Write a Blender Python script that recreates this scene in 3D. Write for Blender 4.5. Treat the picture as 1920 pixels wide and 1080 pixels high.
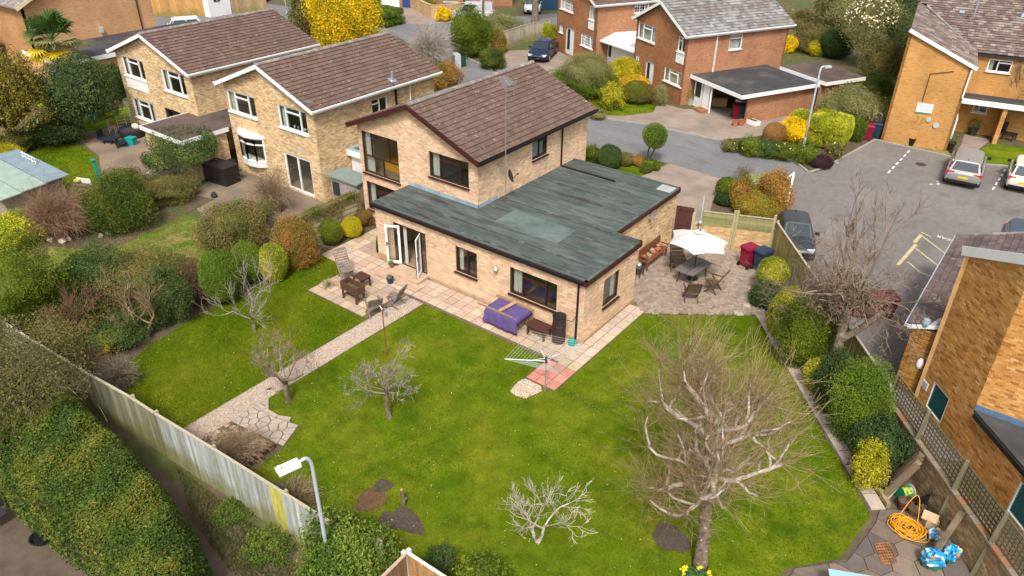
import bpy, math, random
import numpy as np
from mathutils import Vector, Matrix
from mathutils.geometry import tessellate_polygon
from math import sin, cos, pi, radians, sqrt, atan2, hypot
for _o in list(bpy.data.objects): bpy.data.objects.remove(_o)
sc = bpy.context.scene
COL = sc.collection
rnd = random.Random(11)
rng = np.random.default_rng(11)
NA, RU_ = np.array, rnd.uniform
NORM = np.linalg.norm
FPX = 1407.0
PITCH, ROLL, YAW = 0.54311, 0.009953, 2.218693
CAM = NA([12.16577, -20.56623, 16.79963])
_F = NA([cos(PITCH)*cos(YAW), cos(PITCH)*sin(YAW), -sin(PITCH)])
_R = np.cross(_F, [0, 0, 1]); _R /= NORM(_R)
_U = np.cross(_R, _F)
_R, _U = cos(ROLL)*_R + sin(ROLL)*_U, -sin(ROLL)*_R + cos(ROLL)*_U
cd = bpy.data.cameras.new('camera'); cam = bpy.data.objects.new('camera', cd); COL.objects.link(cam)
cd.sensor_width = 36; cd.lens = FPX/1920*36; cd.clip_start = .1; cd.clip_end = 2000
cam.matrix_world = Matrix(((_R[0], _U[0], -_F[0], CAM[0]), (_R[1], _U[1], -_F[1], CAM[1]), (_R[2], _U[2], -_F[2], CAM[2]), (0, 0, 0, 1)))
sc.camera = cam
SUN_EL, SUN_AZ = radians(52), radians(-58)          # azimuth counted from +x towards +y
w = bpy.data.worlds.new('World'); sc.world = w; w.use_nodes = True
nt = w.node_tree
bg = nt.nodes['Background']; sk = nt.nodes.new('ShaderNodeTexSky')
sk.sky_type = 'NISHITA'; sk.sun_disc = False; sk.sun_elevation = SUN_EL; sk.sun_rotation = pi/2 - SUN_AZ
sk.air_density = 1.0; sk.dust_density = 4.0; sk.ozone_density = 1.0
hs = nt.nodes.new('ShaderNodeHueSaturation'); hs.inputs['Saturation'].default_value = .25
nt.links.new(sk.outputs[0], hs.inputs['Color']); nt.links.new(hs.outputs[0], bg.inputs[0]); bg.inputs[1].default_value = .12
sl = bpy.data.lights.new('sun', 'SUN'); sl.energy = 2.; sl.angle = radians(11); sl.color = (1, .95, .87)
sun = bpy.data.objects.new('sun', sl); COL.objects.link(sun)
sun.rotation_euler = Vector((-cos(SUN_EL)*cos(SUN_AZ), -cos(SUN_EL)*sin(SUN_AZ), -sin(SUN_EL))).to_track_quat('-Z', 'Y').to_euler()
sc.view_settings.view_transform = 'Standard'; sc.view_settings.look = 'None'; sc.view_settings.gamma = 1
sc.view_settings.use_curve_mapping = False; sc.view_settings.exposure = .72

def ray(px, py): return _F + _R*((px-960)/FPX) + _U*((540-py)/FPX)
def G(px, py, z=0.):
    d = ray(px, py); return CAM + d*((z-CAM[2])/d[2])
def G2(px, py, z=0.):
    p = G(px, py, z); return (p[0], p[1])
def onwall(p0, p1, px, py):
    u = NA([p1[0]-p0[0], p1[1]-p0[1], 0.]); u /= NORM(u)
    n = NA([u[1], -u[0], 0.]); o = NA([p0[0], p0[1], 0.])
    d = ray(px, py); q = CAM + d*(((o-CAM)@n)/(d@n))
    return float((q-o)@u), float(q[2])
def wrect(p0, p1, tl, tr, br, bl):
    a = [onwall(p0, p1, *q) for q in (tl, tr, br, bl)]
    return ((a[0][0]+a[3][0])/2, (a[1][0]+a[2][0])/2, (a[2][1]+a[3][1])/2, (a[0][1]+a[1][1])/2)
def depth(p): return float((NA(p)-CAM)@_F)

OFF = {}
def tag(o, label=None, cat=None, group=None, kind=None):
    if label: o['label'] = label
    if cat: o['category'] = cat
    if group: o['group'] = group
    if kind: o['kind'] = kind
    return o
def thing(name, label, cat, loc, group=None, world=True, rz=0):
    o = bpy.data.objects.new(name, None); COL.objects.link(o); o.empty_display_size = .2
    o.location = loc; o.rotation_euler = (0, 0, rz)
    if world: OFF[o.name] = NA(loc, float)
    return tag(o, label, cat, group)
def mesh(V, F, col=None, smooth=False, name='mesh'):
    me = bpy.data.meshes.new(name)
    V = np.asarray(V, np.float32)
    if isinstance(F, np.ndarray):
        m, k = F.shape
        me.vertices.add(len(V)); me.vertices.foreach_set('co', V.ravel())
        me.loops.add(m*k); me.loops.foreach_set('vertex_index', F.astype(np.int32).ravel())
        me.polygons.add(m); me.polygons.foreach_set('loop_start', np.arange(0, m*k, k, dtype=np.int32))
        me.update(calc_edges=True)
    else:
        me.from_pydata(V.tolist(), [], F)
    if col is not None:
        col = np.asarray(col, np.float32)
        dom = 'POINT' if len(col) == len(V) and len(V) != len(me.polygons) else 'FACE'
        at = me.attributes.new('Col', 'FLOAT_COLOR', dom)
        at.data.foreach_set('color', np.hstack([col[:, :3], np.ones((len(col), 1), np.float32)]).ravel())
    me.polygons.foreach_set('use_smooth', np.full(len(me.polygons), smooth, bool))
    return me
def obj(name, V, F, mat, parent=None, org=None, col=None, smooth=False, kind=None):
    V = NA(V, float).reshape(-1, 3)
    if parent is not None and parent.name in OFF: V = V - OFF[parent.name]
    if org is not None: V = V - NA(org, float)
    me = mesh(V, F, col, smooth, name)
    if mat is not None: me.materials.append(mat)
    o = bpy.data.objects.new(name, me); COL.objects.link(o)
    if parent is not None:
        o.parent = parent
        if parent.name in OFF: OFF[o.name] = OFF[parent.name]
    if org is not None: o.location = org
    if kind: o['kind'] = kind
    return o
def piece(name, me, parent, loc, rot=(0, 0, 0), scale=(1, 1, 1), color=None):
    o = bpy.data.objects.new(name, me); COL.objects.link(o); o.parent = parent
    l = NA(loc, float)
    if parent is not None and parent.name in OFF: l = l - OFF[parent.name]
    o.location = l; o.rotation_euler = rot; o.scale = scale
    if color is not None: o.color = (color[0], color[1], color[2], 1)
    return o
def copy_tree(o, parent=None):
    c = o.copy(); COL.objects.link(c)
    if parent is not None: c.parent = parent
    for ch in list(o.children): copy_tree(ch, c)
    return c
def place(proto, first, loc, rz=0, label=None, sc_=None):
    o = proto if first else copy_tree(proto)
    o.location = loc; o.rotation_euler = (0, 0, rz)
    if label: o['label'] = label
    if sc_: o.scale = sc_
    return o

class MB:
    def __init__(s): s.V = []; s.F = []; s.C = []; s.c = None
    def add(s, vs, fs):
        b = len(s.V); s.V += [tuple(v) for v in vs]
        for f in fs: s.F.append(tuple(b+i for i in f)); s.C.append(s.c)
        return s
    def box(s, c, d, rz=0, M=None):
        x, y, z = d[0]/2, d[1]/2, d[2]/2
        P = [(-x, -y, -z), (x, -y, -z), (x, y, -z), (-x, y, -z), (-x, -y, z), (x, -y, z), (x, y, z), (-x, y, z)]
        if M is not None: P = [tuple(M @ Vector(p)) for p in P]
        elif rz: P = [(p[0]*cos(rz)-p[1]*sin(rz), p[0]*sin(rz)+p[1]*cos(rz), p[2]) for p in P]
        P = [(p[0]+c[0], p[1]+c[1], p[2]+c[2]) for p in P]
        return s.add(P, [(3, 2, 1, 0), (4, 5, 6, 7), (0, 1, 5, 4), (1, 2, 6, 5), (2, 3, 7, 6), (3, 0, 4, 7)])
    def bx(s, x0, x1, y0, y1, z0, z1): return s.box(((x0+x1)/2, (y0+y1)/2, (z0+z1)/2), (abs(x1-x0), abs(y1-y0), abs(z1-z0)))
    def beam(s, a, b, w, h=None, up=(0, 0, 1)):
        a, b = Vector(a), Vector(b); h = h or w; t = (b-a).normalized(); u = Vector(up)
        if abs(t.dot(u)) > .98: u = Vector((1, 0, 0))
        x = t.cross(u).normalized(); y = x.cross(t)
        P = [q + x*sx*w/2 + y*sy*h/2 for q in (a, b) for sx, sy in ((-1, -1), (1, -1), (1, 1), (-1, 1))]
        return s.add(P, [(3, 2, 1, 0), (4, 5, 6, 7), (0, 1, 5, 4), (1, 2, 6, 5), (2, 3, 7, 6), (3, 0, 4, 7)])
    def tube(s, pts, r, n=6, cap=True):
        pts = [Vector(p) for p in pts]; k = len(pts); rr = r if hasattr(r, '__len__') else [r]*k
        vs = []; x = None
        for i, p in enumerate(pts):
            t = (pts[min(i+1, k-1)]-pts[max(i-1, 0)]).normalized()
            if x is None:
                x = t.orthogonal().normalized()
            else:
                x = (x - t*x.dot(t)).normalized()
            y = t.cross(x)
            for j in range(n):
                a = 2*pi*j/n; vs.append(p + (x*cos(a)+y*sin(a))*rr[i])
        fs = [(i*n+j, i*n+(j+1) % n, (i+1)*n+(j+1) % n, (i+1)*n+j) for i in range(k-1) for j in range(n)]
        if cap: fs += [tuple(range(n-1, -1, -1)), tuple(range((k-1)*n, k*n))]
        return s.add(vs, fs)
    def cyl(s, p, r, h, n=16): return s.tube([p, (p[0], p[1], p[2]+h)], r, n)
    def lathe(s, prof, c=(0, 0, 0), n=16):
        vs = [(c[0]+r*cos(2*pi*j/n), c[1]+r*sin(2*pi*j/n), c[2]+z) for r, z in prof for j in range(n)]
        k = len(prof)
        fs = [(i*n+j, i*n+(j+1) % n, (i+1)*n+(j+1) % n, (i+1)*n+j) for i in range(k-1) for j in range(n)]
        fs += [tuple(range(n-1, -1, -1)), tuple(range((k-1)*n, k*n))]
        return s.add(vs, fs)
    def ell(s, c, r, nu=10, nv=6, jit=0):
        prof = []
        vs = []; 
        for i in range(nv+1):
            th = pi*i/nv
            for j in range(nu):
                a = 2*pi*j/nu; k = 1+jit*RU_(-1, 1)
                vs.append((c[0]+r[0]*k*sin(th)*cos(a), c[1]+r[1]*k*sin(th)*sin(a), c[2]-r[2]*k*cos(th)))
        return s.add(vs, [(i*nu+j, i*nu+(j+1) % nu, (i+1)*nu+(j+1) % nu, (i+1)*nu+j) for i in range(nv) for j in range(nu)])
    def prism(s, poly, z0, z1):
        n = len(poly); a = sum(poly[i][0]*poly[(i+1) % n][1]-poly[(i+1) % n][0]*poly[i][1] for i in range(n))
        if a < 0: poly = poly[::-1]
        f = lambda z, i: z(i) if callable(z) else z
        vs = [(p[0], p[1], z0) for p in poly] + [(p[0], p[1], z1) for p in poly]
        tr = tessellate_polygon([[Vector((p[0], p[1], 0)) for p in poly]])
        fs = []
        for t in tr:
            (x0, y0), (x1, y1), (x2, y2) = [poly[i][:2] for i in t]
            if (x1-x0)*(y2-y0)-(x2-x0)*(y1-y0) < 0: t = t[::-1]
            fs += [tuple(n+i for i in t), tuple(i for i in t[::-1])]
        fs += [(i, (i+1) % n, n+(i+1) % n, n+i) for i in range(n)]
        return s.add(vs, fs)
    def quad(s, *p): return s.add(p, [tuple(range(len(p)))])
    def build(s, name, mat, parent=None, org=None, smooth=False, kind=None, label=None):
        col = None
        if any(c is not None for c in s.C): col = [c if c is not None else (.5, .5, .5) for c in s.C]
        o = obj(name, s.V, s.F, mat, parent, org, col, smooth, kind)
        if label: o['label'] = label
        return o
    def me(s, mat, name='mesh', smooth=False):
        m = mesh(s.V, s.F, None, smooth, name); m.materials.append(mat); return m

def _n(nt, t, **k):
    n = nt.nodes.new(t)
    for a, b in k.items():
        if a in n.inputs: n.inputs[a].default_value = b
        else: setattr(n, a, b)
    return n
def _pos(nt): return nt.nodes.new('ShaderNodeNewGeometry').outputs['Position']
def _noise(nt, scale, detail=4, vec=None, rough=.55):
    n = _n(nt, 'ShaderNodeTexNoise'); n.inputs['Scale'].default_value = scale; n.inputs['Detail'].default_value = detail; n.inputs['Roughness'].default_value = rough
    nt.links.new(vec if vec is not None else _pos(nt), n.inputs['Vector']); return n.outputs[0]
def _map(nt, s, a, b, c, d):
    n = _n(nt, 'ShaderNodeMapRange'); nt.links.new(s, n.inputs[0])
    for i, v in enumerate((a, b, c, d)): n.inputs[i+1].default_value = v
    return n.outputs[0]
def _mix(nt, f, a, b, mode='MIX'):
    n = nt.nodes.new('ShaderNodeMix'); n.data_type = 'RGBA'; n.blend_type = mode; n.clamp_factor = True
    for s, v in ((n.inputs[0], f), (n.inputs[6], a), (n.inputs[7], b)):
        if isinstance(v, (int, float)): s.default_value = v
        elif isinstance(v, tuple): s.default_value = (*v[:3], 1)
        else: nt.links.new(v, s)
    return n.outputs[2]
def M(name, col=(.5, .5, .5), rough=.8, var=.2, sc_=3., col2=None, s2=.8, lo=.45, hi=.62, bump=0., bs=40, spec=.2, metal=0., src=None, trans=0., col3=None, s3=6., lo3=.6, hi3=.68, stretch=None, alpha=None):
    m = bpy.data.materials.new(name); m.use_nodes = True; nt = m.node_tree; b = nt.nodes['Principled BSDF']
    vec = _pos(nt)
    if stretch:
        vm = _n(nt, 'ShaderNodeVectorMath', operation='MULTIPLY'); nt.links.new(vec, vm.inputs[0]); vm.inputs[1].default_value = stretch; vec = vm.outputs[0]
    if src == 'attr':
        a = _n(nt, 'ShaderNodeAttribute', attribute_name='Col'); c = a.outputs['Color']
    elif src == 'obj':
        c = nt.nodes.new('ShaderNodeObjectInfo').outputs['Color']
    else: c = (col[0], col[1], col[2])
    if col2 is not None: c = _mix(nt, _map(nt, _noise(nt, s2, 5, vec), lo, hi, 0, 1), c, tuple(col2))
    if col3 is not None: c = _mix(nt, _map(nt, _noise(nt, s3, 3, vec), lo3, hi3, 0, 1), c, tuple(col3))
    if var:
        v = _map(nt, _noise(nt, sc_, 6, vec, .65), .25, .75, 1-var, 1+var)
        cb = _n(nt, 'ShaderNodeCombineColor'); [nt.links.new(v, cb.inputs[i]) for i in range(3)]
        c = _mix(nt, 1., c, cb.outputs[0], 'MULTIPLY')
    if isinstance(c, tuple): b.inputs['Base Color'].default_value = (*c, 1)
    else: nt.links.new(c, b.inputs['Base Color'])
    b.inputs['Roughness'].default_value = rough; b.inputs['Specular IOR Level'].default_value = spec; b.inputs['Metallic'].default_value = metal
    if bump:
        bp = nt.nodes.new('ShaderNodeBump'); bp.inputs['Strength'].default_value = bump; bp.inputs['Distance'].default_value = .02
        nt.links.new(_noise(nt, bs, 4, vec), bp.inputs['Height']); nt.links.new(bp.outputs[0], b.inputs['Normal'])
    if trans:
        tr = nt.nodes.new('ShaderNodeBsdfTranslucent'); mx = nt.nodes.new('ShaderNodeMixShader'); mx.inputs[0].default_value = trans
        if isinstance(c, tuple): tr.inputs[0].default_value = (*c, 1)
        else: nt.links.new(c, tr.inputs[0])
        nt.links.new(b.outputs[0], mx.inputs[1]); nt.links.new(tr.outputs[0], mx.inputs[2])
        nt.links.new(mx.outputs[0], nt.nodes['Material Output'].inputs[0])
    return m
def MBRICK(name, u, c1, c2, mortar, spot=None):
    m = bpy.data.materials.new(name); m.use_nodes = True; nt = m.node_tree; b = nt.nodes['Principled BSDF']
    P = _pos(nt); d = _n(nt, 'ShaderNodeVectorMath', operation='DOT_PRODUCT'); nt.links.new(P, d.inputs[0]); d.inputs[1].default_value = (u[0], u[1], 0)
    sp = nt.nodes.new('ShaderNodeSeparateXYZ'); nt.links.new(P, sp.inputs[0])
    cb = nt.nodes.new('ShaderNodeCombineXYZ'); nt.links.new(d.outputs['Value'], cb.inputs[0]); nt.links.new(sp.outputs[2], cb.inputs[1])
    br = _n(nt, 'ShaderNodeTexBrick'); nt.links.new(cb.outputs[0], br.inputs['Vector'])
    for k, v in (('Scale', 1.), ('Mortar Size', .008), ('Brick Width', .225), ('Row Height', .075), ('Bias', 0.)): br.inputs[k].default_value = v
    br.inputs['Color1'].default_value = (*c1, 1); br.inputs['Color2'].default_value = (*c2, 1); br.inputs['Mortar'].default_value = (*mortar, 1)
    c = br.outputs['Color']
    # groups of darker bricks: noise sampled coarsely along the courses
    vm = _n(nt, 'ShaderNodeVectorMath', operation='MULTIPLY'); nt.links.new(cb.outputs[0], vm.inputs[0]); vm.inputs[1].default_value = (2.2, 9, 1)
    c = _mix(nt, _map(nt, _noise(nt, 1.4, 3, vm.outputs[0]), .56, .68, 0, .75), c, tuple(spot or [x*.5 for x in c2]))
    v = _map(nt, _noise(nt, .5, 4), .3, .7, .82, 1.18); c3 = _n(nt, 'ShaderNodeCombineColor'); [nt.links.new(v, c3.inputs[i]) for i in range(3)]
    c = _mix(nt, 1., c, c3.outputs[0], 'MULTIPLY')
    nt.links.new(c, b.inputs['Base Color']); b.inputs['Roughness'].default_value = .9; b.inputs['Specular IOR Level'].default_value = .2
    bp = nt.nodes.new('ShaderNodeBump'); bp.inputs['Strength'].default_value = .5; bp.inputs['Distance'].default_value = .01; bp.invert = True
    nt.links.new(br.outputs['Fac'], bp.inputs['Height']); nt.links.new(bp.outputs[0], b.inputs['Normal'])
    return m
def MGLASS(name, tint=(.94, .97, .96), mixf=.06, rough=.02):
    m = bpy.data.materials.new(name); m.use_nodes = True; nt = m.node_tree; nt.nodes.remove(nt.nodes['Principled BSDF'])
    t = nt.nodes.new('ShaderNodeBsdfTransparent'); t.inputs[0].default_value = (*tint, 1)
    g = nt.nodes.new('ShaderNodeBsdfGlossy'); g.inputs['Roughness'].default_value = rough; g.inputs[0].default_value = (.9, .95, 1, 1)
    f = nt.nodes.new('ShaderNodeLayerWeight'); f.inputs[0].default_value = .5
    pw = _n(nt, 'ShaderNodeMath', operation='POWER'); nt.links.new(f.outputs['Facing'], pw.inputs[0]); pw.inputs[1].default_value = 3.5
    a = _n(nt, 'ShaderNodeMath', operation='MULTIPLY_ADD'); nt.links.new(pw.outputs[0], a.inputs[0]); a.inputs[1].default_value = .7; a.inputs[2].default_value = mixf
    mx = nt.nodes.new('ShaderNodeMixShader'); nt.links.new(a.outputs[0], mx.inputs[0]); nt.links.new(t.outputs[0], mx.inputs[1]); nt.links.new(g.outputs[0], mx.inputs[2])
    nt.links.new(mx.outputs[0], nt.nodes['Material Output'].inputs[0]); return m
m_soil = M('soil', (.11, .08, .055), .95, .35, 5, (.07, .09, .025), 1.2, .5, .62, bump=.6, bs=14, col3=(.2, .15, .1), s3=25)
m_ground = M('rough_ground', (.085, .1, .03), .95, .35, 2, (.12, .09, .055), .25, .45, .6, bump=.6, bs=9)
m_lawn = M('lawn', (.095, .145, .007), 1., .35, 1.6, (.165, .185, .014), .55, .42, .68, spec=0., bump=.4, bs=30, col3=(.065, .115, .006), s3=.9, lo3=.5, hi3=.66)
m_lawn2 = M('worn_lawn', (.13, .16, .02), .95, .3, 2, (.25, .2, .075), .5, .4, .6, bump=.4, bs=20, col3=(.085, .15, .01), s3=.8, lo3=.5, hi3=.62)
m_blade = M('grass_blade', src='attr', rough=1., var=.28, sc_=.9, spec=0., trans=.2)
m_road = M('asphalt', (.165, .165, .17), .92, .16, 2.2, (.2, .195, .195), .22, .4, .7, bump=.3, bs=60, col3=(.14, .136, .135), s3=.5, lo3=.5, hi3=.75, stretch=(1, 2.4, 1))
m_park = M('car_park_asphalt', (.175, .158, .148), .92, .18, 2., (.215, .195, .182), .2, .4, .7, bump=.3, bs=60, col3=(.13, .118, .113), s3=.4, lo3=.5, hi3=.75, stretch=(1.6, 1, 1))
m_alley = M('alley_tarmac', (.095, .068, .05), .95, .3, 1.5, (.125, .095, .07), .6, .4, .6, bump=.4, bs=40)
m_drive = M('driveway_paving', (.31, .24, .19), .9, .2, 1.1, (.24, .19, .155), .5, .4, .62, bump=.3, bs=30)
m_patio_c = M('concrete_patio', (.25, .185, .135), .92, .25, 1.2, (.17, .13, .1), .6, .45, .6, bump=.3, bs=25)
m_slab = M('sandstone_slab', src='obj', rough=.85, var=.16, sc_=5, bump=.25, bs=45, col3=(.3, .28, .24), s3=3.5, lo3=.6, hi3=.75)
m_slab_a = M('stone', src='attr', rough=.88, var=.18, sc_=4, bump=.3, bs=40)
m_joint = M('mortar_joint', (.15, .112, .075), .95, .25, 6)
m_pebble = M('pebbles', src='attr', rough=.7, var=.1, sc_=20)
m_gravel = M('gravel_path', (.4, .325, .255), .95, .35, 22, (.3, .23, .18), 9, .45, .6, bump=.8, bs=40)
m_kerb = M('kerb_stone', (.32, .29, .26), .9, .2, 3, bump=.2)
m_white_line = M('road_paint', (.7, .69, .66), .8, .25, 5, (.35, .34, .33), 8, .56, .7)
m_yellow_line = M('yellow_paint', (.5, .42, .23), .8, .2, 5, (.3, .25, .15), 7, .55, .7)
m_white = M('white_upvc', (.8, .8, .79), .45, .05, 2, spec=.4)
m_whitewood = M('white_painted_board', (.74, .74, .73), .6, .1, 3, (.5, .5, .48), 2, .6, .8)
m_brownf = M('dark_brown_frame', (.045, .014, .012), .45, .15, 3, spec=.4)
m_brownfascia = M('brown_fascia', (.06, .018, .016), .5, .2, 3)
m_black = M('black_plastic', (.012, .012, .013), .4, .1, 3, spec=.4)
m_dark = M('dark_grey', (.035, .035, .037), .6, .15, 3)
m_glass = MGLASS('window_glass')
m_frost = M('frosted_glass', (.33, .45, .41), .25, .12, 1.5, spec=.6)
m_curtain = M('curtain', (.62, .6, .52), .9, .08, 4, trans=.2)
m_room = M('room_wall', (.7, .66, .58), .9, .05, 2)
m_floor = M('room_floor', (.28, .2, .13), .7, .2, 3)
m_mortar = M('mortar', (.52, .41, .27), .95, .2, 3, (.42, .33, .22), .7, .5, .65, bump=.3, bs=60)
m_mortar_o = M('mortar_orange', (.5, .31, .13), .95, .2, 3, bump=.3, bs=60)
m_brick_a = M('brick', src='attr', rough=.9, var=.16, sc_=9, bump=.4, bs=70, spec=.2, col2=None)
m_brick_o = M('brick_piece', src='obj', rough=.9, var=.16, sc_=9, bump=.4, bs=70, spec=.2)
m_tile_a = M('roof_tile', src='attr', rough=.9, var=.22, sc_=2.5, bump=.5, bs=30, col3=(.36, .32, .26), s3=7.5, lo3=.645, hi3=.7, col2=(.125, .08, .066), s2=.5, lo=.45, hi=.85)
m_tile_o = M('roof_tile_piece', src='obj', rough=.9, var=.22, sc_=2.5, bump=.5, bs=30, col3=(.36, .32, .26), s3=7.5, lo3=.645, hi3=.7, col2=(.125, .08, .066), s2=.5, lo=.45, hi=.85)
m_ridge = M('ridge_tile', (.2, .18, .17), .9, .25, 3, (.32, .29, .25), 2.5, .5, .62, bump=.4, bs=30)
m_felt = M('green_roof_felt', (.105, .13, .118), .9, .25, 1.2, (.075, .092, .085), .7, .42, .6, bump=.3, bs=50, col3=(.075, .06, .052), s3=.75, lo3=.58, hi3=.7, stretch=(.45, 1.6, 1))
m_felt_dark = M('dark_roof_felt', (.055, .055, .058), .9, .25, 1.5, (.09, .085, .08), .6, .5, .65, bump=.3)
m_felt_brown = M('brown_roof_felt', (.12, .085, .075), .9, .25, 1.5, (.08, .06, .05), .6, .5, .65, bump=.3)
m_lead = M('lead_flashing', (.3, .38, .46), .55, .2, 4, (.22, .28, .33), 2)
m_metal = M('galvanised_metal', (.5, .53, .56), .35, .1, 5, metal=.7)
m_steel = M('grey_painted_steel', (.42, .46, .5), .45, .1, 3, spec=.4)
m_wood = M('weathered_wood', src='attr', rough=.85, var=.25, sc_=5, bump=.4, bs=20, stretch=(3, 3, .6))
m_teak = M('brown_teak', (.1, .055, .032), .65, .3, 6, bump=.3, bs=30)
m_greywood = M('grey_teak', (.24, .19, .16), .8, .25, 5, (.16, .11, .085), 3, .5, .65, bump=.3, bs=30)
m_darkwood = M('dark_stained_wood', (.085, .035, .03), .6, .25, 5, bump=.3, bs=30)
m_plank = M('raw_plank', (.42, .26, .13), .8, .2, 4, bump=.2)
m_oldwood = M('old_timber', (.16, .115, .075), .9, .35, 5, (.09, .08, .05), 3, .5, .65, bump=.5, bs=20)
m_bark = M('bark', (.16, .12, .085), .95, .35, 9, (.24, .2, .15), 5, .5, .62, bump=.8, bs=25)
m_birch = M('silver_birch_bark', (.2, .15, .105), .9, .35, 10, (.12, .085, .06), 6, .5, .6, bump=.9, bs=20, col3=(.5, .45, .38), s3=8, lo3=.62, hi3=.68)
m_birchlimb = M('pale_birch_limb', (.5, .44, .37), .9, .3, 7, (.2, .14, .1), 4, .5, .62, bump=.4)
m_twig = M('twig', src='attr', rough=.9, var=.2, sc_=4)
m_leaf = M('leaf', src='attr', rough=.6, var=.25, sc_=1.2, spec=.15, trans=.15)
m_flower = M('petal', src='attr', rough=.7, var=.05, trans=.3)
m_terra = M('terracotta', (.4, .15, .07), .8, .2, 6)
m_cream = M('parasol_canvas', (.78, .74, .71), .9, .04, 2, trans=.3)
m_maroon = M('maroon_plastic', (.23, .008, .035), .42, .1, 3, spec=.4)
m_navyp = M('navy_plastic', (.02, .04, .07), .45, .1, 3, spec=.4)
m_teal = M('teal_plastic', (.01, .3, .27), .5, .1, 3)
m_purple = M('purple_cloth', (.11, .075, .21), .85, .12, 3, bump=.1)
m_green_louvre = M('green_louvre', (.004, .075, .07), .4, .1, 3, spec=.5)
m_hose = M('yellow_hose', (.75, .33, .01), .45, .05, 3, spec=.4)
m_blue = M('light_blue_panel', (.3, .5, .56), .5, .08, 2)
m_rust = M('rusty_iron', (.42, .17, .05), .9, .35, 12, (.22, .09, .04), 6, .5, .6)
m_moss = M('mossy_wood', (.2, .19, .06), .95, .35, 3, (.3, .23, .12), 1.5, .45, .62, bump=.4, bs=15)

def sheet(name, pts, z, mat):
    tr = tessellate_polygon([[Vector((p[0], p[1], 0)) for p in pts]])
    F = []
    for t in tr:
        (x0, y0), (x1, y1), (x2, y2) = [pts[i][:2] for i in t]
        F.append(tuple(t) if (x1-x0)*(y2-y0)-(x2-x0)*(y1-y0) > 0 else tuple(t[::-1]))
    return obj(name, [(p[0], p[1], z) for p in pts], F, mat, kind='structure')
def inpoly(P, poly):
    x, y = P[:, 0], P[:, 1]; r = np.zeros(len(P), bool); n = len(poly)
    for i in range(n):
        x0, y0 = poly[i][:2]; x1, y1 = poly[(i+1) % n][:2]
        c = ((y0 > y) != (y1 > y)); xx = x0 + (y-y0)/(y1-y0+1e-12)*(x1-x0); r ^= c & (x < xx)
    return r
sheet('ground', [(-600, -600), (600, -600), (600, 600), (-600, 600)], 0, m_ground)
ROAD = [(-1.9, 18.55), (-6.6, 18.9), (-10, 18.4), (-14, 18.7), (-20, 20.2), (-26, 22.7), (-29, 25.4), (-35, 29), (-41.7, 32), (-52, 31.5), (-62, 27), (-70, 29), (-66, 34), (-56, 36), (-48, 35.3), (-43.5, 38), (-41.5, 42), (-38.5, 47.5), (-34, 55), (-25, 58), (-24, 54), (-32, 46.5), (-35, 42.5), (-37, 36), (-36.2, 33.7), (-31.3, 30.1), (-27.3, 28.5), (-20, 25.3), (-14.4, 23.35), (-11, 24.2), (-5, 24.55), (-.2, 23.95), (1.1, 22.7)]
PARK = [(-1.9, 18.55), (1.1, 22.7), (1.6, 24), (2.65, 31), (6.9, 30.75), (9.3, 30.75), (11, 31.6), (26, 33), (26, 12), (10.2, 12), (10.2, 4.7), (10.75, 4.5), (12.9, 1.9), (11.1, 1.4), (3.5, 11.6), (2.95, 12.5), (2.4, 14.5), (1.6, 17.4), (.2, 18.8)]
sheet('road', ROAD, .012, m_road)
sheet('car_park', PARK, .016, m_park)
sheet('alley', [(-24, -14.6), (-24, -17), (-9.8, -14.9), (-7, -14.6), (-2.9, -15), (-1.2, -15.4), (.6, -16.5), (4, -19.5), (8, -19.5), (3.4, -14.6), (.4, -13.7), (-3.5, -13.45), (-6.7, -13.7), (-11, -14)], .008, m_alley)
sheet('neighbour_yard', [(-12, -16), (-6, -16), (-1, -15.6), (1, -17), (1, -22), (-12, -22)], .006, m_alley)
DRIVE = [(-10.2, 10), (-10.2, 11.6), (-6.9, 12), (-6.2, 17), (-6, 18.95), (-1.75, 18.6), (-1.2, 15.9), (-.9, 13), (-.6, 11.3), (-.2, 10.1), (-1.2, 9.8), (-7, 9.8)]
sheet('driveway', DRIVE, .02, m_drive)
sheet('front_lawn', [(-11.5, 11), (-6.95, 11.9), (-6.25, 17.1), (-6.7, 18.75), (-10, 18.3), (-14, 18.5), (-20, 20), (-20, 11.4)], .024, m_lawn)
sheet('driveway', [(-14.3, 23.5), (-11, 24.35), (-5.3, 24.65), (-3.2, 27.5), (-2, 31), (-5, 34), (-10, 29), (-13.5, 29.6), (-11.8, 27.8), (-12.3, 26)], .02, m_drive)
ISLAND = [(-14.7, 23.7), (-12.6, 25), (-11.4, 27), (-12, 28.6), (-13.6, 30), (-17, 31.8), (-20.5, 33.6), (-22.5, 31.8), (-21, 28), (-18, 25.2)]
sheet('front_lawn', ISLAND, .026, m_lawn)
sheet('driveway', [(-27.2, 28.7), (-22.3, 27), (-20.8, 28.2), (-22.4, 31.9), (-20.9, 34.2), (-27.3, 37.6), (-30.2, 34.6), (-29.5, 31)], .022, m_drive)
sheet('verge', [(-37, 36.2), (-34.8, 42.4), (-32, 46.3), (-25, 52.5), (-22, 48), (-30, 42), (-31.5, 35)], .018, m_lawn2)
sheet('front_lawn', [(-45, 21), (-28, 21), (-26.3, 22.5), (-29.2, 25.2), (-35, 28.8), (-42, 31.7), (-50, 31)], .02, m_lawn2)
sheet('driveway', [(-50, 35.6), (-43.6, 38.1), (-42, 42), (-46, 46), (-52.5, 42), (-54, 39.5)], .018, m_drive)
sheet('driveway', [(-57, 18), (-72, 20), (-72, 34), (-58, 30)], .01, m_road)
sheet('verge', [(-48, 14), (-58, 16), (-62, 25), (-52, 30), (-46, 22)], .008, m_lawn2)
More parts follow.
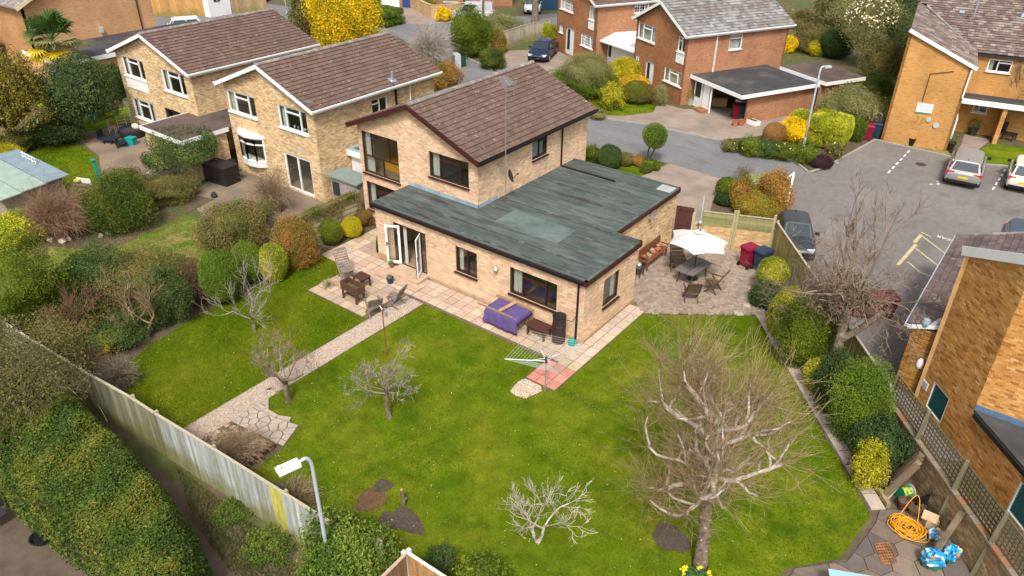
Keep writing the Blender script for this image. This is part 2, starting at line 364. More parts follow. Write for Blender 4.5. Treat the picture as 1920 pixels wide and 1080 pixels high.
sheet('lawn', [(9.3, 30.9), (8.25, 32.6), (8.75, 35.2), (14, 35.3), (20, 33), (11, 31.75)], .022, m_lawn)
sheet('path', [(7.1, 31.1), (8.1, 31.2), (8.2, 32.6), (8.6, 35.9), (7, 35.9), (7.25, 33.5)], .024, m_drive)
sheet('grass_strip', [(2.6, 31.05), (6.9, 30.8), (7.05, 31.9), (2.8, 31.4)], .026, m_lawn2)
sheet('lawn', [(-4, 35), (2.9, 31.8), (2.9, 40), (-3, 46), (-8, 40)], .02, m_lawn)
sheet('path', [(-10, 62), (-2, 61), (6, 68), (5, 70), (-4, 64.5), (-11, 64.5)], .02, m_drive)
sheet('patio', [(-24.5, -1.6), (-25.6, 2.5), (-15, 2.5), (-14.9, -1), (-17.5, -3.6), (-21, -2.6)], .01, m_patio_c)
sheet('lawn', [(-24.2, -8.8), (-24, -3.6), (-21, -2.7), (-17.6, -3.7), (-16.6, -7.8), (-18.4, -9.7), (-22.2, -10)], .014, m_lawn2)
sheet('flower_bed', [G2(*q) for q in ((85, 462), (205, 470), (305, 424), (372, 390), (402, 374), (345, 362), (250, 395), (150, 440))], .02, m_soil)
sheet('patio', [(-27.6, -3.6), (-27.6, -.6), (-29.9, -.5), (-30, 2.4), (-38, 2.4), (-39, -.6), (-33.5, -1.6), (-30.5, -3)], .01, m_patio_c)
sheet('lawn', [(-33.4, -1.8), (-37.3, -1.2), (-38.6, -3), (-34, -6), (-29.5, -5.9), (-28.9, -4.1), (-30.6, -3.2)], .014, m_lawn)
sheet('lawn', [(-41.5, 1), (-38.3, 0), (-37.9, 2), (-37.9, 6), (-41.5, 5)], .014, m_lawn)
LAWN = [(-6.7, -1.7), (-.47, -1.7), (-.47, -3.12), (.86, -3.12), (.86, 3.2), (4.45, 5.95), (4.75, 5.85), (11.3, -2.1), (11.05, -4.2), (10, -5.4), (9.2, -12.8), (-.4, -12.65), (-4.1, -12.9), (-4.35, -10.75), (-4.75, -9.75), (-5.5, -9.95), (-6.15, -9.9), (-6.75, -9.45)]
LAWN_L = [(-7.72, -4.02), (-11.42, -4.02), (-11.42, -2.2), (-12, -1.45), (-13.35, -1.42), (-13.3, -4), (-13.3, -8), (-12.9, -10.4), (-12, -12.4), (-7.62, -12.6)]
sheet('lawn', LAWN, .012, m_lawn); sheet('lawn', LAWN_L, .012, m_lawn)
sheet('flower_bed', [(-16, 2.3), (-13.4, 2.3), (-13.35, -1.4), (-13.3, -8), (-12.8, -10.4), (-11.9, -12.4), (-7.6, -12.6), (-7.6, -13.2), (-16, -13.7)], .008, m_soil)
sheet('flower_bed', [(5, 6.2), (11.7, -1.4), (12.9, -1.1), (10.5, 1.9), (3.3, 11.4), (3.9, 9)], .01, m_soil)
sheet('flower_bed', [(-1.65, 15.6), (-1.1, 18), (.2, 18.75), (1.55, 17.4), (2.35, 14.5), (2.9, 12.4), (.7, 11.95), (-.6, 12.4)], .03, m_soil)
sheet('flower_bed', [(-5.2, 24.7), (-.2, 24.1), (1.4, 22.9), (1.75, 24.2), (2.6, 30.8), (-1.5, 31), (-2.5, 28)], .024, m_soil)
sheet('flower_bed', [(-6.75, -11.05), (-5.1, -10.85), (-4.45, -11.4), (-4.4, -12.9), (-7.4, -13.1)], .014, m_soil)
sheet('path', [(-7.7, -12.9), (-7.7, -3.95), (-7.75, -1.65), (-6.75, -1.65), (-6.75, -12.9)], .02, m_gravel)
sheet('path_edge_soil', [(4.6, 6.3), (11.2, -1.4), (12, -1.2), (13.4, -1), (15, -3.6), (15, -8), (9.6, -8), (10, -5.2), (11.2, -4.1), (11.4, -2.2), (4.7, 5.9)], .006, m_soil)
def patch(name, c, rx, ry, z, mat, lab=None, n=18, rot=0):
    pts = []
    for i in range(n):
        a = 2*pi*i/n; k = 1+.1*sin(3*a+c[0])+.1*RU_(-1, 1)
        x, y = rx*k*cos(a), ry*k*sin(a); pts.append((c[0]+x*cos(rot)-y*sin(rot), c[1]+x*sin(rot)+y*cos(rot)))
    o = sheet(name, pts, z, mat); return pts
SOIL = []
for px, py, rx, ry in ((695, 938, .42, .5), (765, 977, .62, .34), (718, 912, .25, .3), (728, 978, .35, .28), (1258, 1010, .55, .45)):
    c = G(px, py); SOIL.append(patch('bare_soil', c, rx, ry, .03+.003*len(SOIL), M('dug_soil', (.085, .065, .05) if py != 938 else (.14, .08, .04), .95, .4, 12, bump=1., bs=30), rot=-.2))

def blades(name, poly, n, h=(.025, .06), pal=((.06, .115, .004), (.105, .16, .005), (.155, .185, .008), (.23, .21, .022)), holes=(), wid=.012):
    x0, y0 = np.min([p[:2] for p in poly], 0); x1, y1 = np.max([p[:2] for p in poly], 0)
    P = np.column_stack([rng.uniform(x0, x1, n), rng.uniform(y0, y1, n)]); P = P[inpoly(P, poly)]
    for hp in holes: P = P[~inpoly(P, hp) | (rng.random(len(P)) < .3)]
    n = len(P); a = rng.uniform(0, 2*pi, n); H = rng.uniform(*h, n); lean = rng.uniform(0, .9, n)*H; la = rng.uniform(0, 2*pi, n)
    V = np.zeros((n, 3, 3)); V[:, 0, 0] = P[:, 0]-wid*np.cos(a); V[:, 0, 1] = P[:, 1]-wid*np.sin(a)
    V[:, 1, 0] = P[:, 0]+wid*np.cos(a); V[:, 1, 1] = P[:, 1]+wid*np.sin(a)
    V[:, 2, 0] = P[:, 0]+lean*np.cos(la); V[:, 2, 1] = P[:, 1]+lean*np.sin(la); V[:, 2, 2] = H; V[:, :2, 2] = .012
    pal = NA(pal); t = np.clip(.5+.28*np.sin(P[:, 0]*1.1+1.3*np.sin(P[:, 1]*.9))+.22*np.sin(P[:, 1]*1.7+P[:, 0]*.6)+rng.normal(0, .22, n), 0, 1)*(len(pal)-1.001)
    i = t.astype(int); c = pal[i]*(1-(t-i))[:, None]+pal[i+1]*(t-i)[:, None]; c *= rng.uniform(.75, 1.25, (n, 1))
    o = obj(name, V.reshape(-1, 3), np.arange(3*n).reshape(n, 3), m_blade, col=np.repeat(c, 3, 0), kind='stuff'); return o
blades('grass', LAWN, 330000, holes=SOIL); blades('grass', LAWN_L, 110000)
blades('grass', [(-24.2, -8.8), (-24, -3.6), (-21, -2.7), (-17.6, -3.7), (-16.6, -7.8), (-18.4, -9.7)], 26000, pal=((.1, .15, .012), (.2, .18, .06), (.3, .24, .1)), wid=.018)
blades('grass', [(-33.4, -1.8), (-37.3, -1.2), (-38.6, -3), (-34, -6), (-29.5, -5.9), (-28.9, -4.1), (-30.6, -3.2)], 18000, wid=.025)
blades('grass', ISLAND, 16000, wid=.03, h=(.04, .1)); blades('grass', [(-11.5, 11.2), (-6.95, 12), (-6.25, 17.1), (-6.7, 18.7), (-10, 18.2), (-14, 18.4)], 14000, wid=.02)
blades('grass', [(-6.2, -13.3), (-1.2, -13.2), (.4, -13.6), (-1.5, -14.6), (-4, -14.2)], 9000, pal=((.06, .1, .01), (.12, .13, .03), (.2, .16, .07)), h=(.05, .16))

def kerb(pts, lab, w=.13, h=.1, z=.0):
    t = thing('kerb', lab, 'kerb', (pts[0][0], pts[0][1], 0)); mb = None; me = {}
    for (a, b) in zip(pts[:-1], pts[1:]):
        L = hypot(b[0]-a[0], b[1]-a[1]); k = max(1, round(L/.9)); an = atan2(b[1]-a[1], b[0]-a[0])
        key = round(L/k, 2)
        if key not in me: me[key] = MB().box((0, 0, h/2), (L/k-.012, w, h)).me(m_kerb, 'kerb_stone')
        for i in range(k):
            s = (i+.5)/k; piece('kerb_stone', me[key], t, (a[0]+(b[0]-a[0])*s, a[1]+(b[1]-a[1])*s, z), (0, 0, an))
kerb([(-20, 25.3), (-14.4, 23.35), (-11, 24.2), (-5, 24.55), (-.2, 23.95), (1.1, 22.7), (1.6, 24), (2.65, 31)], 'pale kerb along the far side of the road and round the car park bed')
kerb([(-36.2, 33.7), (-31.3, 30.1), (-27.3, 28.5)], 'kerb curving past the dark conifer at the bend of the road')
kerb([(2.65, 31), (6.9, 30.75), (9.3, 30.75), (11, 31.6), (20, 32.6)], 'kerb between the car park and the flats')
kerb([(.2, 18.8), (1.6, 17.4), (2.4, 14.5), (2.95, 12.5)], 'low kerb between car park and bed of red and yellow shrubs')
kerb([(-52, 36), (-48, 35.3), (-43.5, 38), (-41.5, 42)], 'kerb in front of the long brick garden wall near the van')

SLABC = [(.46, .34, .22), (.5, .36, .25), (.42, .3, .22), (.5, .39, .26), (.44, .33, .26)]
slab_me = {}
def slabs(parent, x0, x1, y0, y1, s=.48, keep=None, pal=SLABC, z=0., h=.04, off=0, name='paving_slab', sy=None):
    sy = sy or s; key = (s, sy)
    if key not in slab_me: slab_me[key] = MB().box((0, 0, h/2), (s-.026, sy-.026, h)).me(m_slab, 'paving_slab')
    ny, nx = round((y1-y0)/sy), round((x1-x0)/s)
    for j in range(ny):
        for i in range(nx+(1 if off else 0)):
            x = x0+(i+.5)*s-(off*s if j % 2 else 0); y = y0+(j+.5)*sy
            if x < x0 or x > x1 or (keep and not keep(x, y)): continue
            c = NA(rnd.choice(pal))*RU_(.88, 1.1)
            piece(name, slab_me[key], parent, (x, y, z+RU_(-.003, .004)), (RU_(-.004, .004), RU_(-.004, .004), 0), color=c)
pat = obj('patio', [(-13.4, -1.43, .03), (-11.38, -1.43, .03), (-11.38, -3.97, .03), (-7.75, -3.97, .03), (-7.75, -1.7, .03), (.84, -1.7, .03), (.84, 3.6, .03), (0, 3.9, .03), (0, 0, .03), (-11.1, 0, .03), (-11.1, 2.3, .03), (-13.4, 2.3, .03)], [(0, 1, 10, 11), (2, 3, 4, 9), (1, 2, 9, 10), (4, 5, 8, 9), (5, 6, 7, 8)], m_joint, kind='structure')
slabs(pat, -11.36, -7.76, -3.96, -1.56, .48)
slabs(pat, -13.4, -.0, -1.56, -.12, .48, pal=[(.5, .35, .27), (.47, .34, .24), (.52, .4, .3)], keep=lambda x, y: x > -11.36 or y > -1.43)
slabs(pat, -13.4, -11.2, -.12, 2.3, .48)
slabs(pat, 0.02, .84, -1.2, 3.6, .41, sy=.6, pal=[(.5, .4, .3), (.54, .43, .33), (.48, .37, .3)])
slabs(pat, 0.0, .84, -1.68, -1.2, .42, sy=.48)
red = obj('drying_area', [(-.42, -3.06, .028), (.84, -3.06, .028), (.84, -1.7, .028), (-.42, -1.7, .028)], [(0, 1, 2, 3)], m_joint, kind='structure')
slabs(red, -.42, .84, -3.06, -1.68, .42, sy=.46, pal=[(.58, .24, .18), (.55, .22, .165), (.62, .27, .21)])
crz = obj('crazy_paving', [(-6.72, -9.5, .022), (-6.72, -11.0, .022), (-5.15, -10.8, .022), (-4.4, -10.7, .022), (-4.8, -9.78, .022), (-5.5, -9.98, .022), (-6.15, -9.95, .022)], [(0, 1, 2, 3, 4, 5, 6)], m_joint, kind='structure')
cz = [(-6.72, -9.5), (-6.72, -11.0), (-5.15, -10.8), (-4.4, -10.7), (-4.8, -9.78), (-5.5, -9.98), (-6.15, -9.95)]
def voronoi(poly, seeds, gap):
    out = []
    for i, s in enumerate(seeds):
        p = list(poly)
        for j, t in enumerate(seeds):
            if i == j: continue
            mx, my = (s[0]+t[0])/2, (s[1]+t[1])/2; nx, ny = t[0]-s[0], t[1]-s[1]; L = hypot(nx, ny); nx /= L; ny /= L; mx -= nx*gap; my -= ny*gap
            q = []
            for k in range(len(p)):
                a, b = p[k], p[(k+1) % len(p)]; da = (a[0]-mx)*nx+(a[1]-my)*ny; db = (b[0]-mx)*nx+(b[1]-my)*ny
                if da <= 0: q.append(a)
                if da*db < 0: r = da/(da-db); q.append((a[0]+(b[0]-a[0])*r, a[1]+(b[1]-a[1])*r))
            p = q
            if len(p) < 3: break
        if len(p) >= 3: out.append(p)
    return out
seeds = []
while len(seeds) < 26:
    p = (RU_(-6.7, -4.4), RU_(-11, -9.55))
    if inpoly(NA([p]), cz)[0] and all(hypot(p[0]-q[0], p[1]-q[1]) > .24 for q in seeds): seeds.append(p)
m_flag = M('pale_flagstone', (.42, .35, .29), .88, .2, 4, (.34, .28, .23), 2, bump=.3, bs=40)
for p in voronoi(cz, seeds, .018):
    MB().prism(p, .02, .05+RU_(0, .008)).build('flagstone', m_flag, crz)
edg = thing('stone_edging', 'curved row of long pale edging stones beside the crazy paving', 'edging', (-5.7, -9.8, 0))
pp = [G(px, py) for px, py in ((482, 760), (497, 772), (521, 786), (546, 790))]
for a, b in zip(pp[:-1], pp[1:]):
    d = (b-a); MB().beam(a+d*.03+NA([0, 0, .06]), b-d*.03+NA([0, 0, .06]), .13, .13).build('edging_stone', m_flag, edg)
def pebbles(name, poly, n, r=(.012, .03), pal=((.5, .38, .28), (.36, .27, .22), (.6, .5, .42), (.28, .2, .16)), z=.02, kind='stuff'):
    x0, y0 = np.min([p[:2] for p in poly], 0); x1, y1 = np.max([p[:2] for p in poly], 0)
    P = np.column_stack([rng.uniform(x0, x1, n), rng.uniform(y0, y1, n)]); P = P[inpoly(P, poly)]; n = len(P)
    base = NA([(1, 0, 0), (0, 1, 0), (-1, 0, 0), (0, -1, 0), (0, 0, .8)]); a = rng.uniform(0, 6.3, n); R = rng.uniform(*r, n)
    V = np.zeros((n, 5, 3)); c, s = np.cos(a), np.sin(a)
    st = rng.uniform(.6, 1.2, (n, 1))
    V[:, :, 0] = P[:, :1]+R[:, None]*(base[None, :, 0]*c[:, None]-base[None, :, 1]*st*s[:, None]); V[:, :, 1] = P[:, 1:]+R[:, None]*(base[None, :, 0]*s[:, None]+base[None, :, 1]*st*c[:, None]); V[:, :, 2] = z+R[:, None]*base[None, :, 2]
    F = (np.arange(n)[:, None, None]*5+NA([(0, 1, 4), (1, 2, 4), (2, 3, 4), (3, 0, 4)])[None]).reshape(-1, 3)
    C = NA(pal)[rng.integers(0, len(pal), n)]*rng.uniform(.8, 1.2, (n, 1))
    return obj(name, V.reshape(-1, 3), F, m_pebble, col=np.repeat(C, 5, 0), kind=kind)
pebbles('gravel', [(-7.66, -12.8), (-7.66, -3.9), (-7.7, -1.75), (-6.8, -1.75), (-6.8, -12.8)], 14000, (.01, .022), pal=((.5, .38, .3), (.4, .3, .24), (.56, .46, .38), (.33, .25, .2)))
gp = [(-.6+.5*cos(a)*(1+.1*sin(3*a)), -3.75+.42*sin(a)) for a in np.linspace(0, 6.1, 16)]
gp = [tuple(G2(px, py)) for px, py in ((956, 734), (972, 716), (985, 711), (1014, 725), (1016, 734), (985, 748), (968, 743))]
sheet('gravel_bed', gp, .03, m_gravel); pebbles('gravel', gp, 2600, (.016, .032), pal=((.6, .45, .32), (.36, .25, .2), (.72, .62, .52), (.28, .2, .18)), z=.03)
HB = [(.02, 3.95), (.86, 3.3), (4.5, 6.02), (4.85, 6.1), (4.0, 9.3), (3.45, 11.2), (.8, 11.6), (-.4, 10.2), (-1.2, 9.9), (-1.15, 3.98)]
hb = sheet('brick_patio', HB, .022, m_joint)
def herring(parent, poly, s, rot, pal, z):
    V = []; F = []; C = []; c, sn = cos(rot), sin(rot); o = np.mean(poly, 0); N = 60
    pts = []
    for k in range(-N, N):
        for l in range(-N//2, N//2):
            bx, by = k+4*l, k
            pts.append((bx+1, by+.5, 2, 1)); pts.append((bx+3.5, by+1, 1, 2))
    P = NA(pts); X = o[0]+s*(P[:, 0]*c-P[:, 1]*sn); Yv = o[1]+s*(P[:, 0]*sn+P[:, 1]*c); ok = inpoly(np.column_stack([X, Yv]), poly); P = P[ok]; X = X[ok]; Yv = Yv[ok]; n = len(P)
    hx = P[:, 2]*s/2-.004; hy = P[:, 3]*s/2-.004; zz = z+.028+rng.uniform(-.003, .003, n); q = NA([(-1, -1), (1, -1), (1, 1), (-1, 1)])
    V = np.zeros((n, 8, 3))
    for i in range(4):
        lx, ly = q[i, 0]*hx, q[i, 1]*hy
        for b in (0, 4):
            V[:, i+b, 0] = X+lx*c-ly*sn; V[:, i+b, 1] = Yv+lx*sn+ly*c; V[:, i+b, 2] = zz if b else z
    F = (np.arange(n)[:, None, None]*8+NA([(4, 5, 6, 7), (0, 1, 5, 4), (1, 2, 6, 5), (2, 3, 7, 6), (3, 0, 4, 7)])[None]).reshape(-1, 4)
    C = NA(pal)[rng.integers(0, len(pal), n)]*rng.uniform(.8, 1.2, (n, 1))
    return obj('paving_bricks', V.reshape(-1, 3), F, m_slab_a, parent, col=np.repeat(C, 8, 0), kind='stuff')
herring(hb, HB, .105, radians(45), ((.3, .225, .175), (.27, .205, .16), (.33, .25, .195), (.31, .25, .2)), .022)
pathr = thing('garden_path', 'single row of pale concrete slabs along the right edge of the lawn', 'path', (8, 2, 0))
a = NA([4.72, 6.2]); b = NA([11.42, -1.75]); L = NORM(b-a); ang = atan2(*(b-a)[::-1]); nS = 17
sm = MB().box((0, 0, .03), (L/nS-.04, .42, .06)).me(m_slab, 'paving_slab')
nv = NA([sin(ang), -cos(ang)])
for i in range(nS):
    p = a+(b-a)*(i+.5)/nS; piece('paving_slab', sm, pathr, (p[0], p[1], 0), (0, 0, ang), color=NA((.46, .38, .31))*RU_(.8, 1.15))
edgr = thing('timber_edging', 'low mossy timber edging behind the row of concrete slabs', 'edging', (8.3, 2.3, 0))
for i in range(5):
    p = a+(b-a)*(i+.04)/5-nv*.32; q = a+(b-a)*(i+.96)/5-nv*.32
    MB().beam((*p, .09), (*q, .09), .12, .2).build('edging_board', m_moss, edgr)
FL = [(11.45, -1.75), (11.5, -2.3), (11.25, -4.2), (10.2, -5.3), (10.2, -7.5), (15, -7.5), (14.9, -3.7), (13, -1.3), (12.2, -1.2)]
fl = sheet('paved_corner', FL, .02, m_joint); sd = []
for i in range(9):
    for j in range(10):
        sd.append((10.2+i*.58+RU_(-.05, .05), -7.4+j*.66+(.3 if i % 2 else 0)+RU_(-.05, .05)))
for p in voronoi(FL, [q for q in sd if inpoly(NA([q]), FL)[0]], .012):
    v = RU_(.8, 1.15); c = NA(rnd.choice([(.17, .135, .11), (.14, .115, .105), (.22, .165, .125)]))*v
    mb = MB(); mb.c = tuple(c); mb.prism(p, .02, .05+RU_(0, .006)).build('flagstone', m_slab_a, fl)
def dash(name, pts, mat, z=.024, w=.1, dash_=.5, gap=.35):
    mb = MB()
    for a, b in zip(pts[:-1], pts[1:]):
        a = NA(a); b = NA(b); L = NORM(b-a); d = (b-a)/L; n = NA([-d[1], d[0]])*w/2; s = 0
        while s < L:
            e = min(L, s+dash_); p, q = a+d*s, a+d*e
            mb.quad((*(p-n), z), (*(q-n), z), (*(q+n), z), (*(p+n), z)); s = e+gap
            if gap == 0: break
    return mb.build(name, mat, kind='structure')
dash('bay_line', [G2(1705, 283), G2(1662, 328)], m_white_line)
dash('bay_line', [G2(1885, 318), G2(1860, 358)], m_white_line)
dash('bay_line', [G2(1560, 305), G2(1572, 306)], m_white_line)
dash('bay_line', [G2(1742, 346), G2(1760, 346), G2(1757, 340)], m_white_line, dash_=.2, gap=.2)
for i, (a, b) in enumerate((((1727, 442), (1783, 484)), ((1716, 466), (1770, 508)), ((1702, 492), (1726, 512)), ((1726, 512), (1757, 523)), ((1781, 450), (1797, 462)), ((1745, 445), (1727, 436)))):
    dash('hatching_line', [G2(*a), G2(*b)], m_yellow_line, z=.024+i*.001, w=.085, dash_=99, gap=0)
for i, (x, y) in enumerate(((1719, 450), (1709, 468), (1697, 482), (1688, 492))):
    dash('hatching_line', [G2(x+8, y-9), G2(x-5, y+6)], m_yellow_line, z=.032+i*.001, w=.16, dash_=99, gap=0)
def text(name, s, loc, rot, size, mat, label=None, cat=None, parent=None, ext=.002, kind=None, align='CENTER'):
    cu = bpy.data.curves.new(name, 'FONT'); cu.body = s; cu.size = size; cu.extrude = ext; cu.align_x = align; cu.align_y = 'CENTER'; cu.materials.append(mat); cu.resolution_u = 2
    o = bpy.data.objects.new(name, cu); COL.objects.link(o); o.rotation_euler = rot
    l = NA(loc, float)
    if parent is not None:
        o.parent = parent
        if parent.name in OFF: l = l-OFF[parent.name]
    o.location = l; return tag(o, label, cat, kind=kind)
mh = thing('manhole_cover', 'small round iron manhole cover in the tarmac before the silver hatchback', 'manhole cover', G(1726, 308)); MB().cyl(G(1726, 308, .018), .3, .012, 16).build('cover', m_rust if 0 else M('cast_iron', (.05, .045, .042), .6, .2, 20), mh)
text('painted_lettering', 'KEEP  CLEAR', (9.9, 18.4, .024), (0, 0, pi-.17), .38, m_white_line, kind='structure')
BUFF = [(.58, .4, .2), (.63, .46, .26), (.53, .35, .17), (.67, .5, .3), (.6, .4, .22), (.44, .28, .14), (.62, .42, .24), (.68, .53, .34)]
BUFF_PINK = [(.64, .44, .27), (.68, .5, .32), (.6, .39, .24), (.72, .55, .38), (.66, .43, .28), (.57, .37, .23), (.68, .45, .31), (.7, .48, .32)]
ORANGE = [(.56, .265, .075), (.6, .31, .1), (.52, .23, .06), (.66, .37, .14), (.56, .26, .07), (.38, .16, .042), (.58, .29, .085)]
def subtract(u0, u1, v0, v1, opens):
    iv = [(u0, u1)]
    vm = (v0+v1)/2
    for a, b, c, d in opens:
        if not (c < vm < d): continue
        nv = []
        for s, e in iv:
            if e <= a or s >= b: nv.append((s, e)); continue
            if s < a: nv.append((s, a))
            if e > b: nv.append((b, e))
        iv = nv
    return [(s, e) for s, e in iv if e-s > .02]
def wall(house, p0, p1, z0, z1, opens=(), pal=BUFF, bricks=True, gable=None, mortar=None, th=.16, body=None, near=0, name='wall', lay_u=None, seed=0):
    """wall from p0 to p1 (outside on the right-hand side); gable=(u,z) apex; rows of real bricks stand 6 mm proud of the mortar"""
    p0 = NA(p0, float); p1 = NA(p1, float); L = NORM(p1-p0); u = (p1-p0)/L; n = NA([u[1], -u[0]])
    W = lambda a, d, z: (p0[0]+u[0]*a-n[0]*d, p0[1]+u[1]*a-n[1]*d, z)
    mb = MB()
    us = sorted({0, L, *[o[i] for o in opens for i in (0, 1) if 0 < o[i] < L]}); vs = sorted({z0, z1, *[o[i] for o in opens for i in (2, 3) if z0 < o[i] < z1]})
    for a, b in zip(us[:-1], us[1:]):
        run = None
        for c, d in list(zip(vs[:-1], vs[1:]))+[(None, None)]:
            hole = c is None or any(o[0] <= (a+b)/2 <= o[1] and o[2] <= (c+d)/2 <= o[3] for o in opens)
            if hole:
                if run:
                    P = [W(x, y, z) for x, y in ((a, 0), (b, 0), (b, th), (a, th)) for z in run]
                    mb.add([P[0], P[2], P[4], P[6], P[1], P[3], P[5], P[7]], [(3, 2, 1, 0), (4, 5, 6, 7), (0, 1, 5, 4), (1, 2, 6, 5), (2, 3, 7, 6), (3, 0, 4, 7)]); run = None
            else: run = (run[0] if run else c, d)
    if gable:
        g = [(0, z1), (L, z1), gable]
        mb.add([W(a, 0, z) for a, z in g]+[W(a, th, z) for a, z in g], [(0, 1, 2), (5, 4, 3), (0, 3, 4, 1), (1, 4, 5, 2), (2, 5, 3, 0)])
    wo = mb.build(name, body or mortar or m_mortar, house)
    if not bricks or body: return wo
    rg = np.random.default_rng(int(abs(p0[0]*7+p0[1]*13+z0*3))+seed)
    B = []; zt = gable[1] if gable else z1; k = 0; z = z0
    while z < zt-.02:
        za, zb = z+.005, min(z+.07, zt)
        lo, hi = 0., L
        if gable and zb > z1:
            f = (zb-z1)/(gable[1]-z1); lo, hi = gable[0]*f, L-(L-gable[0])*f
        s = -.1125 if k % 2 else 0.
        while s < L:
            a, b = max(s+.005, lo), min(s+.22, hi)
            if b-a > .03:
                for x, y in subtract(a, b, za, zb, opens): B.append((x, y, za, zb))
            s += .225
        z += .075; k += 1
    B = NA(B)
    if not len(B): return wo
    C = NA(pal)[rg.integers(0, len(pal), len(B))]*rg.uniform(.92, 1.08, (len(B), 1))
    # weathering drifts: whole clusters of slightly darker / paler bricks
    cl = np.sin(B[:, 0]*1.9+np.sin(B[:, 2]*2.3)*1.7)*np.sin(B[:, 2]*3.1+B[:, 0]*.8); C *= (1+.1*cl)[:, None]
    pr = .006+rg.uniform(0, .003, len(B))
    if near:
        ce = np.column_stack([p0[0]+u[0]*(B[:, 0]+B[:, 1])/2, p0[1]+u[1]*(B[:, 0]+B[:, 1])/2, (B[:, 2]+B[:, 3])/2])
        rel = ce-CAM; dz = rel@_F; pxx = 960+FPX*(rel@_R)/dz; pyy = 540-FPX*(rel@_U)/dz
        vis = (pxx > 0) & (pxx < 1920) & (pyy > 0) & (pyy < 1080) & (B[:, 1]-B[:, 0] > .2) & ((lay_u is None) | (ce[:, 2] > (lay_u or 0)))
        idx = np.argsort(np.where(vis, dz, 1e9))[:near]; idx = idx[vis[idx]]
        me = MB().box((0, 0, 0), (1, 1, 1)).me(m_brick_o, 'brick'); an = atan2(u[1], u[0])
        for i in idx:
            c = ce[i]; c = c+NA([n[0], n[1], 0])*(pr[i]/2-.001)
            piece('brick', me, house, c, (0, 0, an), (B[i, 1]-B[i, 0], pr[i]+.002, B[i, 3]-B[i, 2]), C[i])
        keep = np.ones(len(B), bool); keep[idx] = False; B = B[keep]; C = C[keep]; pr = pr[keep]
    m = len(B); V = np.zeros((m, 8, 3)); e = .004
    for i, (ui, vi) in enumerate(((0, 2), (1, 2), (1, 3), (0, 3))):
        su = e if ui == 0 else -e; sv = e if vi == 2 else -e
        for o, dd, sh in ((0, 0*pr-.001, 0), (4, pr, 1)):
            a = B[:, ui]+su*sh*.5; V[:, i+o, 0] = p0[0]+u[0]*a+n[0]*dd; V[:, i+o, 1] = p0[1]+u[1]*a+n[1]*dd; V[:, i+o, 2] = B[:, vi]+sv*sh*.5
    F = (np.arange(m)[:, None, None]*8+NA([(4, 5, 6, 7), (0, 1, 5, 4), (1, 2, 6, 5), (2, 3, 7, 6), (3, 0, 4, 7)])[None]).reshape(-1, 4)
    obj('bricks', V.reshape(-1, 3), F, m_brick_a, house, col=np.repeat(C, 8, 0), kind='stuff')
    return wo
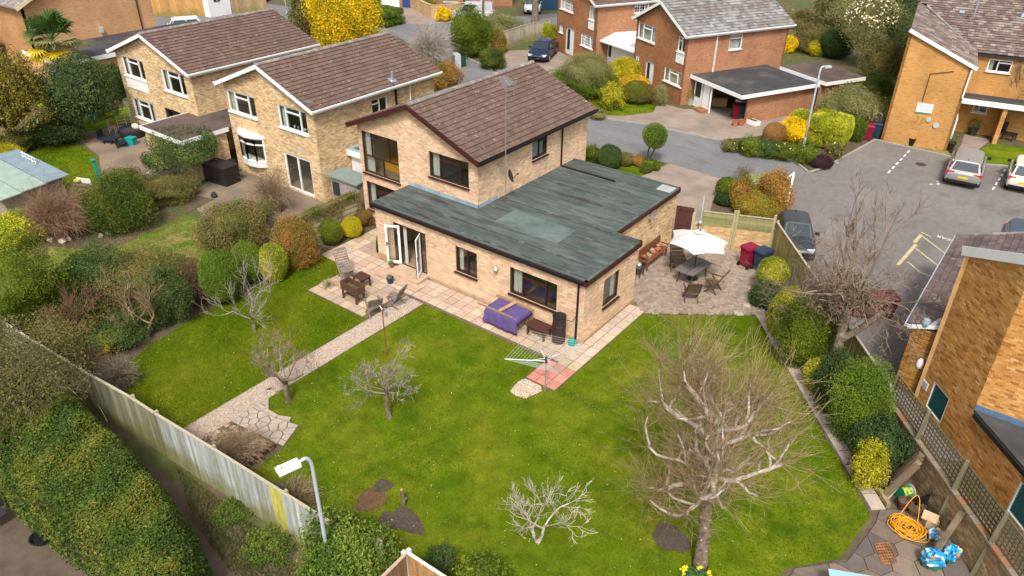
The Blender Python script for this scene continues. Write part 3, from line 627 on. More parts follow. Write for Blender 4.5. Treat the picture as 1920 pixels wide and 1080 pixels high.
def win(house, p0, p1, rect, lay=(.28, .72), top=(), fmat=None, curt='', sill=True, glaz=False, depth_=.07, low=None, bar=.06, blank=False, opener=None, name='window', sillmat=None, thr=.1, goods=None):
    """lay: mullions as fractions; top: indices of bays with a top light; low: transom height fraction (fixed glazing below)"""
    p0 = NA(p0, float); p1 = NA(p1, float); u = (p1-p0)/NORM(p1-p0); n = NA([u[1], -u[0]]); u0, u1, v0, v1 = rect; fm = fmat or m_white
    W = lambda a, d, z: Vector((p0[0]+u[0]*a-n[0]*d, p0[1]+u[1]*a-n[1]*d, z))
    an = atan2(u[1], u[0]); d0 = depth_
    def bar_(mb, a0, a1, z0, z1, d=d0, t=.07):
        c = W((a0+a1)/2, d, (z0+z1)/2); mb.box(c, (abs(a1-a0), t, abs(z1-z0)), an)
    f = MB(); b = bar
    bar_(f, u0, u1, v0, v0+b); bar_(f, u0, u1, v1-b, v1); bar_(f, u0, u0+b, v0+b, v1-b); bar_(f, u1-b, u1, v0+b, v1-b)
    w = f.build(name, fm, house)
    xs = [u0+b]+[u0+(u1-u0)*t for t in lay]+[u1-b]
    vt = v0+(v1-v0)*low if low else v0+b
    mm = MB()
    for x in xs[1:-1]: bar_(mm, x-b*.45, x+b*.45, vt if low else v0+b, v1-b, d0-.002)
    if low:
        bar_(mm, u0+b, u1-b, vt-b*.45, vt+b*.45, d0-.004); bar_(mm, (u0+u1)/2+.12-b*.4, (u0+u1)/2+.12+b*.4, v0+b, vt-b*.45, d0-.002)
    for i in top:
        zt = v1-(v1-vt)*.27; bar_(mm, xs[i]+b*.3, xs[i+1]-b*.3, zt-b*.5, zt+b*.5, d0-.005)
    if glaz:
        for x0, x1 in zip(xs[:-1], xs[1:]):
            kx = max(1, round((x1-x0)/.24)); kz = max(2, round((v1-v0)/.28))
            for i in range(1, kx): bar_(mm, x0+(x1-x0)*i/kx-.011, x0+(x1-x0)*i/kx+.011, v0+b, v1-b, d0, .03)
            for i in range(1, kz): bar_(mm, x0, x1, v0+(v1-v0)*i/kz-.011, v0+(v1-v0)*i/kz+.011, d0+.001, .03)
    if mm.F: mm.build('glazing_bars', fm, w)
    g = MB()
    for x0, x1 in zip(xs[:-1], xs[1:]):
        if blank: continue
        P = [W(x0, d0+.012, vt), W(x1, d0+.012, vt), W(x1, d0+.012, v1-b), W(x0, d0+.012, v1-b)]
        q = [p-Vector((n[0], n[1], 0))*.008 for p in P]; gp = MB().add(P+q, [(0, 1, 2, 3), (7, 6, 5, 4), (0, 4, 5, 1), (1, 5, 6, 2), (2, 6, 7, 3), (3, 7, 4, 0)]); gp.build('pane', m_frost if glaz == 'f' else m_glass, w)
    if low:
        for x0, x1 in ((u0+b, (u0+u1)/2+.12), ((u0+u1)/2+.12, u1-b)):
            P = [W(x0, d0+.012, v0+b), W(x1, d0+.012, v0+b), W(x1, d0+.012, vt), W(x0, d0+.012, vt)]
            q = [p-Vector((n[0], n[1], 0))*.008 for p in P]; MB().add(P+q, [(0, 1, 2, 3), (7, 6, 5, 4), (0, 4, 5, 1), (1, 5, 6, 2), (2, 6, 7, 3), (3, 7, 4, 0)]).build('pane', m_glass, w)
    if sill:
        s = MB(); c = W((u0+u1)/2, -.01, v0-.03); s.box(c, (u1-u0+.1, thr+.08, .05), an); s.build('sill', sillmat or fm, w)
    for side in curt:
        cw = (u1-u0)*(.2 if side in 'lr' else 1.); a0 = u0+b if side in 'lf' else u1-b-cw
        if side == 'f': cw = u1-u0-2*b
        nn = max(6, int(cw/.045)); vs_ = []; fs_ = []
        for i in range(nn+1):
            dd = d0+.14+.025*sin(i*1.9)
            vs_ += [W(a0+cw*i/nn, dd, v0+.03), W(a0+cw*i/nn, dd, v1-.05)]
        cb_ = MB().add(vs_, [(2*i, 2*i+2, 2*i+3, 2*i+1) for i in range(nn)]); cb_.build('curtain', m_curtain, w)
    if goods:
        gb = MB()
        for _ in range(goods):
            a = RU_(u0+.3*(u1-u0), u1-.2); c = W(a, d0+.16, v0+.13); gb.c = rnd.choice([(.5, .2, .25), (.6, .5, .5), (.2, .35, .2)]); gb.ell(c, (.06, .06, .09), 6, 4)
        gb.build('ornaments', m_slab_a, w)
    return w
TILES = [(.15, .094, .074), (.16, .1, .08), (.142, .088, .07), (.168, .106, .086), (.155, .098, .082), (.13, .08, .065)]
def tiles(house, O, u, s, wid, length, gauge=.3, tw=.3, pal=TILES, near=0, th=.022, clip=None, name='roof_tiles', flip=False):
    """courses of interlocking tiles from the eave corner O along u (eave) and s (up the slope)"""
    O = NA(O, float); u = NA(u, float); u /= NORM(u); s = NA(s, float); s /= NORM(s); n = np.cross(u, s)
    if n[2] < 0: n = -n
    kv = int(math.ceil(length/gauge)); L = []
    for j in range(kv):
        off = tw/2 if j % 2 else 0
        for i in range(int(math.ceil(wid/tw))+1):
            a, b = max(0, i*tw-off), min(wid, (i+1)*tw-off)
            if b-a < .04: continue
            v0, v1 = j*gauge, min(length, (j+1)*gauge+.05)
            if clip and not clip((a+b)/2, (v0+v1)/2): continue
            L.append((a, b, v0, v1))
    L = NA(L); m = len(L); C = NA(pal)[rng.integers(0, len(pal), m)]*rng.uniform(.92, 1.08, (m, 1))
    j = rng.uniform(-.004, .004, m)
    ce = O+np.outer((L[:, 0]+L[:, 1])/2, u)+np.outer((L[:, 2]+L[:, 3])/2, s)
    if near:
        rel = ce-CAM; dz = rel@_F; x = 960+FPX*(rel@_R)/dz; y = 540-FPX*(rel@_U)/dz
        full = (L[:, 1]-L[:, 0] > tw*.95) & (L[:, 3]-L[:, 2] > gauge+.04)
        idx = np.argsort(np.where(full & (x > 0) & (x < 1920) & (y > 0), dz, 1e9))[:near]
        g = tw-.002; h = gauge+.05; vs = []
        for vv, z in ((-h/2, .042), (h/2, 0)):
            for uu in (-g/2, g/2): vs += [(uu, vv, z), (uu, vv, z+th)]
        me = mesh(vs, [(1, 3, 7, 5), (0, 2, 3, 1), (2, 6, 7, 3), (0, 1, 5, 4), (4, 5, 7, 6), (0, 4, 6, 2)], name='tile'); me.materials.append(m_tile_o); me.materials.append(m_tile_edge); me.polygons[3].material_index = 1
        Rm = Matrix((u, s, n)).transposed().to_euler()
        for i in idx: piece('roof_tile', me, house, ce[i]+n*j[i], Rm, color=C[i])
        k = np.ones(m, bool); k[idx] = False; L, C, j = L[k], C[k], j[k]; m = len(L)
    V = np.zeros((m, 8, 3)); g = .001
    for i, (a, b) in enumerate(((0, 2), (1, 2), (1, 3), (0, 3))):
        base = .042 if b == 2 else 0.
        uu = L[:, a]+(g if a == 0 else -g)
        for o, zz in ((0, base), (4, base+th)):
            V[:, i+o] = O+np.outer(uu, u)+np.outer(L[:, b], s)+np.outer(j+zz, n)
    q = NA([(4, 5, 6, 7), (0, 1, 5, 4), (1, 2, 6, 5), (3, 0, 4, 7)])
    if np.dot(np.cross(u, s), n) < 0: q = q[:, ::-1]
    F = (np.arange(m)[:, None, None]*8+q[None]).reshape(-1, 4)
    CF = np.repeat(C, 4, 0); CF[1::4] *= .42; obj(name, V.reshape(-1, 3), F, m_tile_a, house, col=CF, kind='stuff')  # riser faces darkened in colour to imitate the shadow line of each course
m_tile_edge = M('shaded_tile_edge', (.06, .042, .034), .95, .3, 4)  # dark butt edge of the near tiles: overhang shadow put into the colour
def gable_roof(house, xl, xr, yf, yb, ze, zr, vis='both', near=0, fascia=None, ridge=True, under=None, pal=TILES, T=None, gut=None, tw=.3):
    """roof with its ridge along +y, eaves at xl and xr; T maps local points when the house is turned"""
    T = T or (lambda p: p); xm = (xl+xr)/2; fm = fascia or m_white
    A = lambda *p: NA(T(NA(p, float)))
    sl = sqrt((xr-xm)**2+(zr-ze)**2)
    mb = MB()
    for x in (xl, xr):
        P = [A(x, yf+.01, ze-.03), A(x, yb-.01, ze-.03), A(xm, yb-.01, zr-.03), A(xm, yf+.01, zr-.03)]; Q = [p-NA([0, 0, .05]) for p in P]
        mb.add(P+Q, [(0, 1, 2, 3), (7, 6, 5, 4), (0, 4, 5, 1), (1, 5, 6, 2), (2, 6, 7, 3), (3, 7, 4, 0)])
    mb.build('roof_underlay', m_dark, house)
    e = A(0, 1, 0)-A(0, 0, 0)
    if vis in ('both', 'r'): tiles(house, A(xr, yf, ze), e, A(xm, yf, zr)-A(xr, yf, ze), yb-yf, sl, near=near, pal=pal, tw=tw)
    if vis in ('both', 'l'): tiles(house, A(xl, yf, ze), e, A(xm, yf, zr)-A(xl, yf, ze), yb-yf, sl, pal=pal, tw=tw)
    if ridge:
        L = yb-yf; k = round(L/.42); me = None
        pr = MB(); h = .42
        dirv = A(0, 1, 0)-A(0, 0, 0); an = atan2(dirv[1], dirv[0])
        ri = [(-h/2, .14*cos(t), .11*sin(t)-.03) for t in np.linspace(0, pi, 7)]; ro = [(h/2-.02, .14*cos(t), .11*sin(t)-.03) for t in np.linspace(0, pi, 7)]
        pr.add(ri+ro, [(i, i+1, i+8, i+7) for i in range(6)]+[(6, 5, 4, 3, 2, 1, 0), (7, 8, 9, 10, 11, 12, 13)])
        me = pr.me(m_ridge, 'ridge_tile')
        for i in range(k):
            piece('ridge_tile', me, house, A(xm, yf+L*(i+.5)/k, zr+.01+RU_(-.004, .004)), (0, 0, an))
    for y in (yf-.012, yb+.012):
        for x in (xl, xr): MB().beam(A(x, y, ze-.1), A(xm, y, zr-.1), .03, .2).build('bargeboard', fm, house)
    for x, s in ((xl, -1), (xr, 1)):
        MB().beam(A(x+s*.05, yf, ze-.03), A(x+s*.05, yb, ze-.03), .1, .08).build('gutter', gut or fm, house); MB().beam(A(x-s*.03, yf+.02, ze-.12), A(x-s*.03, yb-.02, ze-.12), .03, .15).build('fascia', fm, house)
def pipe(house, pts, mat, r=.04, name='downpipe'): return MB().tube(pts, r, 8).build(name, mat, house)

HL, HR, HF, HB_ = -14.45, -7.05, 2.33, 11.0
ZE, ZR = 5.1, 6.78
house = thing('house', 'buff brick house with brown windows and flat green felt extension', 'house', (-7, 3, 0))
FP = ((HL, HF), (HR, HF))
W1 = wrect(*FP, (677, 244), (744.6, 263), (750.7, 344.5), (683.5, 321)); W2 = wrect(*FP, (803.5, 282.5), (879, 304), (879, 354), (806, 330)); W3 = wrect(*FP, (687, 339), (739, 356), (741, 396), (691, 382))
W3 = (W3[0], W3[0]+2.0, .75, W3[3])
wall(house, *FP, 0, ZE, [W1, W2, W3], BUFF_PINK, gable=(3.7, ZR))
win(house, *FP, W1, (.25, .73), (1,), m_brownf, 'l', low=.42)
win(house, *FP, W2, (.27, .77), (1,), m_brownf, 'l')
win(house, *FP, W3, (.3, .75), (1,), m_brownf, 'l')
RP = ((HR, HF), (HR, HB_))
W4 = wrect(*RP, (998, 262), (1026, 249), (1026.5, 287), (998, 302))
wall(house, *RP, 0, ZE, [W4], BUFF_PINK)
win(house, *RP, W4, (.5,), (1,), m_brownf, '', glaz='f' if 0 else False)
MB().box((HR-.25, HF+(W4[0]+W4[1])/2, (W4[2]+W4[3])/2), (.02, W4[1]-W4[0], W4[3]-W4[2])).build('blind', m_frost, house)
wall(house, (HR, HB_), (HL, HB_), 0, ZE, [], bricks=False, gable=(3.7, ZR)); wall(house, (HL, HB_), (HL, HF), 0, ZE, [], BUFF)
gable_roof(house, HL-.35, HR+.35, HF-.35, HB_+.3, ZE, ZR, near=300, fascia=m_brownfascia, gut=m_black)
fl_ = MB(); fl_.bx(HL+.17, HR-.17, HF+.17, HB_-.17, 2.45, 2.6); fl_.build('upper_floor', m_floor, house)
MB().bx(HL+.17, HR-.17, HF+3.6, HF+3.7, .02, ZE).build('inner_wall', m_room, house)
MB().bx(-11, -10.9, HF+.2, HF+3.55, .02, ZE).build('inner_wall', m_room, house)
MB().bx(HL+.17, HR-.17, HF+.17, HB_-.17, ZE+.02, ZE+.06).build('ceiling', m_room, house)
MB().bx(HL+.2, HR-.2, HF+.2, HB_-.2, .0, .03).build('room_floor', m_floor, house)
X0, YB_, H1, XG = -11.12, 9.8, 2.83, -1.22
EP = ((X0, 0), (0, 0)); Q1 = ((0, 0), (0, 3.94))
D1 = wrect(*EP, (734, 415), (797, 437), (802, 517), (745, 495)); D1 = (D1[0], D1[1], .16, D1[3])
W5 = wrect(*EP, (854, 461), (894, 475), (895, 524), (855, 507)); W6 = wrect(*EP, (955, 500), (1045, 531), (1043, 585), (957, 548)); W7 = wrect(*Q1, (1132, 526), (1161, 505), (1159, 554), (1130, 577))
wall(house, *EP, 0, H1-.1, [D1, W5, W6], BUFF_PINK); wall(house, *Q1, 0, H1-.1, [W7], BUFF_PINK)
wall(house, (0, 3.94), (XG, 3.94), 0, H1-.1, [], BUFF_PINK); wall(house, (XG, 3.94), (XG, YB_), 0, H1-.1, [], BUFF); wall(house, (XG, YB_), (HR, YB_), 0, H1-.1, [], BUFF, bricks=False); wall(house, (X0, HF), (X0, 0), 0, H1-.1, [], BUFF_PINK)
win(house, *EP, W5, (.53,), (), m_brownf, 'l'); win(house, *EP, W6, (.27, .76), (1,), m_brownf, 'l'); win(house, *Q1, W7, (), (), m_brownf, 'r')
MB().bx(X0+.17, -.17, .17, 3.8, .0, .16).build('room_floor', m_floor, house); MB().bx(X0+.17, -.17, 3.72, 3.8, .16, H1-.15).build('inner_wall', m_room, house)
MB().bx(-5.2, -5.1, .2, 3.7, .16, H1-.15).build('inner_wall', m_room, house); MB().bx(-8.2, -8.1, .2, 3.7, .16, H1-.15).build('inner_wall', m_room, house)
ov = .1
roofp = [(X0-ov, -ov), (ov, -ov), (ov, 3.94+ov), (XG+ov, 3.94+ov), (XG+ov, YB_+ov), (HR+.012, YB_+ov), (HR+.012, HF-.012), (X0-ov, HF-.012)]
MB().prism(roofp, H1-.08, H1-.02).build('flat_roof', m_felt, house)
m_felt_lap = M('felt_lap', (.05, .06, .056), .9, .3, 3, (.12, .14, .13), 2.2, .5, .6)
for i, (x0, x1, y0, y1) in enumerate([(X0-ov+.02, HR, .92, HF-.03), (X0-ov+.02, -.02, .12, .94), (HR-1.2, -.02, .96, 1.9), (HR+.03, -.02, 1.92, 2.86), (HR+.03, -.02, 2.88, 3.9)]+[(HR+.03, XG, 3.86+j*.98, 3.86+(j+1)*.98) for j in range(6)]):
    mb = MB(); z = H1-.018+.0035*(i % 3)+.001*(i//3); y1 = min(y1, YB_+.02)
    MB().bx(x0+.01, x1-.01, y0-.03, y0+.05, z+.0045, z+.009).build('felt_lap', m_felt_lap, house)
    mb.bx(x0, x1, y0, y1, z, z+.004); mb.build('felt_strip', M('roof_felt_strip', tuple(NA((.1, .118, .108))*RU_(.86, 1.1)), .9, .35, 2.4, (.068, .084, .077), 1.1, .42, .6, bump=.3, bs=50, col3=(.055, .046, .043), s3=.9, lo3=.55+.03*(i % 3), hi3=.7, stretch=(.5, 2.2, 1)), house)
MB().bx(-5.7, -2.5, 1.75, 3.2, H1-.006, H1-.002).build('felt_patch', M('pale_felt', (.13, .165, .152), .9, .25, 2, (.095, .12, .112), .8, .45, .65, bump=.2, bs=50), house)
MB().bx(XG-.75, XG+.02, YB_-.75, YB_-.05, H1-.004, H1+.002).build('felt_patch', M('grey_felt', (.35, .36, .34), .9, .2, 2), house)
for i, (a, b) in enumerate(zip(roofp[:5], roofp[1:6])):
    a, b = NA(a), NA(b); d = (b-a)/NORM(b-a); n = NA([d[1], -d[0]])
    MB().beam((*(a+n*.012-d*.0), H1-.12), (*(b+n*.012), H1-.12), .03, .2).build('fascia', m_brownfascia, house)
    MB().beam((*(a-n*.05), H1), (*(b-n*.05), H1), .1, .05).build('felt_edge', m_felt, house)
MB().beam((X0-ov-.012, HF-.02, H1-.12), (X0-ov-.012, -ov, H1-.12), .03, .2).build('fascia', m_brownfascia, house)
MB().beam((X0-ov, -ov-.07, H1-.08), (0, -ov-.07, H1-.08), .1, .09).build('gutter', m_black, house)
lf = MB(); lf.bx(X0-ov, HR+.02, HF-.02, HF-.003, H1-.02, H1+.16); lf.bx(HR+.003, HR+.02, HF-.02, HF+1.35, H1-.02, H1+.16); lf.build('lead_flashing', m_lead, house)
pipe(house, [(-.25, -.07, H1-.12), (-.25, -.07, .1)], m_black, .045); pipe(house, [(HR+.2, HF+6.3, ZE-.1), (HR+.08, HF+6.3, ZE-.22), (HR+.08, HF+6.3, H1+.05), (HR+.2, HF+6.3, H1+.03), (HR+3.2, HF+6.25, H1+.03)], m_black, .045)
fr = MB(); u0, u1, v0, v1 = D1; x0, x1 = X0+u0, X0+u1
fr.bx(x0, x1, .03, .1, v1-.08, v1); fr.bx(x0, x0+.07, .03, .1, v0, v1-.08); fr.bx(x1-.07, x1, .03, .1, v0, v1-.08); fr.bx(x0, x1, .03, .1, v0-.05, v0+.02); fr.bx(x0+.32, x0+.38, .031, .099, v0, v1-.08); fr.bx(x1-.38, x1-.32, .031, .099, v0, v1-.08)
dfr = fr.build('door_frame', m_brownf, house)
def leaf_door(hx, ang, L, lab):
    m1 = MB(); h0, h1 = v0+.03, v1-.1
    def tr(p): return (hx+p[0]*cos(ang)-p[1]*sin(ang), .02+p[0]*sin(ang)+p[1]*cos(ang), p[2])
    def bb(mb, a0, a1, z0, z1, d0, d1):
        P = [tr((x, y, z)) for z in (z0, z1) for x, y in ((a0, d0), (a1, d0), (a1, d1), (a0, d1))]; mb.add(P, [(3, 2, 1, 0), (4, 5, 6, 7), (0, 1, 5, 4), (1, 2, 6, 5), (2, 3, 7, 6), (3, 0, 4, 7)])
    for d0, d1, mt, nm in ((-.03, .005, m_brownf, 'outer_face'), (.005, .04, m_white, None)):
        mb = MB(); bb(mb, 0, L, h0, h0+.13, d0, d1); bb(mb, 0, L, h1-.1, h1, d0, d1); bb(mb, 0, .1, h0+.13, h1-.1, d0, d1); bb(mb, L-.1, L, h0+.13, h1-.1, d0, d1)
        if nm is None: dd = mb.build('door', mt, house, label=lab); base = dd
        else: keepm = mb
    keepm.build('outer_face', m_brownf, base)
    g = MB(); bb(g, .1, L-.1, h0+.13, h1-.1, 0, .01); g.build('pane', m_glass, base)
    hd = MB(); bb(hd, L-.07, L-.03, (h0+h1)/2-.1, (h0+h1)/2+.1, .04, .07); bb(hd, L-.17, L-.03, (h0+h1)/2+.02, (h0+h1)/2+.05, .07, .09); hd.build('handle', m_black, base)
leaf_door(x0+.38, radians(180+28), .68, 'glazed door leaf opened back against the wall, white inside')
leaf_door(x1-.38, radians(-62), -.0+.68, 'glazed door leaf standing straight out from the wall')
for xa, xb in ((x0+.07, x0+.32), (x1-.32, x1-.07)): MB().bx(xa, xb, .06, .066, v0+.02, v1-.08).build('side_pane', m_glass, dfr)
cu = MB(); 
for xa in (x0+.42, x1-.62):
    nn = 8; cu.add([(xa+.2*i/nn, .2+.03*sin(i*2.), z) for i in range(nn+1) for z in (v0, v1-.1)], [(2*i, 2*i+2, 2*i+3, 2*i+1) for i in range(nn)])
cu.build('curtain', m_curtain, dfr)
st = MB(); st.bx(x0+.35, x1+.12, -.82, -.02, .07, .16); st.build('door_step', M('step_stone', (.48, .34, .23), .85, .2, 4, bump=.2), house)
MB().bx(x0-.1, x1+.5, -1.3, -.83, .06, .1).build('door_step', M('step_stone_b', (.46, .31, .22), .85, .2, 4, bump=.2), house)
MB().beam((X0, -.035, .16), (X0+u0-.05, -.035, .16), .05, .3).build('plinth', M('plinth', (.42, .27, .16), .9, .2, 4, bump=.3), house)
MB().beam((X0+u1+.3, -.05, .09), (0.0, -.05, .09), .09, .17).build('plinth', M('plinth2', (.42, .29, .18), .9, .25, 4, bump=.3), house)
MB().beam((.045, -.09, .09), (.045, 3.9, .09), .09, .17).build('plinth', M('plinth3', (.36, .26, .15), .9, .3, 4, bump=.3), house)
for px, py, wl in ((933, 500, EP), ):
    a, z = onwall(*wl, px, py); l = MB(); l.lathe([(.03, 0), (.1, .02), (.12, .12), (.05, .2), (.02, .26)], (X0+a, -.13, z-.15), 10); l.beam((X0+a, 0, z), (X0+a, -.12, z), .03); l.build('wall_lamp', m_metal, house)
a, z = onwall((XG, 3.94), (XG, YB_), 1219, 404); l = MB(); l.box((XG+.06, 3.94+a, z), (.12, .16, .2)); l.beam((XG, 3.94+a-.2, z-.05), (XG+.25, 3.94+a-.2, z+.05), .08); l.beam((XG, 3.94+a+.2, z-.05), (XG+.25, 3.94+a+.2, z+.05), .08); l.build('floodlight', m_metal, house)
bx_, by_ = HR+.45, HF+1.35
ma = MB(); ma.tube([(bx_, by_, 3.2), (bx_, by_, 8.3)], .022, 8); ma.beam((HR, by_-.1, 4.5), (bx_, by_, 4.5), .03); ma.beam((HR, by_-.1, 3.35), (bx_, by_, 3.35), .03); mast = ma.build('aerial_mast', m_metal, house)
ae = MB(); d = Vector((-.75, .66, .0)); c = Vector((bx_, by_, 8.2)); ae.beam(c-d*.75, c+d*.6, .025)
for i in range(13):
    q = c-d*.7+d*i*.1; s = Vector((d.y, -d.x, 0)); l_ = .3-.008*i; ae.tube([q-s*l_, q+s*l_], .008, 4)
for zz in (-.18, -.1, .1, .18): 
    q = c-d*.75+Vector((0, 0, zz)); ae.tube([q-s*.3, q+s*.3], .008, 4)
ae.build('aerial', m_metal, mast)
di = MB(); c = Vector((bx_+.12, by_+.1, 4.0)); ax = Vector((.8, .5, .35)).normalized(); ex = ax.orthogonal().normalized(); ey = ax.cross(ex); vs = [c]; 
for r, zz in ((.12, .012), (.22, .05), (.3, .1)):
    for j in range(14): t = 2*pi*j/14; vs.append(c+(ex*cos(t)+ey*sin(t))*r+ax*zz)
fs = [(0, 1+j, 1+(j+1) % 14) for j in range(14)]+[(1+k*14+j, 1+(k+1)*14+j, 1+(k+1)*14+(j+1) % 14, 1+k*14+(j+1) % 14) for k in range(2) for j in range(14)]
nv_ = len(vs); vs += [v-ax*.012 for v in vs]; fs += [tuple(nv_+i for i in f[::-1]) for f in fs]; di.add(vs, fs); di.beam(c-ex*.25+ax*.05, c+ax*.38, .02); di.box(c+ax*.4, (.06, .06, .06)); di.build('satellite_dish', m_dark, mast)
bed = thing('bed', 'bed with a mustard yellow cover seen through the tall upstairs window', 'bed', (-13, HF+1.9, 2.6)); MB().bx(-13.9, -12.2, HF+1.0, HF+3.2, 2.62, 3.05).build('mattress', M('mustard_cover', (.62, .3, .02), .9, .1), bed); MB().bx(-13.8, -12.3, HF+2.6, HF+3.1, 3.05, 3.2).build('pillow', m_white, bed)
ch = thing('chair', 'orange wooden chair with a red cushion seen through the open french doors', 'chair', (x0+1.15, 1.0, .16)); m_orw = M('orange_wood', (.5, .17, .02), .6, .1)
xc = x0+1.15
for sx in (-.2, .2):
    for sy in (.8, 1.2): MB().bx(xc+sx-.025, xc+sx+.025, sy-.025, sy+.025, .16, .6 if sy < 1 else 1.1).build('leg', m_orw, ch)
MB().bx(xc-.24, xc+.24, .78, 1.24, .6, .64).build('seat', m_orw, ch); MB().ell((xc, 1.1, 1.0), (.22, .09, .25), 10, 6).build('cushion', M('red_cloth', (.35, .03, .02), .9, .2), ch)
for i in range(3): MB().bx(xc-.16+i*.14, xc-.1+i*.14, 1.19, 1.21, .66, 1.05).build('slat', m_orw, ch)

def neighbour(lab, xl, xr, yf, yb):
    return thing('house', lab, 'house', ((xl+xr)/2, yf+1, 0))
n1 = neighbour('buff brick house with white sliding patio door and bow window', -25.25, -17.75, 2.45, 11.25)
A1 = ((-25.25, 2.45), (-17.75, 2.45)); B1 = ((-17.75, 2.45), (-17.75, 11.25))
a1 = wrect(*A1, (424, 166.5), (479, 185), (480, 222), (430, 207)); a2 = wrect(*A1, (519, 194), (574, 211), (578, 255), (525, 236)); a3 = wrect(*A1, (532, 285), (582, 302), (591, 371), (541, 351)); a3 = (a3[0], a3[1], .08, a3[3]); a4 = (.8, 2.8, 1.15, 2.5)
b1 = wrect(*B1, (696, 179), (726, 171), (727, 207), (697, 215)); b1 = (b1[0], b1[1], 3.5, 4.6)
wall(n1, *A1, 0, ZE, [a1, a2, a3, a4], BUFF, gable=(3.75, 6.7)); wall(n1, *B1, 0, ZE, [b1], BUFF); wall(n1, (-17.75, 11.25), (-25.25, 11.25), 0, ZE, [], bricks=False, gable=(3.75, 6.7)); wall(n1, (-25.25, 11.25), (-25.25, 2.45), 0, ZE, [], BUFF)
win(n1, *A1, a1, (.27, .75), (1,), None, 'l'); win(n1, *A1, a2, (.25, .76), (1,), None, 'l', goods=4); win(n1, *A1, a3, (.5,), (), None, '', bar=.09, sill=False); win(n1, *B1, b1, (.5,), (0,), None, '')
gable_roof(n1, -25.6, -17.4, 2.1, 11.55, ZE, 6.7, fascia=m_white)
for h, x0_, x1_, y0_, y1_ in ((n1, -25.25, -17.75, 2.45, 11.25),):
    MB().bx(x0_+.17, x1_-.17, y0_+.17, y1_-.17, 2.45, 2.6).build('upper_floor', m_floor, h); MB().bx(x0_+.17, x1_-.17, y0_+3.4, y0_+3.5, .03, ZE).build('inner_wall', m_room, h); MB().bx(x0_+.17, x1_-.17, y0_+.17, y1_-.17, ZE+.02, ZE+.06).build('ceiling', m_room, h); MB().bx(x0_+.17, x1_-.17, y0_+.17, y1_-.17, 0, .04).build('room_floor', m_floor, h)
bw = MB(); c0 = -23.45; pts = [(c0-1.05, 2.42), (c0-.65, 2.12), (c0, 2.0), (c0+.65, 2.12), (c0+1.05, 2.42)]
hoodp = [(c0-1.2, 2.44)]+[(p[0]*1.0, p[1]-.1) for p in pts]+[(c0+1.2, 2.44)]
MB().prism(hoodp, 2.5, 2.66).build('bow_window_hood', m_whitewood, n1)
bwin = MB().prism([(c0-1.1, 2.44)]+[(p[0], p[1]-.04) for p in pts]+[(c0+1.1, 2.44)], 1.1, 1.16).build('bow_window', m_white, n1)
MB().prism([(c0-1.06, 2.44)]+[(p[0], p[1]) for p in pts]+[(c0+1.06, 2.44)], .8, 1.1).build('bow_window_base', m_whitewood, n1)
for p, q in zip(pts[:-1], pts[1:]):
    f = MB()
    for z in (1.19, 2.46, 2.12): f.beam((*p, z), (*q, z), .05, .07)
    f.beam((*p, 1.16), (*p, 2.5), .07); f.beam((*q, 1.16), (*q, 2.5), .07); m_ = ((p[0]+q[0])/2, (p[1]+q[1])/2); f.build('sash', m_white, bwin)
    MB().add([(*p, 1.2), (*q, 1.2), (*q, 2.45), (*p, 2.45)]+[(p[0], p[1]+.01, 1.2), (q[0], q[1]+.01, 1.2), (q[0], q[1]+.01, 2.45), (p[0], p[1]+.01, 2.45)], [(0, 1, 2, 3), (7, 6, 5, 4)]).build('pane', m_glass, bwin)
MB().beam((-17.68, 8.1, 2.4), (-17.68, 8.1, ZE-.1), .09).build('downpipe', m_black, n1); pipe(n1, [(-17.68, 9.2, 2.4), (-17.68, 9.2, ZE-.15), (-17.4, 9.2, ZE-.05)], m_white, .04)
fl2 = MB(); p_ = NA(G(735, 140, 6.0)); fl2.cyl((p_[0], p_[1], 5.4), .07, .75, 12); fl2.build('flue', m_metal, n1); MB().box((p_[0], p_[1], 5.72), (.4, .4, .03), 0, Matrix.Rotation(radians(22), 4, 'Y')).build('flue_plate', m_metal, n1)
ar = MB(); c = Vector((-17.65, 2.15, 5.5)); ar.tube([c-Vector((0, 0, .6)), c], .015, 6); ar.beam(c+Vector((-.4, .2, 0)), c+Vector((.4, -.2, .1)), .02)
for i in range(7): q = c+Vector((-.4+.12*i, .2-.06*i, .015*i)); ar.tube([q-Vector((.09, .18, 0)), q+Vector((.09, .18, 0))], .007, 4)
ar.build('aerial', m_metal, n1)
pq = MB()
for i in range(7):
    for j in range(2): pq.box((-19.9+i*.2, 2.44, 2.5+j*.16), (.17, .03, .12))
pq.build('decorative_brick_panel', m_brick_a if 0 else m_mortar, n1)
ex = thing('house_extension', 'brown flat roofed brick wing with white fascia half hidden by climbing plant', 'extension', (-27, 2, 0))
wall(ex, (-29.3, -.5), (-25.5, -.5), 0, 2.35, [], BUFF); wall(ex, (-25.5, -.5), (-25.5, 2.2), 0, 2.35, [], BUFF); wall(ex, (-29.3, 4.4), (-29.3, -.5), 0, 2.35, [], BUFF, bricks=False)
MB().bx(-29.45, -25.35, -.65, 4.4, 2.42, 2.52).build('flat_roof', m_felt_brown, ex)
for a, b in (((-29.47, -.67), (-25.33, -.67)), ((-25.33, -.67), (-25.33, 2.3)), ((-29.47, 4.4), (-29.47, -.67))): MB().beam((*a, 2.44), (*b, 2.44), .03, .24).build('fascia', m_whitewood, ex)
MB().bx(-29.2, -25.3, 4.42, 4.5, 2.3, 2.62).build('parapet_board', m_whitewood, ex)
n2 = neighbour('buff brick house with white panel under its upper window, farther left neighbour', -36.55, -28.35, 2.4, 11.2)
A2 = ((-36.55, 2.4), (-28.35, 2.4))
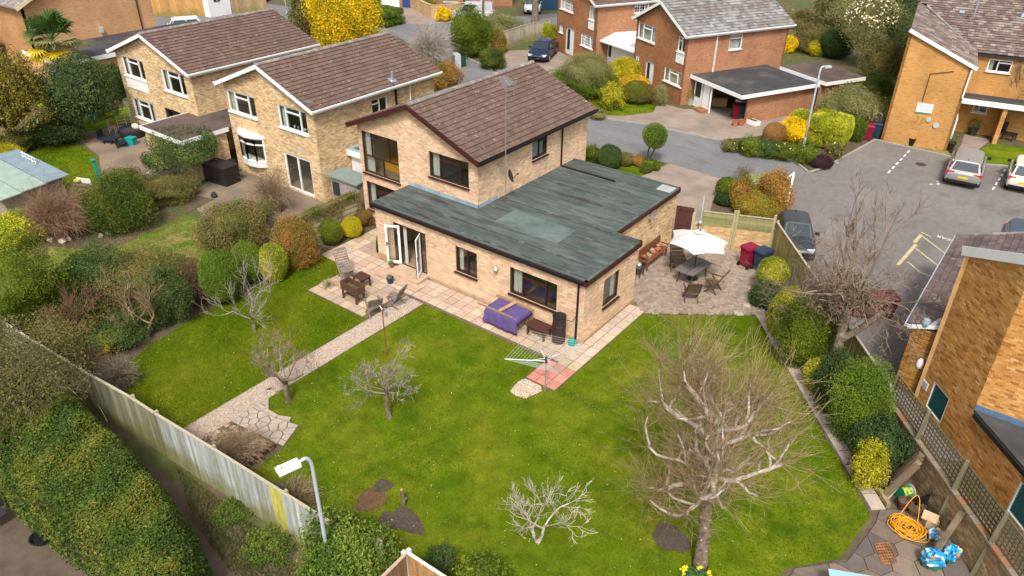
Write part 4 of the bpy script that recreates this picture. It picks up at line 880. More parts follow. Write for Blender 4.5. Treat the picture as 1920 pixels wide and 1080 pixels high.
c1 = wrect(*A2, (226, 102.5), (267.5, 116), (274, 151), (235, 141)); c2 = wrect(*A2, (301, 127.5), (344, 141), (351, 180), (309, 170)); c3 = wrect(*A2, (247.5, 182.5), (287.5, 196), (294, 230), (256, 220)); c4 = wrect(*A2, (309, 201), (338, 210), (340, 222), (312, 222)); c4 = (c4[0], c4[1], .9, c4[3])
wall(n2, *A2, 0, ZE, [c1, c2, c3, c4], BUFF, gable=(4.1, 6.7)); wall(n2, (-28.35, 2.4), (-28.35, 11.2), 0, ZE, [], BUFF); wall(n2, (-28.35, 11.2), (-36.55, 11.2), 0, ZE, [], bricks=False, gable=(4.1, 6.7)); wall(n2, (-36.55, 11.2), (-36.55, 2.4), 0, ZE, [], bricks=False)
win(n2, *A2, c1, (.25, .75), (1,), None, 'l'); win(n2, *A2, c2, (.27, .76), (1,), None, 'l'); win(n2, *A2, c3, (.27, .75), (1,), None, 'lr'); win(n2, *A2, c4, (.5,), (), m_dark, '')
MB().bx(-36.55+c1[0], -36.55+c1[1], 2.36, 2.398, c1[2]-.75, c1[2]-.06).build('white_panel', m_white, n2)
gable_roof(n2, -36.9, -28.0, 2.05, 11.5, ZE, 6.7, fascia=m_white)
MB().bx(-36.4, -28.5, 2.6, 11, 2.45, 2.6).build('upper_floor', m_floor, n2); MB().bx(-36.4, -28.5, 5.6, 5.7, .03, ZE).build('inner_wall', m_room, n2); MB().bx(-36.4, -28.5, 2.6, 11, ZE+.02, ZE+.06).build('ceiling', m_room, n2)
MB().box((-28.1, 8.6, ZE-.1), (.12, .12, .35)).build('downpipe', m_black, n2)
lt = thing('house_extension', 'small flat roofed link with white fascia and grey felt between the two buff houses', 'extension', (-16.5, 5, 0))
wall(lt, (-17.7, 4.5), (-14.5, 4.5), 0, 2.3, [(2.0, 2.9, 1.1, 1.9)], bricks=False, body=m_whitewood); win(lt, (-17.7, 4.5), (-14.5, 4.5), (2.0, 2.9, 1.1, 1.9), (.5,), (), None, '')
MB().bx(-17.72, -14.47, 4.3, 9, 2.34, 2.42).build('flat_roof', m_felt_brown, lt); MB().bx(-17.72, -14.47, 4.24, 4.3, 2.15, 2.45).build('fascia', m_white, lt)
ed = MB(); ed.bx(-17.72, -17.5, 4.3, 9, 2.42, 2.5); ed.bx(-17.5, -14.47, 4.3, 4.5, 2.42, 2.5); ed.build('roof_edge', m_lead, lt)
RU, RV = NA([.887, -.462]), NA([.462, .887])
m_redbrick = MBRICK('red_brick', RU, (.3, .115, .045), (.39, .165, .07), (.3, .2, .125), (.16, .062, .035))
m_redbrick_s = MBRICK('red_brick_side', RV, (.36, .145, .065), (.45, .2, .1), (.34, .23, .15), (.2, .08, .048))
GREYT = [(.2, .2, .195), (.26, .255, .245), (.16, .16, .16), (.3, .29, .275), (.22, .215, .205)]
def red_house(lab, C, wid, dep, zr, pal, glaz, rects, side, panel, door):
    C = NA(C); h = thing('house', lab, 'house', (*(C-RU*wid/2+RV), 0)); p0 = tuple(C-RU*wid); p1 = tuple(C); q1 = tuple(C+RV*dep); q0 = tuple(C-RU*wid+RV*dep); ze = 5.0
    rs = [wrect(p0, p1, *r) for r in rects]; ss = [wrect(p1, q1, *r) for r in side]
    dr = wrect(p0, p1, *door); dr = (dr[0], dr[1], .02, dr[3])
    wall(h, p0, p1, -.3, ze, rs+[dr], bricks=False, body=m_redbrick, gable=(wid/2, zr)); wall(h, p1, q1, -.3, ze, ss, bricks=False, body=m_redbrick_s); wall(h, q1, q0, -.3, ze, [], bricks=False, body=m_redbrick, gable=(wid/2, zr)); wall(h, q0, p0, -.3, ze, [], bricks=False, body=m_redbrick_s)
    for i, r in enumerate(rs):
        w_ = r[1]-r[0]; win(h, p0, p1, r, (.28, .74) if w_ > 1.2 else (.5,), (1,) if w_ > 1.2 and not glaz else ((0,) if not glaz else ()), None, 'f' if not glaz and w_ > 1.2 else '', glaz=glaz)
    for r in ss: win(h, p1, q1, r, (.5,) if glaz else (), (0,), None, 'f' if not glaz else '', glaz=glaz)
    r = rs[panel]; n = NA([RU[1], -RU[0]]); a = NA(p0)+RU*r[0]+n*.02; b = NA(p0)+RU*r[1]+n*.02
    MB().beam((*a, r[2]-.42), (*b, r[2]-.42), .04, .72).build('white_panel', m_white, h)
    a = NA(p0)+RU*dr[0]-n*.12; b = NA(p0)+RU*dr[1]-n*.12; mid = (a+b)/2
    d = MB().beam((*a, dr[3]/2), (*b, dr[3]/2), .05, dr[3]-.02).build('door', m_whitewood, h)
    MB().beam((*(a*.85+b*.15+n*.03), dr[3]*.55), (*(a*.55+b*.45+n*.03), dr[3]*.55), .02, dr[3]*.75).build('pane', m_dark, d)
    T = lambda p: (*(C-RU*wid+RU*p[0]+RV*p[1]), p[2])
    gable_roof(h, -.3, wid+.3, -.3, dep+.3, ze, zr, pal=pal, T=T, fascia=m_white, vis='r')
    MB().prism([tuple(C-RU*(wid-.2)+RV*3.3), tuple(C-RU*.2+RV*3.3), tuple(C-RU*.2+RV*3.4), tuple(C-RU*(wid-.2)+RV*3.4)], 0, ze).build('inner_wall', m_room, h)
    MB().prism([tuple(C-RU*(wid-.2)+RV*.2), tuple(C-RU*.2+RV*.2), tuple(C-RU*.2+RV*(dep-.2)), tuple(C-RU*(wid-.2)+RV*(dep-.2))], 2.4, 2.5).build('upper_floor', m_floor, h)
    return h, p0, p1, q1
r1, p0, p1, q1 = red_house('red brick house with grey slate roof and black flat roofed carport', (-10.7, 29.6), 6.3, 9.2, 6.75, GREYT, False,
    [((1197, 42), (1231, 51), (1228, 81), (1196, 71)), ((1272, 67.5), (1287, 72.5), (1284, 100), (1270, 96)), ((1246, 126), (1279.5, 136), (1277, 164), (1244, 150)), ((1192, 104), (1200, 106), (1200, 120), (1192, 118))],
    [((1369, 66), (1392.5, 64), (1391, 91), (1367, 94))], 1, ((1209, 112), (1225, 117), (1225, 158), (1209, 148)))
pipe(r1, [(*(NA(p1)+RV*2.6+RU*.06), 2.2), (*(NA(p1)+RV*2.6+RU*.06), 4.8)], m_white, .05)
C = NA(p1); L2 = lambda u, v: tuple(C+RU*u+RV*v)
cp = thing('carport', 'black flat roofed carport with white fascia beside the red brick house', 'carport', (*L2(2.5, 3), 0))
wall(cp, L2(5.1, 1.8), L2(5.1, 8.3), -.2, 2.1, [], bricks=False, body=m_redbrick_s); wall(cp, L2(5.1, 7.9), L2(.1, 7.9), -.2, 2.1, [], bricks=False, body=m_redbrick)
MB().prism([L2(.02, .7), L2(5.6, .7), L2(5.45, 7.6), L2(.02, 7.6)], 2.12, 2.2).build('flat_roof', m_felt_dark, cp)
for a, b in ((L2(.02, .68), L2(5.62, .68)), (L2(5.62, .68), L2(5.47, 7.6))): MB().beam((*a, 2.08), (*b, 2.08), .04, .26).build('fascia', m_white, cp)
MB().prism([L2(1.5, 7.6), L2(6, 7.6), L2(6.1, 11.2), L2(1.5, 11.2)], 2.34, 2.42).build('rear_flat_roof', m_felt_brown, cp); MB().beam((*L2(6.05, 7.6), 2.3), (*L2(6.12, 11.2), 2.3), .04, .24).build('fascia', m_white, cp); MB().beam((*L2(1.5, 7.58), 2.3), (*L2(6.05, 7.58), 2.3), .04, .24).build('fascia', m_white, cp)
wall(cp, L2(5.6, 7.6), L2(5.7, 11), -.2, 2.2, [], bricks=False, body=m_redbrick_s)
MB().beam((*L2(.3, 1.0), 1.05), (*L2(1.2, 1.0), 1.05), .06, 2.1).build('door', m_whitewood, cp); MB().beam((*L2(1.3, 1.0), 1.05), (*L2(2.0, 1.0), 1.05), .06, 2.1).build('door', m_white, cp); MB().beam((*L2(.45, .96), 1.35), (*L2(1.05, .96), 1.35), .02, 1.2).build('door_glass', m_dark, cp)
MB().beam((*L2(2.3, .9), 0), (*L2(2.3, .9), 2.1), .1).build('post', m_white, cp); MB().prism([L2(1.2, .3), L2(2.2, .3), L2(2.2, 1), L2(1.2, 1)], 0, .18).build('door_step', m_redbrick, cp)
for i, (u, v, lab, mt, dims) in enumerate(((2.9, 3.2, 'white washing machine standing in the carport', m_white, (.6, .6, .85)), (3.7, 3.6, 'pale grey chest freezer at the back of the carport', m_steel, (.8, .6, .9)))):
    t = thing('washing_machine' if i == 0 else 'chest_freezer', lab, 'appliance', (*L2(u, v), 0)); an = atan2(RU[1], RU[0]); MB().box((*L2(u, v), dims[2]/2), dims, an).build('cabinet', mt, t)
    if i == 0: mb = MB(); c = NA([*L2(u, v-.31), .45]); mb.tube([c, c-NA([RV[0]*.03, RV[1]*.03, 0])], .2, 14); mb.build('door', m_dark, t)
    else: MB().box((*L2(u, v), .92), (.82, .62, .05), an).build('lid', m_white, t)
r0, p00, p01, q01 = red_house('red brick house with small paned white windows, farthest of the two across the road', (-21.4, 34.9), 6.7, 9, 6.7, TILES, True,
    [((1051, -2), (1076, 4), (1075, 24), (1051, 16)), ((1106, 10), (1116, 14), (1114, 39), (1104, 35)), ((1089.5, 61), (1112, 70), (1111, 92.5), (1089, 84)), ((1049, 46), (1056, 48), (1056, 62), (1049, 60))],
    [((1190, 9), (1211, 6), (1210, 22), (1190, 26))], 1, ((1060, 49), (1077, 56), (1075, 96), (1060, 92)))
pipe(r0, [(*(NA(p01)+RV*5+RU*.06), 2.2), (*(NA(p01)+RV*5+RU*.06), 4.8)], m_white, .05)
C0 = NA(p01); L0 = lambda u, v: tuple(C0+RU*u+RV*v)
gw = thing('garage', 'white weatherboarded garage between the two red brick houses', 'garage', (*L0(2.6, 3), 0))
for i in range(11):
    a, b = L0(.95, 1.3), L0(5.1, 1.3); MB().beam((*a, .1+i*.2), (*b, .1+i*.2), .05+.01*(i % 2), .185).build('board', m_white, gw)
MB().beam((*L0(.1, 1.3), 1.05), (*L0(.93, 1.3), 1.05), .05, 2.1).build('door', m_white, gw); MB().beam((*L0(.3, 1.26), 1.35), (*L0(.7, 1.26), 1.35), .02, 1.1).build('door_glass', m_dark, gw)
mb = MB(); a, b, c, d = L0(0, .5), L0(5.2, .5), L0(5.2, 6), L0(0, 6); e, f = L0(0, 2), L0(5.2, 2); mb.add([(*a, 2.1), (*b, 2.3), (*f, 2.85), (*e, 2.65), (*d, 2.5), (*c, 2.7)]+[(*a, 2.0), (*b, 2.2), (*f, 2.75), (*e, 2.55), (*d, 2.4), (*c, 2.6)], [(0, 1, 2, 3), (3, 2, 5, 4), (6, 9, 8, 7), (9, 10, 11, 8), (0, 6, 7, 1), (1, 7, 8, 2), (2, 8, 11, 5), (5, 11, 10, 4), (4, 10, 9, 3), (3, 9, 6, 0)]); mb.build('roof', m_whitewood, gw)
FU = NA([.985, .173]); FV = NA([-.173, .985]); F0 = NA([2.94, 31.02]); FLn = 3.82; F1 = F0+FU*FLn
m_or_e = MBRICK('orange_brick', FU, (.46, .22, .06), (.56, .29, .09), (.48, .29, .12), (.32, .14, .035))
m_or_s = MBRICK('orange_brick_side', FV, (.46, .22, .06), (.56, .29, .09), (.48, .29, .12), (.32, .14, .035))
fl_t = thing('block_of_flats', 'orange brick block of flats with white notice on its blank end wall', 'flats', (*(F0+FU*2), 0))
wall(fl_t, F0, F1, 0, 5.25, [], bricks=False, body=m_or_e, gable=(.001, 7.0)); wall(fl_t, F1, F1+FV*4.6, 0, 5.25, [], bricks=False, body=m_or_s); wall(fl_t, F0+FV*14, F0, 0, 7, [], bricks=False, body=m_or_s)
M0 = F1+FV*4.6; M1 = M0+FU*16
fa = wrect(M0, M1, (1854, 110), (1899, 115), (1895, 137), (1850, 134)); fb = wrect(M0, M1, (1830, 185), (1857, 189), (1850, 212), (1821, 210)); fb = (max(.3, fb[0]), fb[1], fb[2], fb[3])
fc = (7.2, 9.4, fa[2], fa[3]); fdr = (2.1, 2.9, .05, 2.1)
wall(fl_t, M0, M1, 0, 5.2, [fa, fb, fc], bricks=False, body=m_or_e)
for r in (fa, fb, fc): win(fl_t, M0, M1, r, (.42,), (1,), None, 'l')
MB().prism([tuple(M0+FU*.1+FV*3), tuple(M1+FV*3), tuple(M1+FV*3.1), tuple(M0+FU*.1+FV*3.1)], 0, 5.2).build('inner_wall', m_room, fl_t)
E3 = lambda u, v, z: NA([*(F0+FU*u+FV*v), z])
OLD = [(.17, .125, .11), (.2, .15, .13), (.14, .1, .09), (.23, .18, .155), (.3, .25, .21)]
sl_ = E3(0, 0, 7.05)-E3(FLn+.25, 0, 5.25)
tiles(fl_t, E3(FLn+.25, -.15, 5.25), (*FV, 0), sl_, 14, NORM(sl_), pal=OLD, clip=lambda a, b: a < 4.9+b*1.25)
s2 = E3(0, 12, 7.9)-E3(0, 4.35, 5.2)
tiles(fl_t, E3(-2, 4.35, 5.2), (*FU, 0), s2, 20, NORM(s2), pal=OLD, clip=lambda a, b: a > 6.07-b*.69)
mb = MB(); P = [E3(FLn+.25, -.12, 5.2), E3(FLn+.25, 4.4, 5.2), E3(0, 9, 6.98), E3(0, -.12, 6.98)]; mb.add(P+[p-NA([0, 0, .06]) for p in P], [(0, 1, 2, 3), (7, 6, 5, 4)])
P = [E3(0, 9.4, 6.85), E3(FLn, 4.4, 5.1), E3(20, 4.4, 5.14), E3(20, 12, 7.82), E3(0, 12, 7.82)]; mb.add(P+[p-NA([0, 0, .06]) for p in P], [(0, 1, 2, 3, 4), (9, 8, 7, 6, 5)]); mb.build('roof_underlay', m_dark, fl_t)
MB().beam(E3(-.05, -.17, 7.0), E3(FLn+.25, -.17, 5.2), .04, .2).build('bargeboard', m_white, fl_t)
MB().beam(E3(FLn+.1, 4.45, 5.32), E3(.6, 9, 6.95), .16, .08).build('valley', m_ridge, fl_t)
MB().beam(E3(FLn, 4.4, 5.12), E3(20, 4.4, 5.12), .1, .12).build('gutter', m_dark, fl_t)
pipe(fl_t, [E3(FLn-.02, -.1, 5.1), E3(FLn-.05, -.08, 3.4)], m_white, .05); pipe(fl_t, [E3(FLn-.9, -.05, 4.9), E3(FLn-2.1, -.05, 4.6), E3(FLn-2.1, -.05, 2.9)], m_brownf, .02)
mb = MB(); mb.prism([tuple(M0-FV*1.7), tuple(M0+FU*14-FV*1.7), tuple(M0+FU*14), tuple(M0)], 2.45, 2.6); mb.build('canopy_roof', m_felt_dark, fl_t); MB().beam((*(M0-FV*1.72), 2.5), (*(M0+FU*14-FV*1.72), 2.5), .05, .32).build('fascia', m_white, fl_t)
for i, uu in enumerate((2.6, 7.5)): 
    a = M0+FU*uu; MB().prism([tuple(a-FV*1.6), tuple(a+FU*.25-FV*1.6), tuple(a+FU*.25-FV*.02), tuple(a-FV*.02)], 0, 2.44).build('brick_pier', m_or_s, fl_t)
a = M0+FU*.1-FV*.6; MB().prism([tuple(F1+FU*.02+FV*.1), tuple(F1+FU*.1+FV*.1), tuple(F1+FU*.1+FV*1.6), tuple(F1+FU*.02+FV*1.6)], .8, 2.1).build('side_window', m_white, fl_t)
mb = MB(); q = G(1833, 8, 7.6); mb.tube([(q[0], q[1], 6.8), (q[0], q[1], 8.4)], .07, 8); mb.build('soil_pipe', m_metal, fl_t)
mb = MB(); p = E3(6.5, 9, 6.92); mb.box(p, (.5, .5, .04), 0, Matrix.Rotation(.34, 4, 'X')); mb.build('pipe_flashing', m_lead, fl_t)
for px, py in ((1804, 22), (1863, 28)):
    for k in range(60):
        q = G(px, py, 5+k*.06); v_ = (q[:2]-F0)@FV
        if 5.2+(v_-4.35)*.353 < q[2]: break
    MB().box(q+NA([0, 0, -.02]), (.3, .3, .06), .17, Matrix.Rotation(.34, 4, 'X')).build('roof_vent', m_lead, fl_t)
sg = thing('notice_board', 'white notice with green lower edge fixed to the blank orange end wall', 'sign', (*(F0+FU*2), 1.5))
r = wrect(F0, F1, (1720, 192), (1751, 196), (1746, 215), (1717, 211)); n_ = NA([FU[1], -FU[0]])
a, b = F0+FU*r[0]+n_*.03, F0+FU*r[1]+n_*.03; zc = (r[2]+r[3])/2; hh = r[3]-r[2]
MB().beam((*a, zc), (*b, zc), .04, hh).build('board', m_white, sg); MB().beam((*(a+n_*.023), r[2]+.06*hh+.01), (*(b+n_*.023), r[2]+.06*hh+.01), .006, .12*hh).build('green_band', M('sign_green', (.05, .25, .15), .5, 0), sg)
for i in range(3):
    for s0, s1 in (((.12, .4), (.44, .62), (.66, .86)), ((.1, .3), (.34, .7), (.74, .9)), ((.14, .46), (.5, .88)))[i]:
        MB().beam((*(a+(b-a)*s0+n_*.023), r[3]-hh*(.22+.2*i)), (*(a+(b-a)*s1+n_*.023), r[3]-hh*(.22+.2*i)), .006, hh*.07).build('print', M('sign_print', (.35, .45, .6) if i == 0 else (.6, .4, .5), .6, 0), sg)
for i, (px, py) in enumerate(((1741, 224), (1755, 235))):
    a, z = onwall(F0, F1, px, py); q = F0+FU*a+n_*.08; mb = MB(); mb.tube([(*q, z), (*(F0+FU*a), z)], .17 if i else .14, 10); mb.build('wall_vent', m_steel, fl_t)
W0 = NA([10.97, 4.63]); DD = NA([.64, -.768]); Cn = W0+DD*2.75; Cl = W0+DD*9
nb = thing('brick_block', 'tall orange brick block at the right edge with green louvred shutters', 'flats', (*(W0+DD*1.3), 0))
s1 = wrect(W0, Cl, (1752.5, 714), (1781, 747.5), (1762.5, 796), (1736, 761)); s2 = wrect(W0, Cl, (1914, 901), (1950, 940), (1925, 1000), (1887, 960))
wall(nb, W0, Cn, -.5, 5.7, [s1] if s1[1] < 2.5 else [], ORANGE, gable=(2.75, 6.75), mortar=m_mortar_o, near=170)
wall(nb, Cn, Cl, -.5, 1.55, [(s2[0]-2.75, s2[1]-2.75, s2[2], s2[3])], ORANGE, mortar=m_mortar_o, near=60, name='low_wall'); wall(nb, Cn, Cn+NA([9, 0]), 1.4, 8.5, [], ORANGE, mortar=m_mortar_o, near=70, lay_u=2.0)
wall(nb, (Cn[0]+9, W0[1]), W0, -.5, 5.7, [], bricks=False, mortar=m_mortar_o)
for r in ([s1] if s1[1] < 2.5 else [])+[s2]:
    w_ = win(nb, W0 if r is s1 else Cn, Cl, (r[0]-(0 if r is s1 else 2.55), r[1]-(0 if r is s1 else 2.55), r[2], r[3]) if 0 else r, (), (), m_white, '', sill=False, blank=True, bar=.04, depth_=.03, name='shutter_frame') if r is s1 else win(nb, W0, Cl, r, (), (), m_white, '', sill=False, blank=True, bar=.04, depth_=.03, name='shutter_frame')
    k = 14
    for i in range(k):
        a, b = W0+DD*(r[0]+.04), W0+DD*(r[1]-.04); n = NA([DD[1], -DD[0]]); z = r[2]+.05+(r[3]-r[2]-.1)*(i+.5)/k; a, b = a-n*.04, b-n*.04
        MB().add([(*(a-n*.03), z-.05), (*(b-n*.03), z-.05), (*(b+n*.02), z+.01), (*(a+n*.02), z+.01), (*(a-n*.03), z+.05), (*(b-n*.03), z+.05)], [(0, 1, 2, 3), (3, 2, 5, 4), (0, 3, 4), (1, 5, 2), (0, 4, 5, 1)]).build('louvre', m_green_louvre, w_)
MB().beam((*(W0-DD*.1+NA([-.06, -.05])), 5.72), (*(W0+DD*2.8+NA([-.06, -.05])), 6.95), .05, .3).build('bargeboard', m_white, nb)
MB().prism([tuple(Cn-DD*.1), tuple(Cl), tuple(Cl+NA([5, 0])), tuple(Cn+NA([8, 0]))], 1.57, 1.66).build('flat_roof', m_felt_dark, nb)
MB().beam((*(Cn+NA([.0, -.02])), 1.77), (*(Cn+NA([8, -.02])), 1.77), .03, .2).build('lead_flashing', M('blue_flashing', (.1, .17, .27), .5, .25, 5), nb); MB().beam((*(Cn+DD*.15+NA([-.05, -.04])), 1.56), (*(Cl+NA([-.05, -.04])), 1.56), .06, .16).build('roof_edge', m_black, nb)
a, z = onwall(W0, Cl, 1735, 722); q = W0+DD*a; n = NA([DD[1], -DD[0]])
sg2 = thing('wall_sign', 'small white sign with blue print left of the green shutter', 'sign', (*q, z)); MB().beam((*(q-DD*.16+n*.02), z), (*(q+DD*.16+n*.02), z), .02, .3).build('board', m_white, sg2)
for i in range(4): MB().beam((*(q-DD*.11+n*.033), z+.09-.06*i), (*(q+DD*.11+n*.033), z+.09-.06*i), .005, .022).build('print', M('blue_print', (.25, .35, .55), .6, 0), sg2)
lo = thing('outbuilding', 'low brick outbuilding with old dark tiled roof behind the tall orange wall', 'building', (10.6, 7, 0))
wall(lo, (10.22, 4.75), (12, 4.75), -.1, 2.5, [], [(.28, .14, .03), (.34, .18, .045), (.22, .1, .025)], mortar=m_mortar_o); wall(lo, (10.22, 13), (10.22, 4.75), -.1, 2.5, [], bricks=False, mortar=m_mortar_o)
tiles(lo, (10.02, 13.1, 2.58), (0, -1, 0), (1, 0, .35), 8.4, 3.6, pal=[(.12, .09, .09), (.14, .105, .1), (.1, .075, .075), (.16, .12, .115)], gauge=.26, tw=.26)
mb = MB(); mb.beam((10.0, 13.1, 2.55), (10.0, 4.65, 2.55), .1, .1); mb.build('gutter', m_steel, lo); MB().beam((10.05, 4.7, 2.5), (11, 4.7, 2.84), .05, .14).build('bargeboard', m_whitewood, lo); MB().beam((10.05, 13.1, 2.64), (13.2, 13.1, 3.72), .2, .1).build('verge', m_ridge, lo)
mb = MB(); mb.lathe([(.05, 0), (.1, .05), (.14, .2), (.1, .34), (.02, .38)], (10.55, 4.75, 2.62), 10); mb.build('roof_outlet', m_lead, lo); MB().beam((10.7, 4.74, 2.75), (10.95, 4.74, 3.1), .12).build('pipe_lagging', m_steel, lo)
wl = thing('wall_lamp', 'white oval bulkhead lamp on the brown outbuilding wall', 'lamp', (10.85, 4.7, 1.2)); MB().ell((10.8, 4.7, 1.25), (.12, .06, .22), 10, 6).build('diffuser', m_white, wl)
t1 = thing('house', 'large blank orange gable wall behind the palm, upper left', 'house', (-55, 8, 0)); m_t1 = MBRICK('tan_brick', (0, 1), (.5, .25, .11), (.58, .32, .16), (.52, .34, .2), (.36, .17, .08))
wall(t1, (-52.4, 3.8), (-52.4, 13.9), 0, 5.6, [], bricks=False, body=m_t1, gable=(5, 8.2)); wall(t1, (-60, 3.8), (-52.4, 3.8), 0, 5.6, [], bricks=False, body=MBRICK('tan_brick_side', (1, 0), (.4, .18, .07), (.5, .25, .1), (.45, .3, .17))); 
mb = MB(); 
for y0, y1 in ((3.3, 8.8), (14.4, 8.8)):
    P = [(-52.0, y0, 5.55), (-62, y0, 5.55), (-62, y1, 8.3), (-52.0, y1, 8.3)]; mb.add(P+[(p[0], p[1], p[2]-.12) for p in P], [(0, 1, 2, 3), (7, 6, 5, 4), (0, 4, 5, 1), (1, 5, 6, 2), (2, 6, 7, 3), (3, 7, 4, 0)])
mb.build('roof', m_ridge, t1); MB().beam((-51.97, 3.3, 5.45), (-51.97, 8.8, 8.2), .04, .25).build('bargeboard', M('cream_board', (.7, .55, .33), .7, .1), t1); MB().beam((-51.97, 14.4, 5.45), (-51.97, 8.8, 8.2), .04, .25).build('bargeboard', m_whitewood, t1)
pipe(t1, [(-52.3, 12.6, 0), (-52.3, 12.6, 5.4)], m_dark, .05); MB().box((-52.3, 9.2, 3.0), (.25, .25, .4)).build('flue', m_steel, t1)
tg = thing('garage', 'long grey flat roofed garage with white fascia below the orange gable wall', 'garage', (-49, 8, 0)); MB().bx(-52.38, -46.4, 3, 17, 2.4, 2.5).build('flat_roof', m_felt_dark, tg); MB().bx(-46.4, -46.34, 3, 17, 2.25, 2.55).build('fascia', m_white, tg); wall(tg, (-46.6, 3.2), (-46.6, 17), 0, 2.38, [], bricks=False, body=m_t1); MB().bx(-52.38, -46.4, 2.94, 3, 2.25, 2.55).build('fascia', m_white, tg); wall(tg, (-52, 3.2), (-46.6, 3.2), 0, 2.38, [], bricks=False, body=m_t1)
MB().bx(-48.6, -47.0, 3.1, 3.16, .1, 2.1).build('garage_door', m_steel, tg)
t0 = thing('house', 'brown brick house with low grey roof at the top left corner', 'house', (-62, 2, 0)); wall(t0, (-60.5, -6), (-60.5, 3.6), 0, 5, [], bricks=False, body=MBRICK('brown_brick', (0, 1), (.3, .13, .045), (.38, .18, .06), (.35, .22, .12))); MB().bx(-60.5, -57.5, -3, 3.4, 2.5, 2.62).build('flat_roof', m_ridge, t0); MB().bx(-57.5, -57.44, -3, 3.4, 2.3, 2.65).build('fascia', m_whitewood, t0); wall(t0, (-57.6, -3), (-57.6, 3.3), 0, 2.5, [], bricks=False, body=bpy.data.materials['brown_brick']); MB().bx(-60.3, -60.2, -6, 3.6, 5, 5.2).build('fascia', m_white, t0)
tf = thing('garage', 'brick garage with white up-and-over door at the top centre', 'garage', (-54, 43, 0)); fa0, fa1 = NA([-54.4, 40.2]), NA([-50.6, 43.6]); fu = (fa1-fa0)/NORM(fa1-fa0); fn = NA([fu[1], -fu[0]])
wall(tf, fa0, fa1, 0, 2.8, [], bricks=False, body=m_redbrick); a, b = fa0+fu*.9+fn*.06, fa0+fu*3.4+fn*.06; MB().beam((*a, 1.1), (*b, 1.1), .08, 2.2).build('garage_door', m_white, tf)
for i in range(1, 5): MB().beam((*(a+(b-a)*i/5+fn*.05), .1), (*(a+(b-a)*i/5+fn*.05), 2.1), .03).build('door_rib', m_white, tf)
a, b = fa0+fu*3.75+fn*.06, fa0+fu*4.6+fn*.06; MB().beam((*a, 1.1), (*b, 1.1), .08, 2.2).build('side_door', M('blue_door', (.03, .06, .2), .5, .05), tf)
MB().prism([tuple(fa0), tuple(fa1), tuple(fa1-fn*6), tuple(fa0-fn*6)], 2.8, 2.95).build('flat_roof', m_felt_dark, tf)
th = thing('house', 'red brick house front beyond the long garden wall, top centre', 'house', (-50, 48, 0)); ha, hb2 = NA([-50.2, 45.4]), NA([-42.5, 51.2]); hu = (hb2-ha)/NORM(hb2-ha)
wall(th, ha, hb2, 0, 5.2, [(1.2, 3, .9, 2.1), (1.2, 3, 3.2, 4.4)], bricks=False, body=m_redbrick); win(th, ha, hb2, (1.2, 3, .9, 2.1)); MB().beam((*(ha+hu*4+NA([.05, -.05])), 1.05), (*(ha+hu*4.9+NA([.05, -.05])), 1.05), .06, 2.1).build('door', m_green_louvre, th)
MB().beam((*(ha+hu*5.4+NA([.1, -.1])), 1.0), (*(ha+hu*5.8+NA([.1, -.1])), 1.0), .3, 2).build('porch_post', m_redbrick, th)
MB().prism([tuple(ha), tuple(hb2), tuple(hb2+NA([-4, 5])), tuple(ha+NA([-4, 5]))], 5.2, 5.4).build('roof', m_ridge, th)
gwall = thing('garden_wall', 'long tan brick garden wall curving beside the driveway near the van', 'wall', (-46, 41, 0)); m_tan = MBRICK('tan_wall_brick', (.7, -.7), (.45, .28, .14), (.52, .34, .18), (.45, .32, .2))
pts = [(-51, 43.4), (-48.6, 42.2), (-46.4, 41), (-45.2, 40.6), (-44.4, 41.1), (-44, 42), (-43.2, 44.6)]
for a, b in zip(pts[:-1], pts[1:]): MB().beam((*a, .65), (*b, .65), .24, 1.3).build('wall', m_tan, gwall); MB().beam((*a, 1.33), (*b, 1.33), .3, .07).build('coping', m_tan, gwall)
nvb = thing('garden_shed', 'dark blue painted shed at the top beside the white car', 'shed', (-38, 52.6, 0)); MB().prism([(-39.6, 51.2), (-37.2, 52.6), (-38.6, 55), (-41, 53.6)], 0, 2.4).build('walls', M('navy_paint', (.02, .055, .11), .6, .15, 3), nvb); MB().prism([(-39.7, 51.0), (-37.0, 52.6), (-38.5, 55.2), (-41.2, 53.6)], 2.4, 2.5).build('roof', m_felt_dark, nvb); MB().beam((-39.35, 51.3, 1.15), (-38.5, 51.8, 1.15), .06, 2.1).build('door', M('navy_door', (.03, .075, .15), .6, .1), nvb)
wsh = thing('garden_shed', 'small cream shed with one dark window at the top left', 'shed', (-63.5, 27, 0)); MB().prism([(-63.2, 25.8), (-63.2, 28.4), (-66, 28.4), (-66, 25.8)], 0, 2.6).build('walls', m_whitewood, wsh); MB().prism([(-63.0, 25.6), (-63.0, 28.6), (-66.2, 28.6), (-66.2, 25.6)], 2.6, 2.75).build('roof', m_felt_dark, wsh); w_ = MB().bx(-63.2, -63.14, 26.5, 27.2, 1.5, 2.2).build('window', m_dark, wsh); MB().bx(-63.14, -63.12, 26.83, 26.87, 1.5, 2.2).build('glazing_bar', m_white, w_)

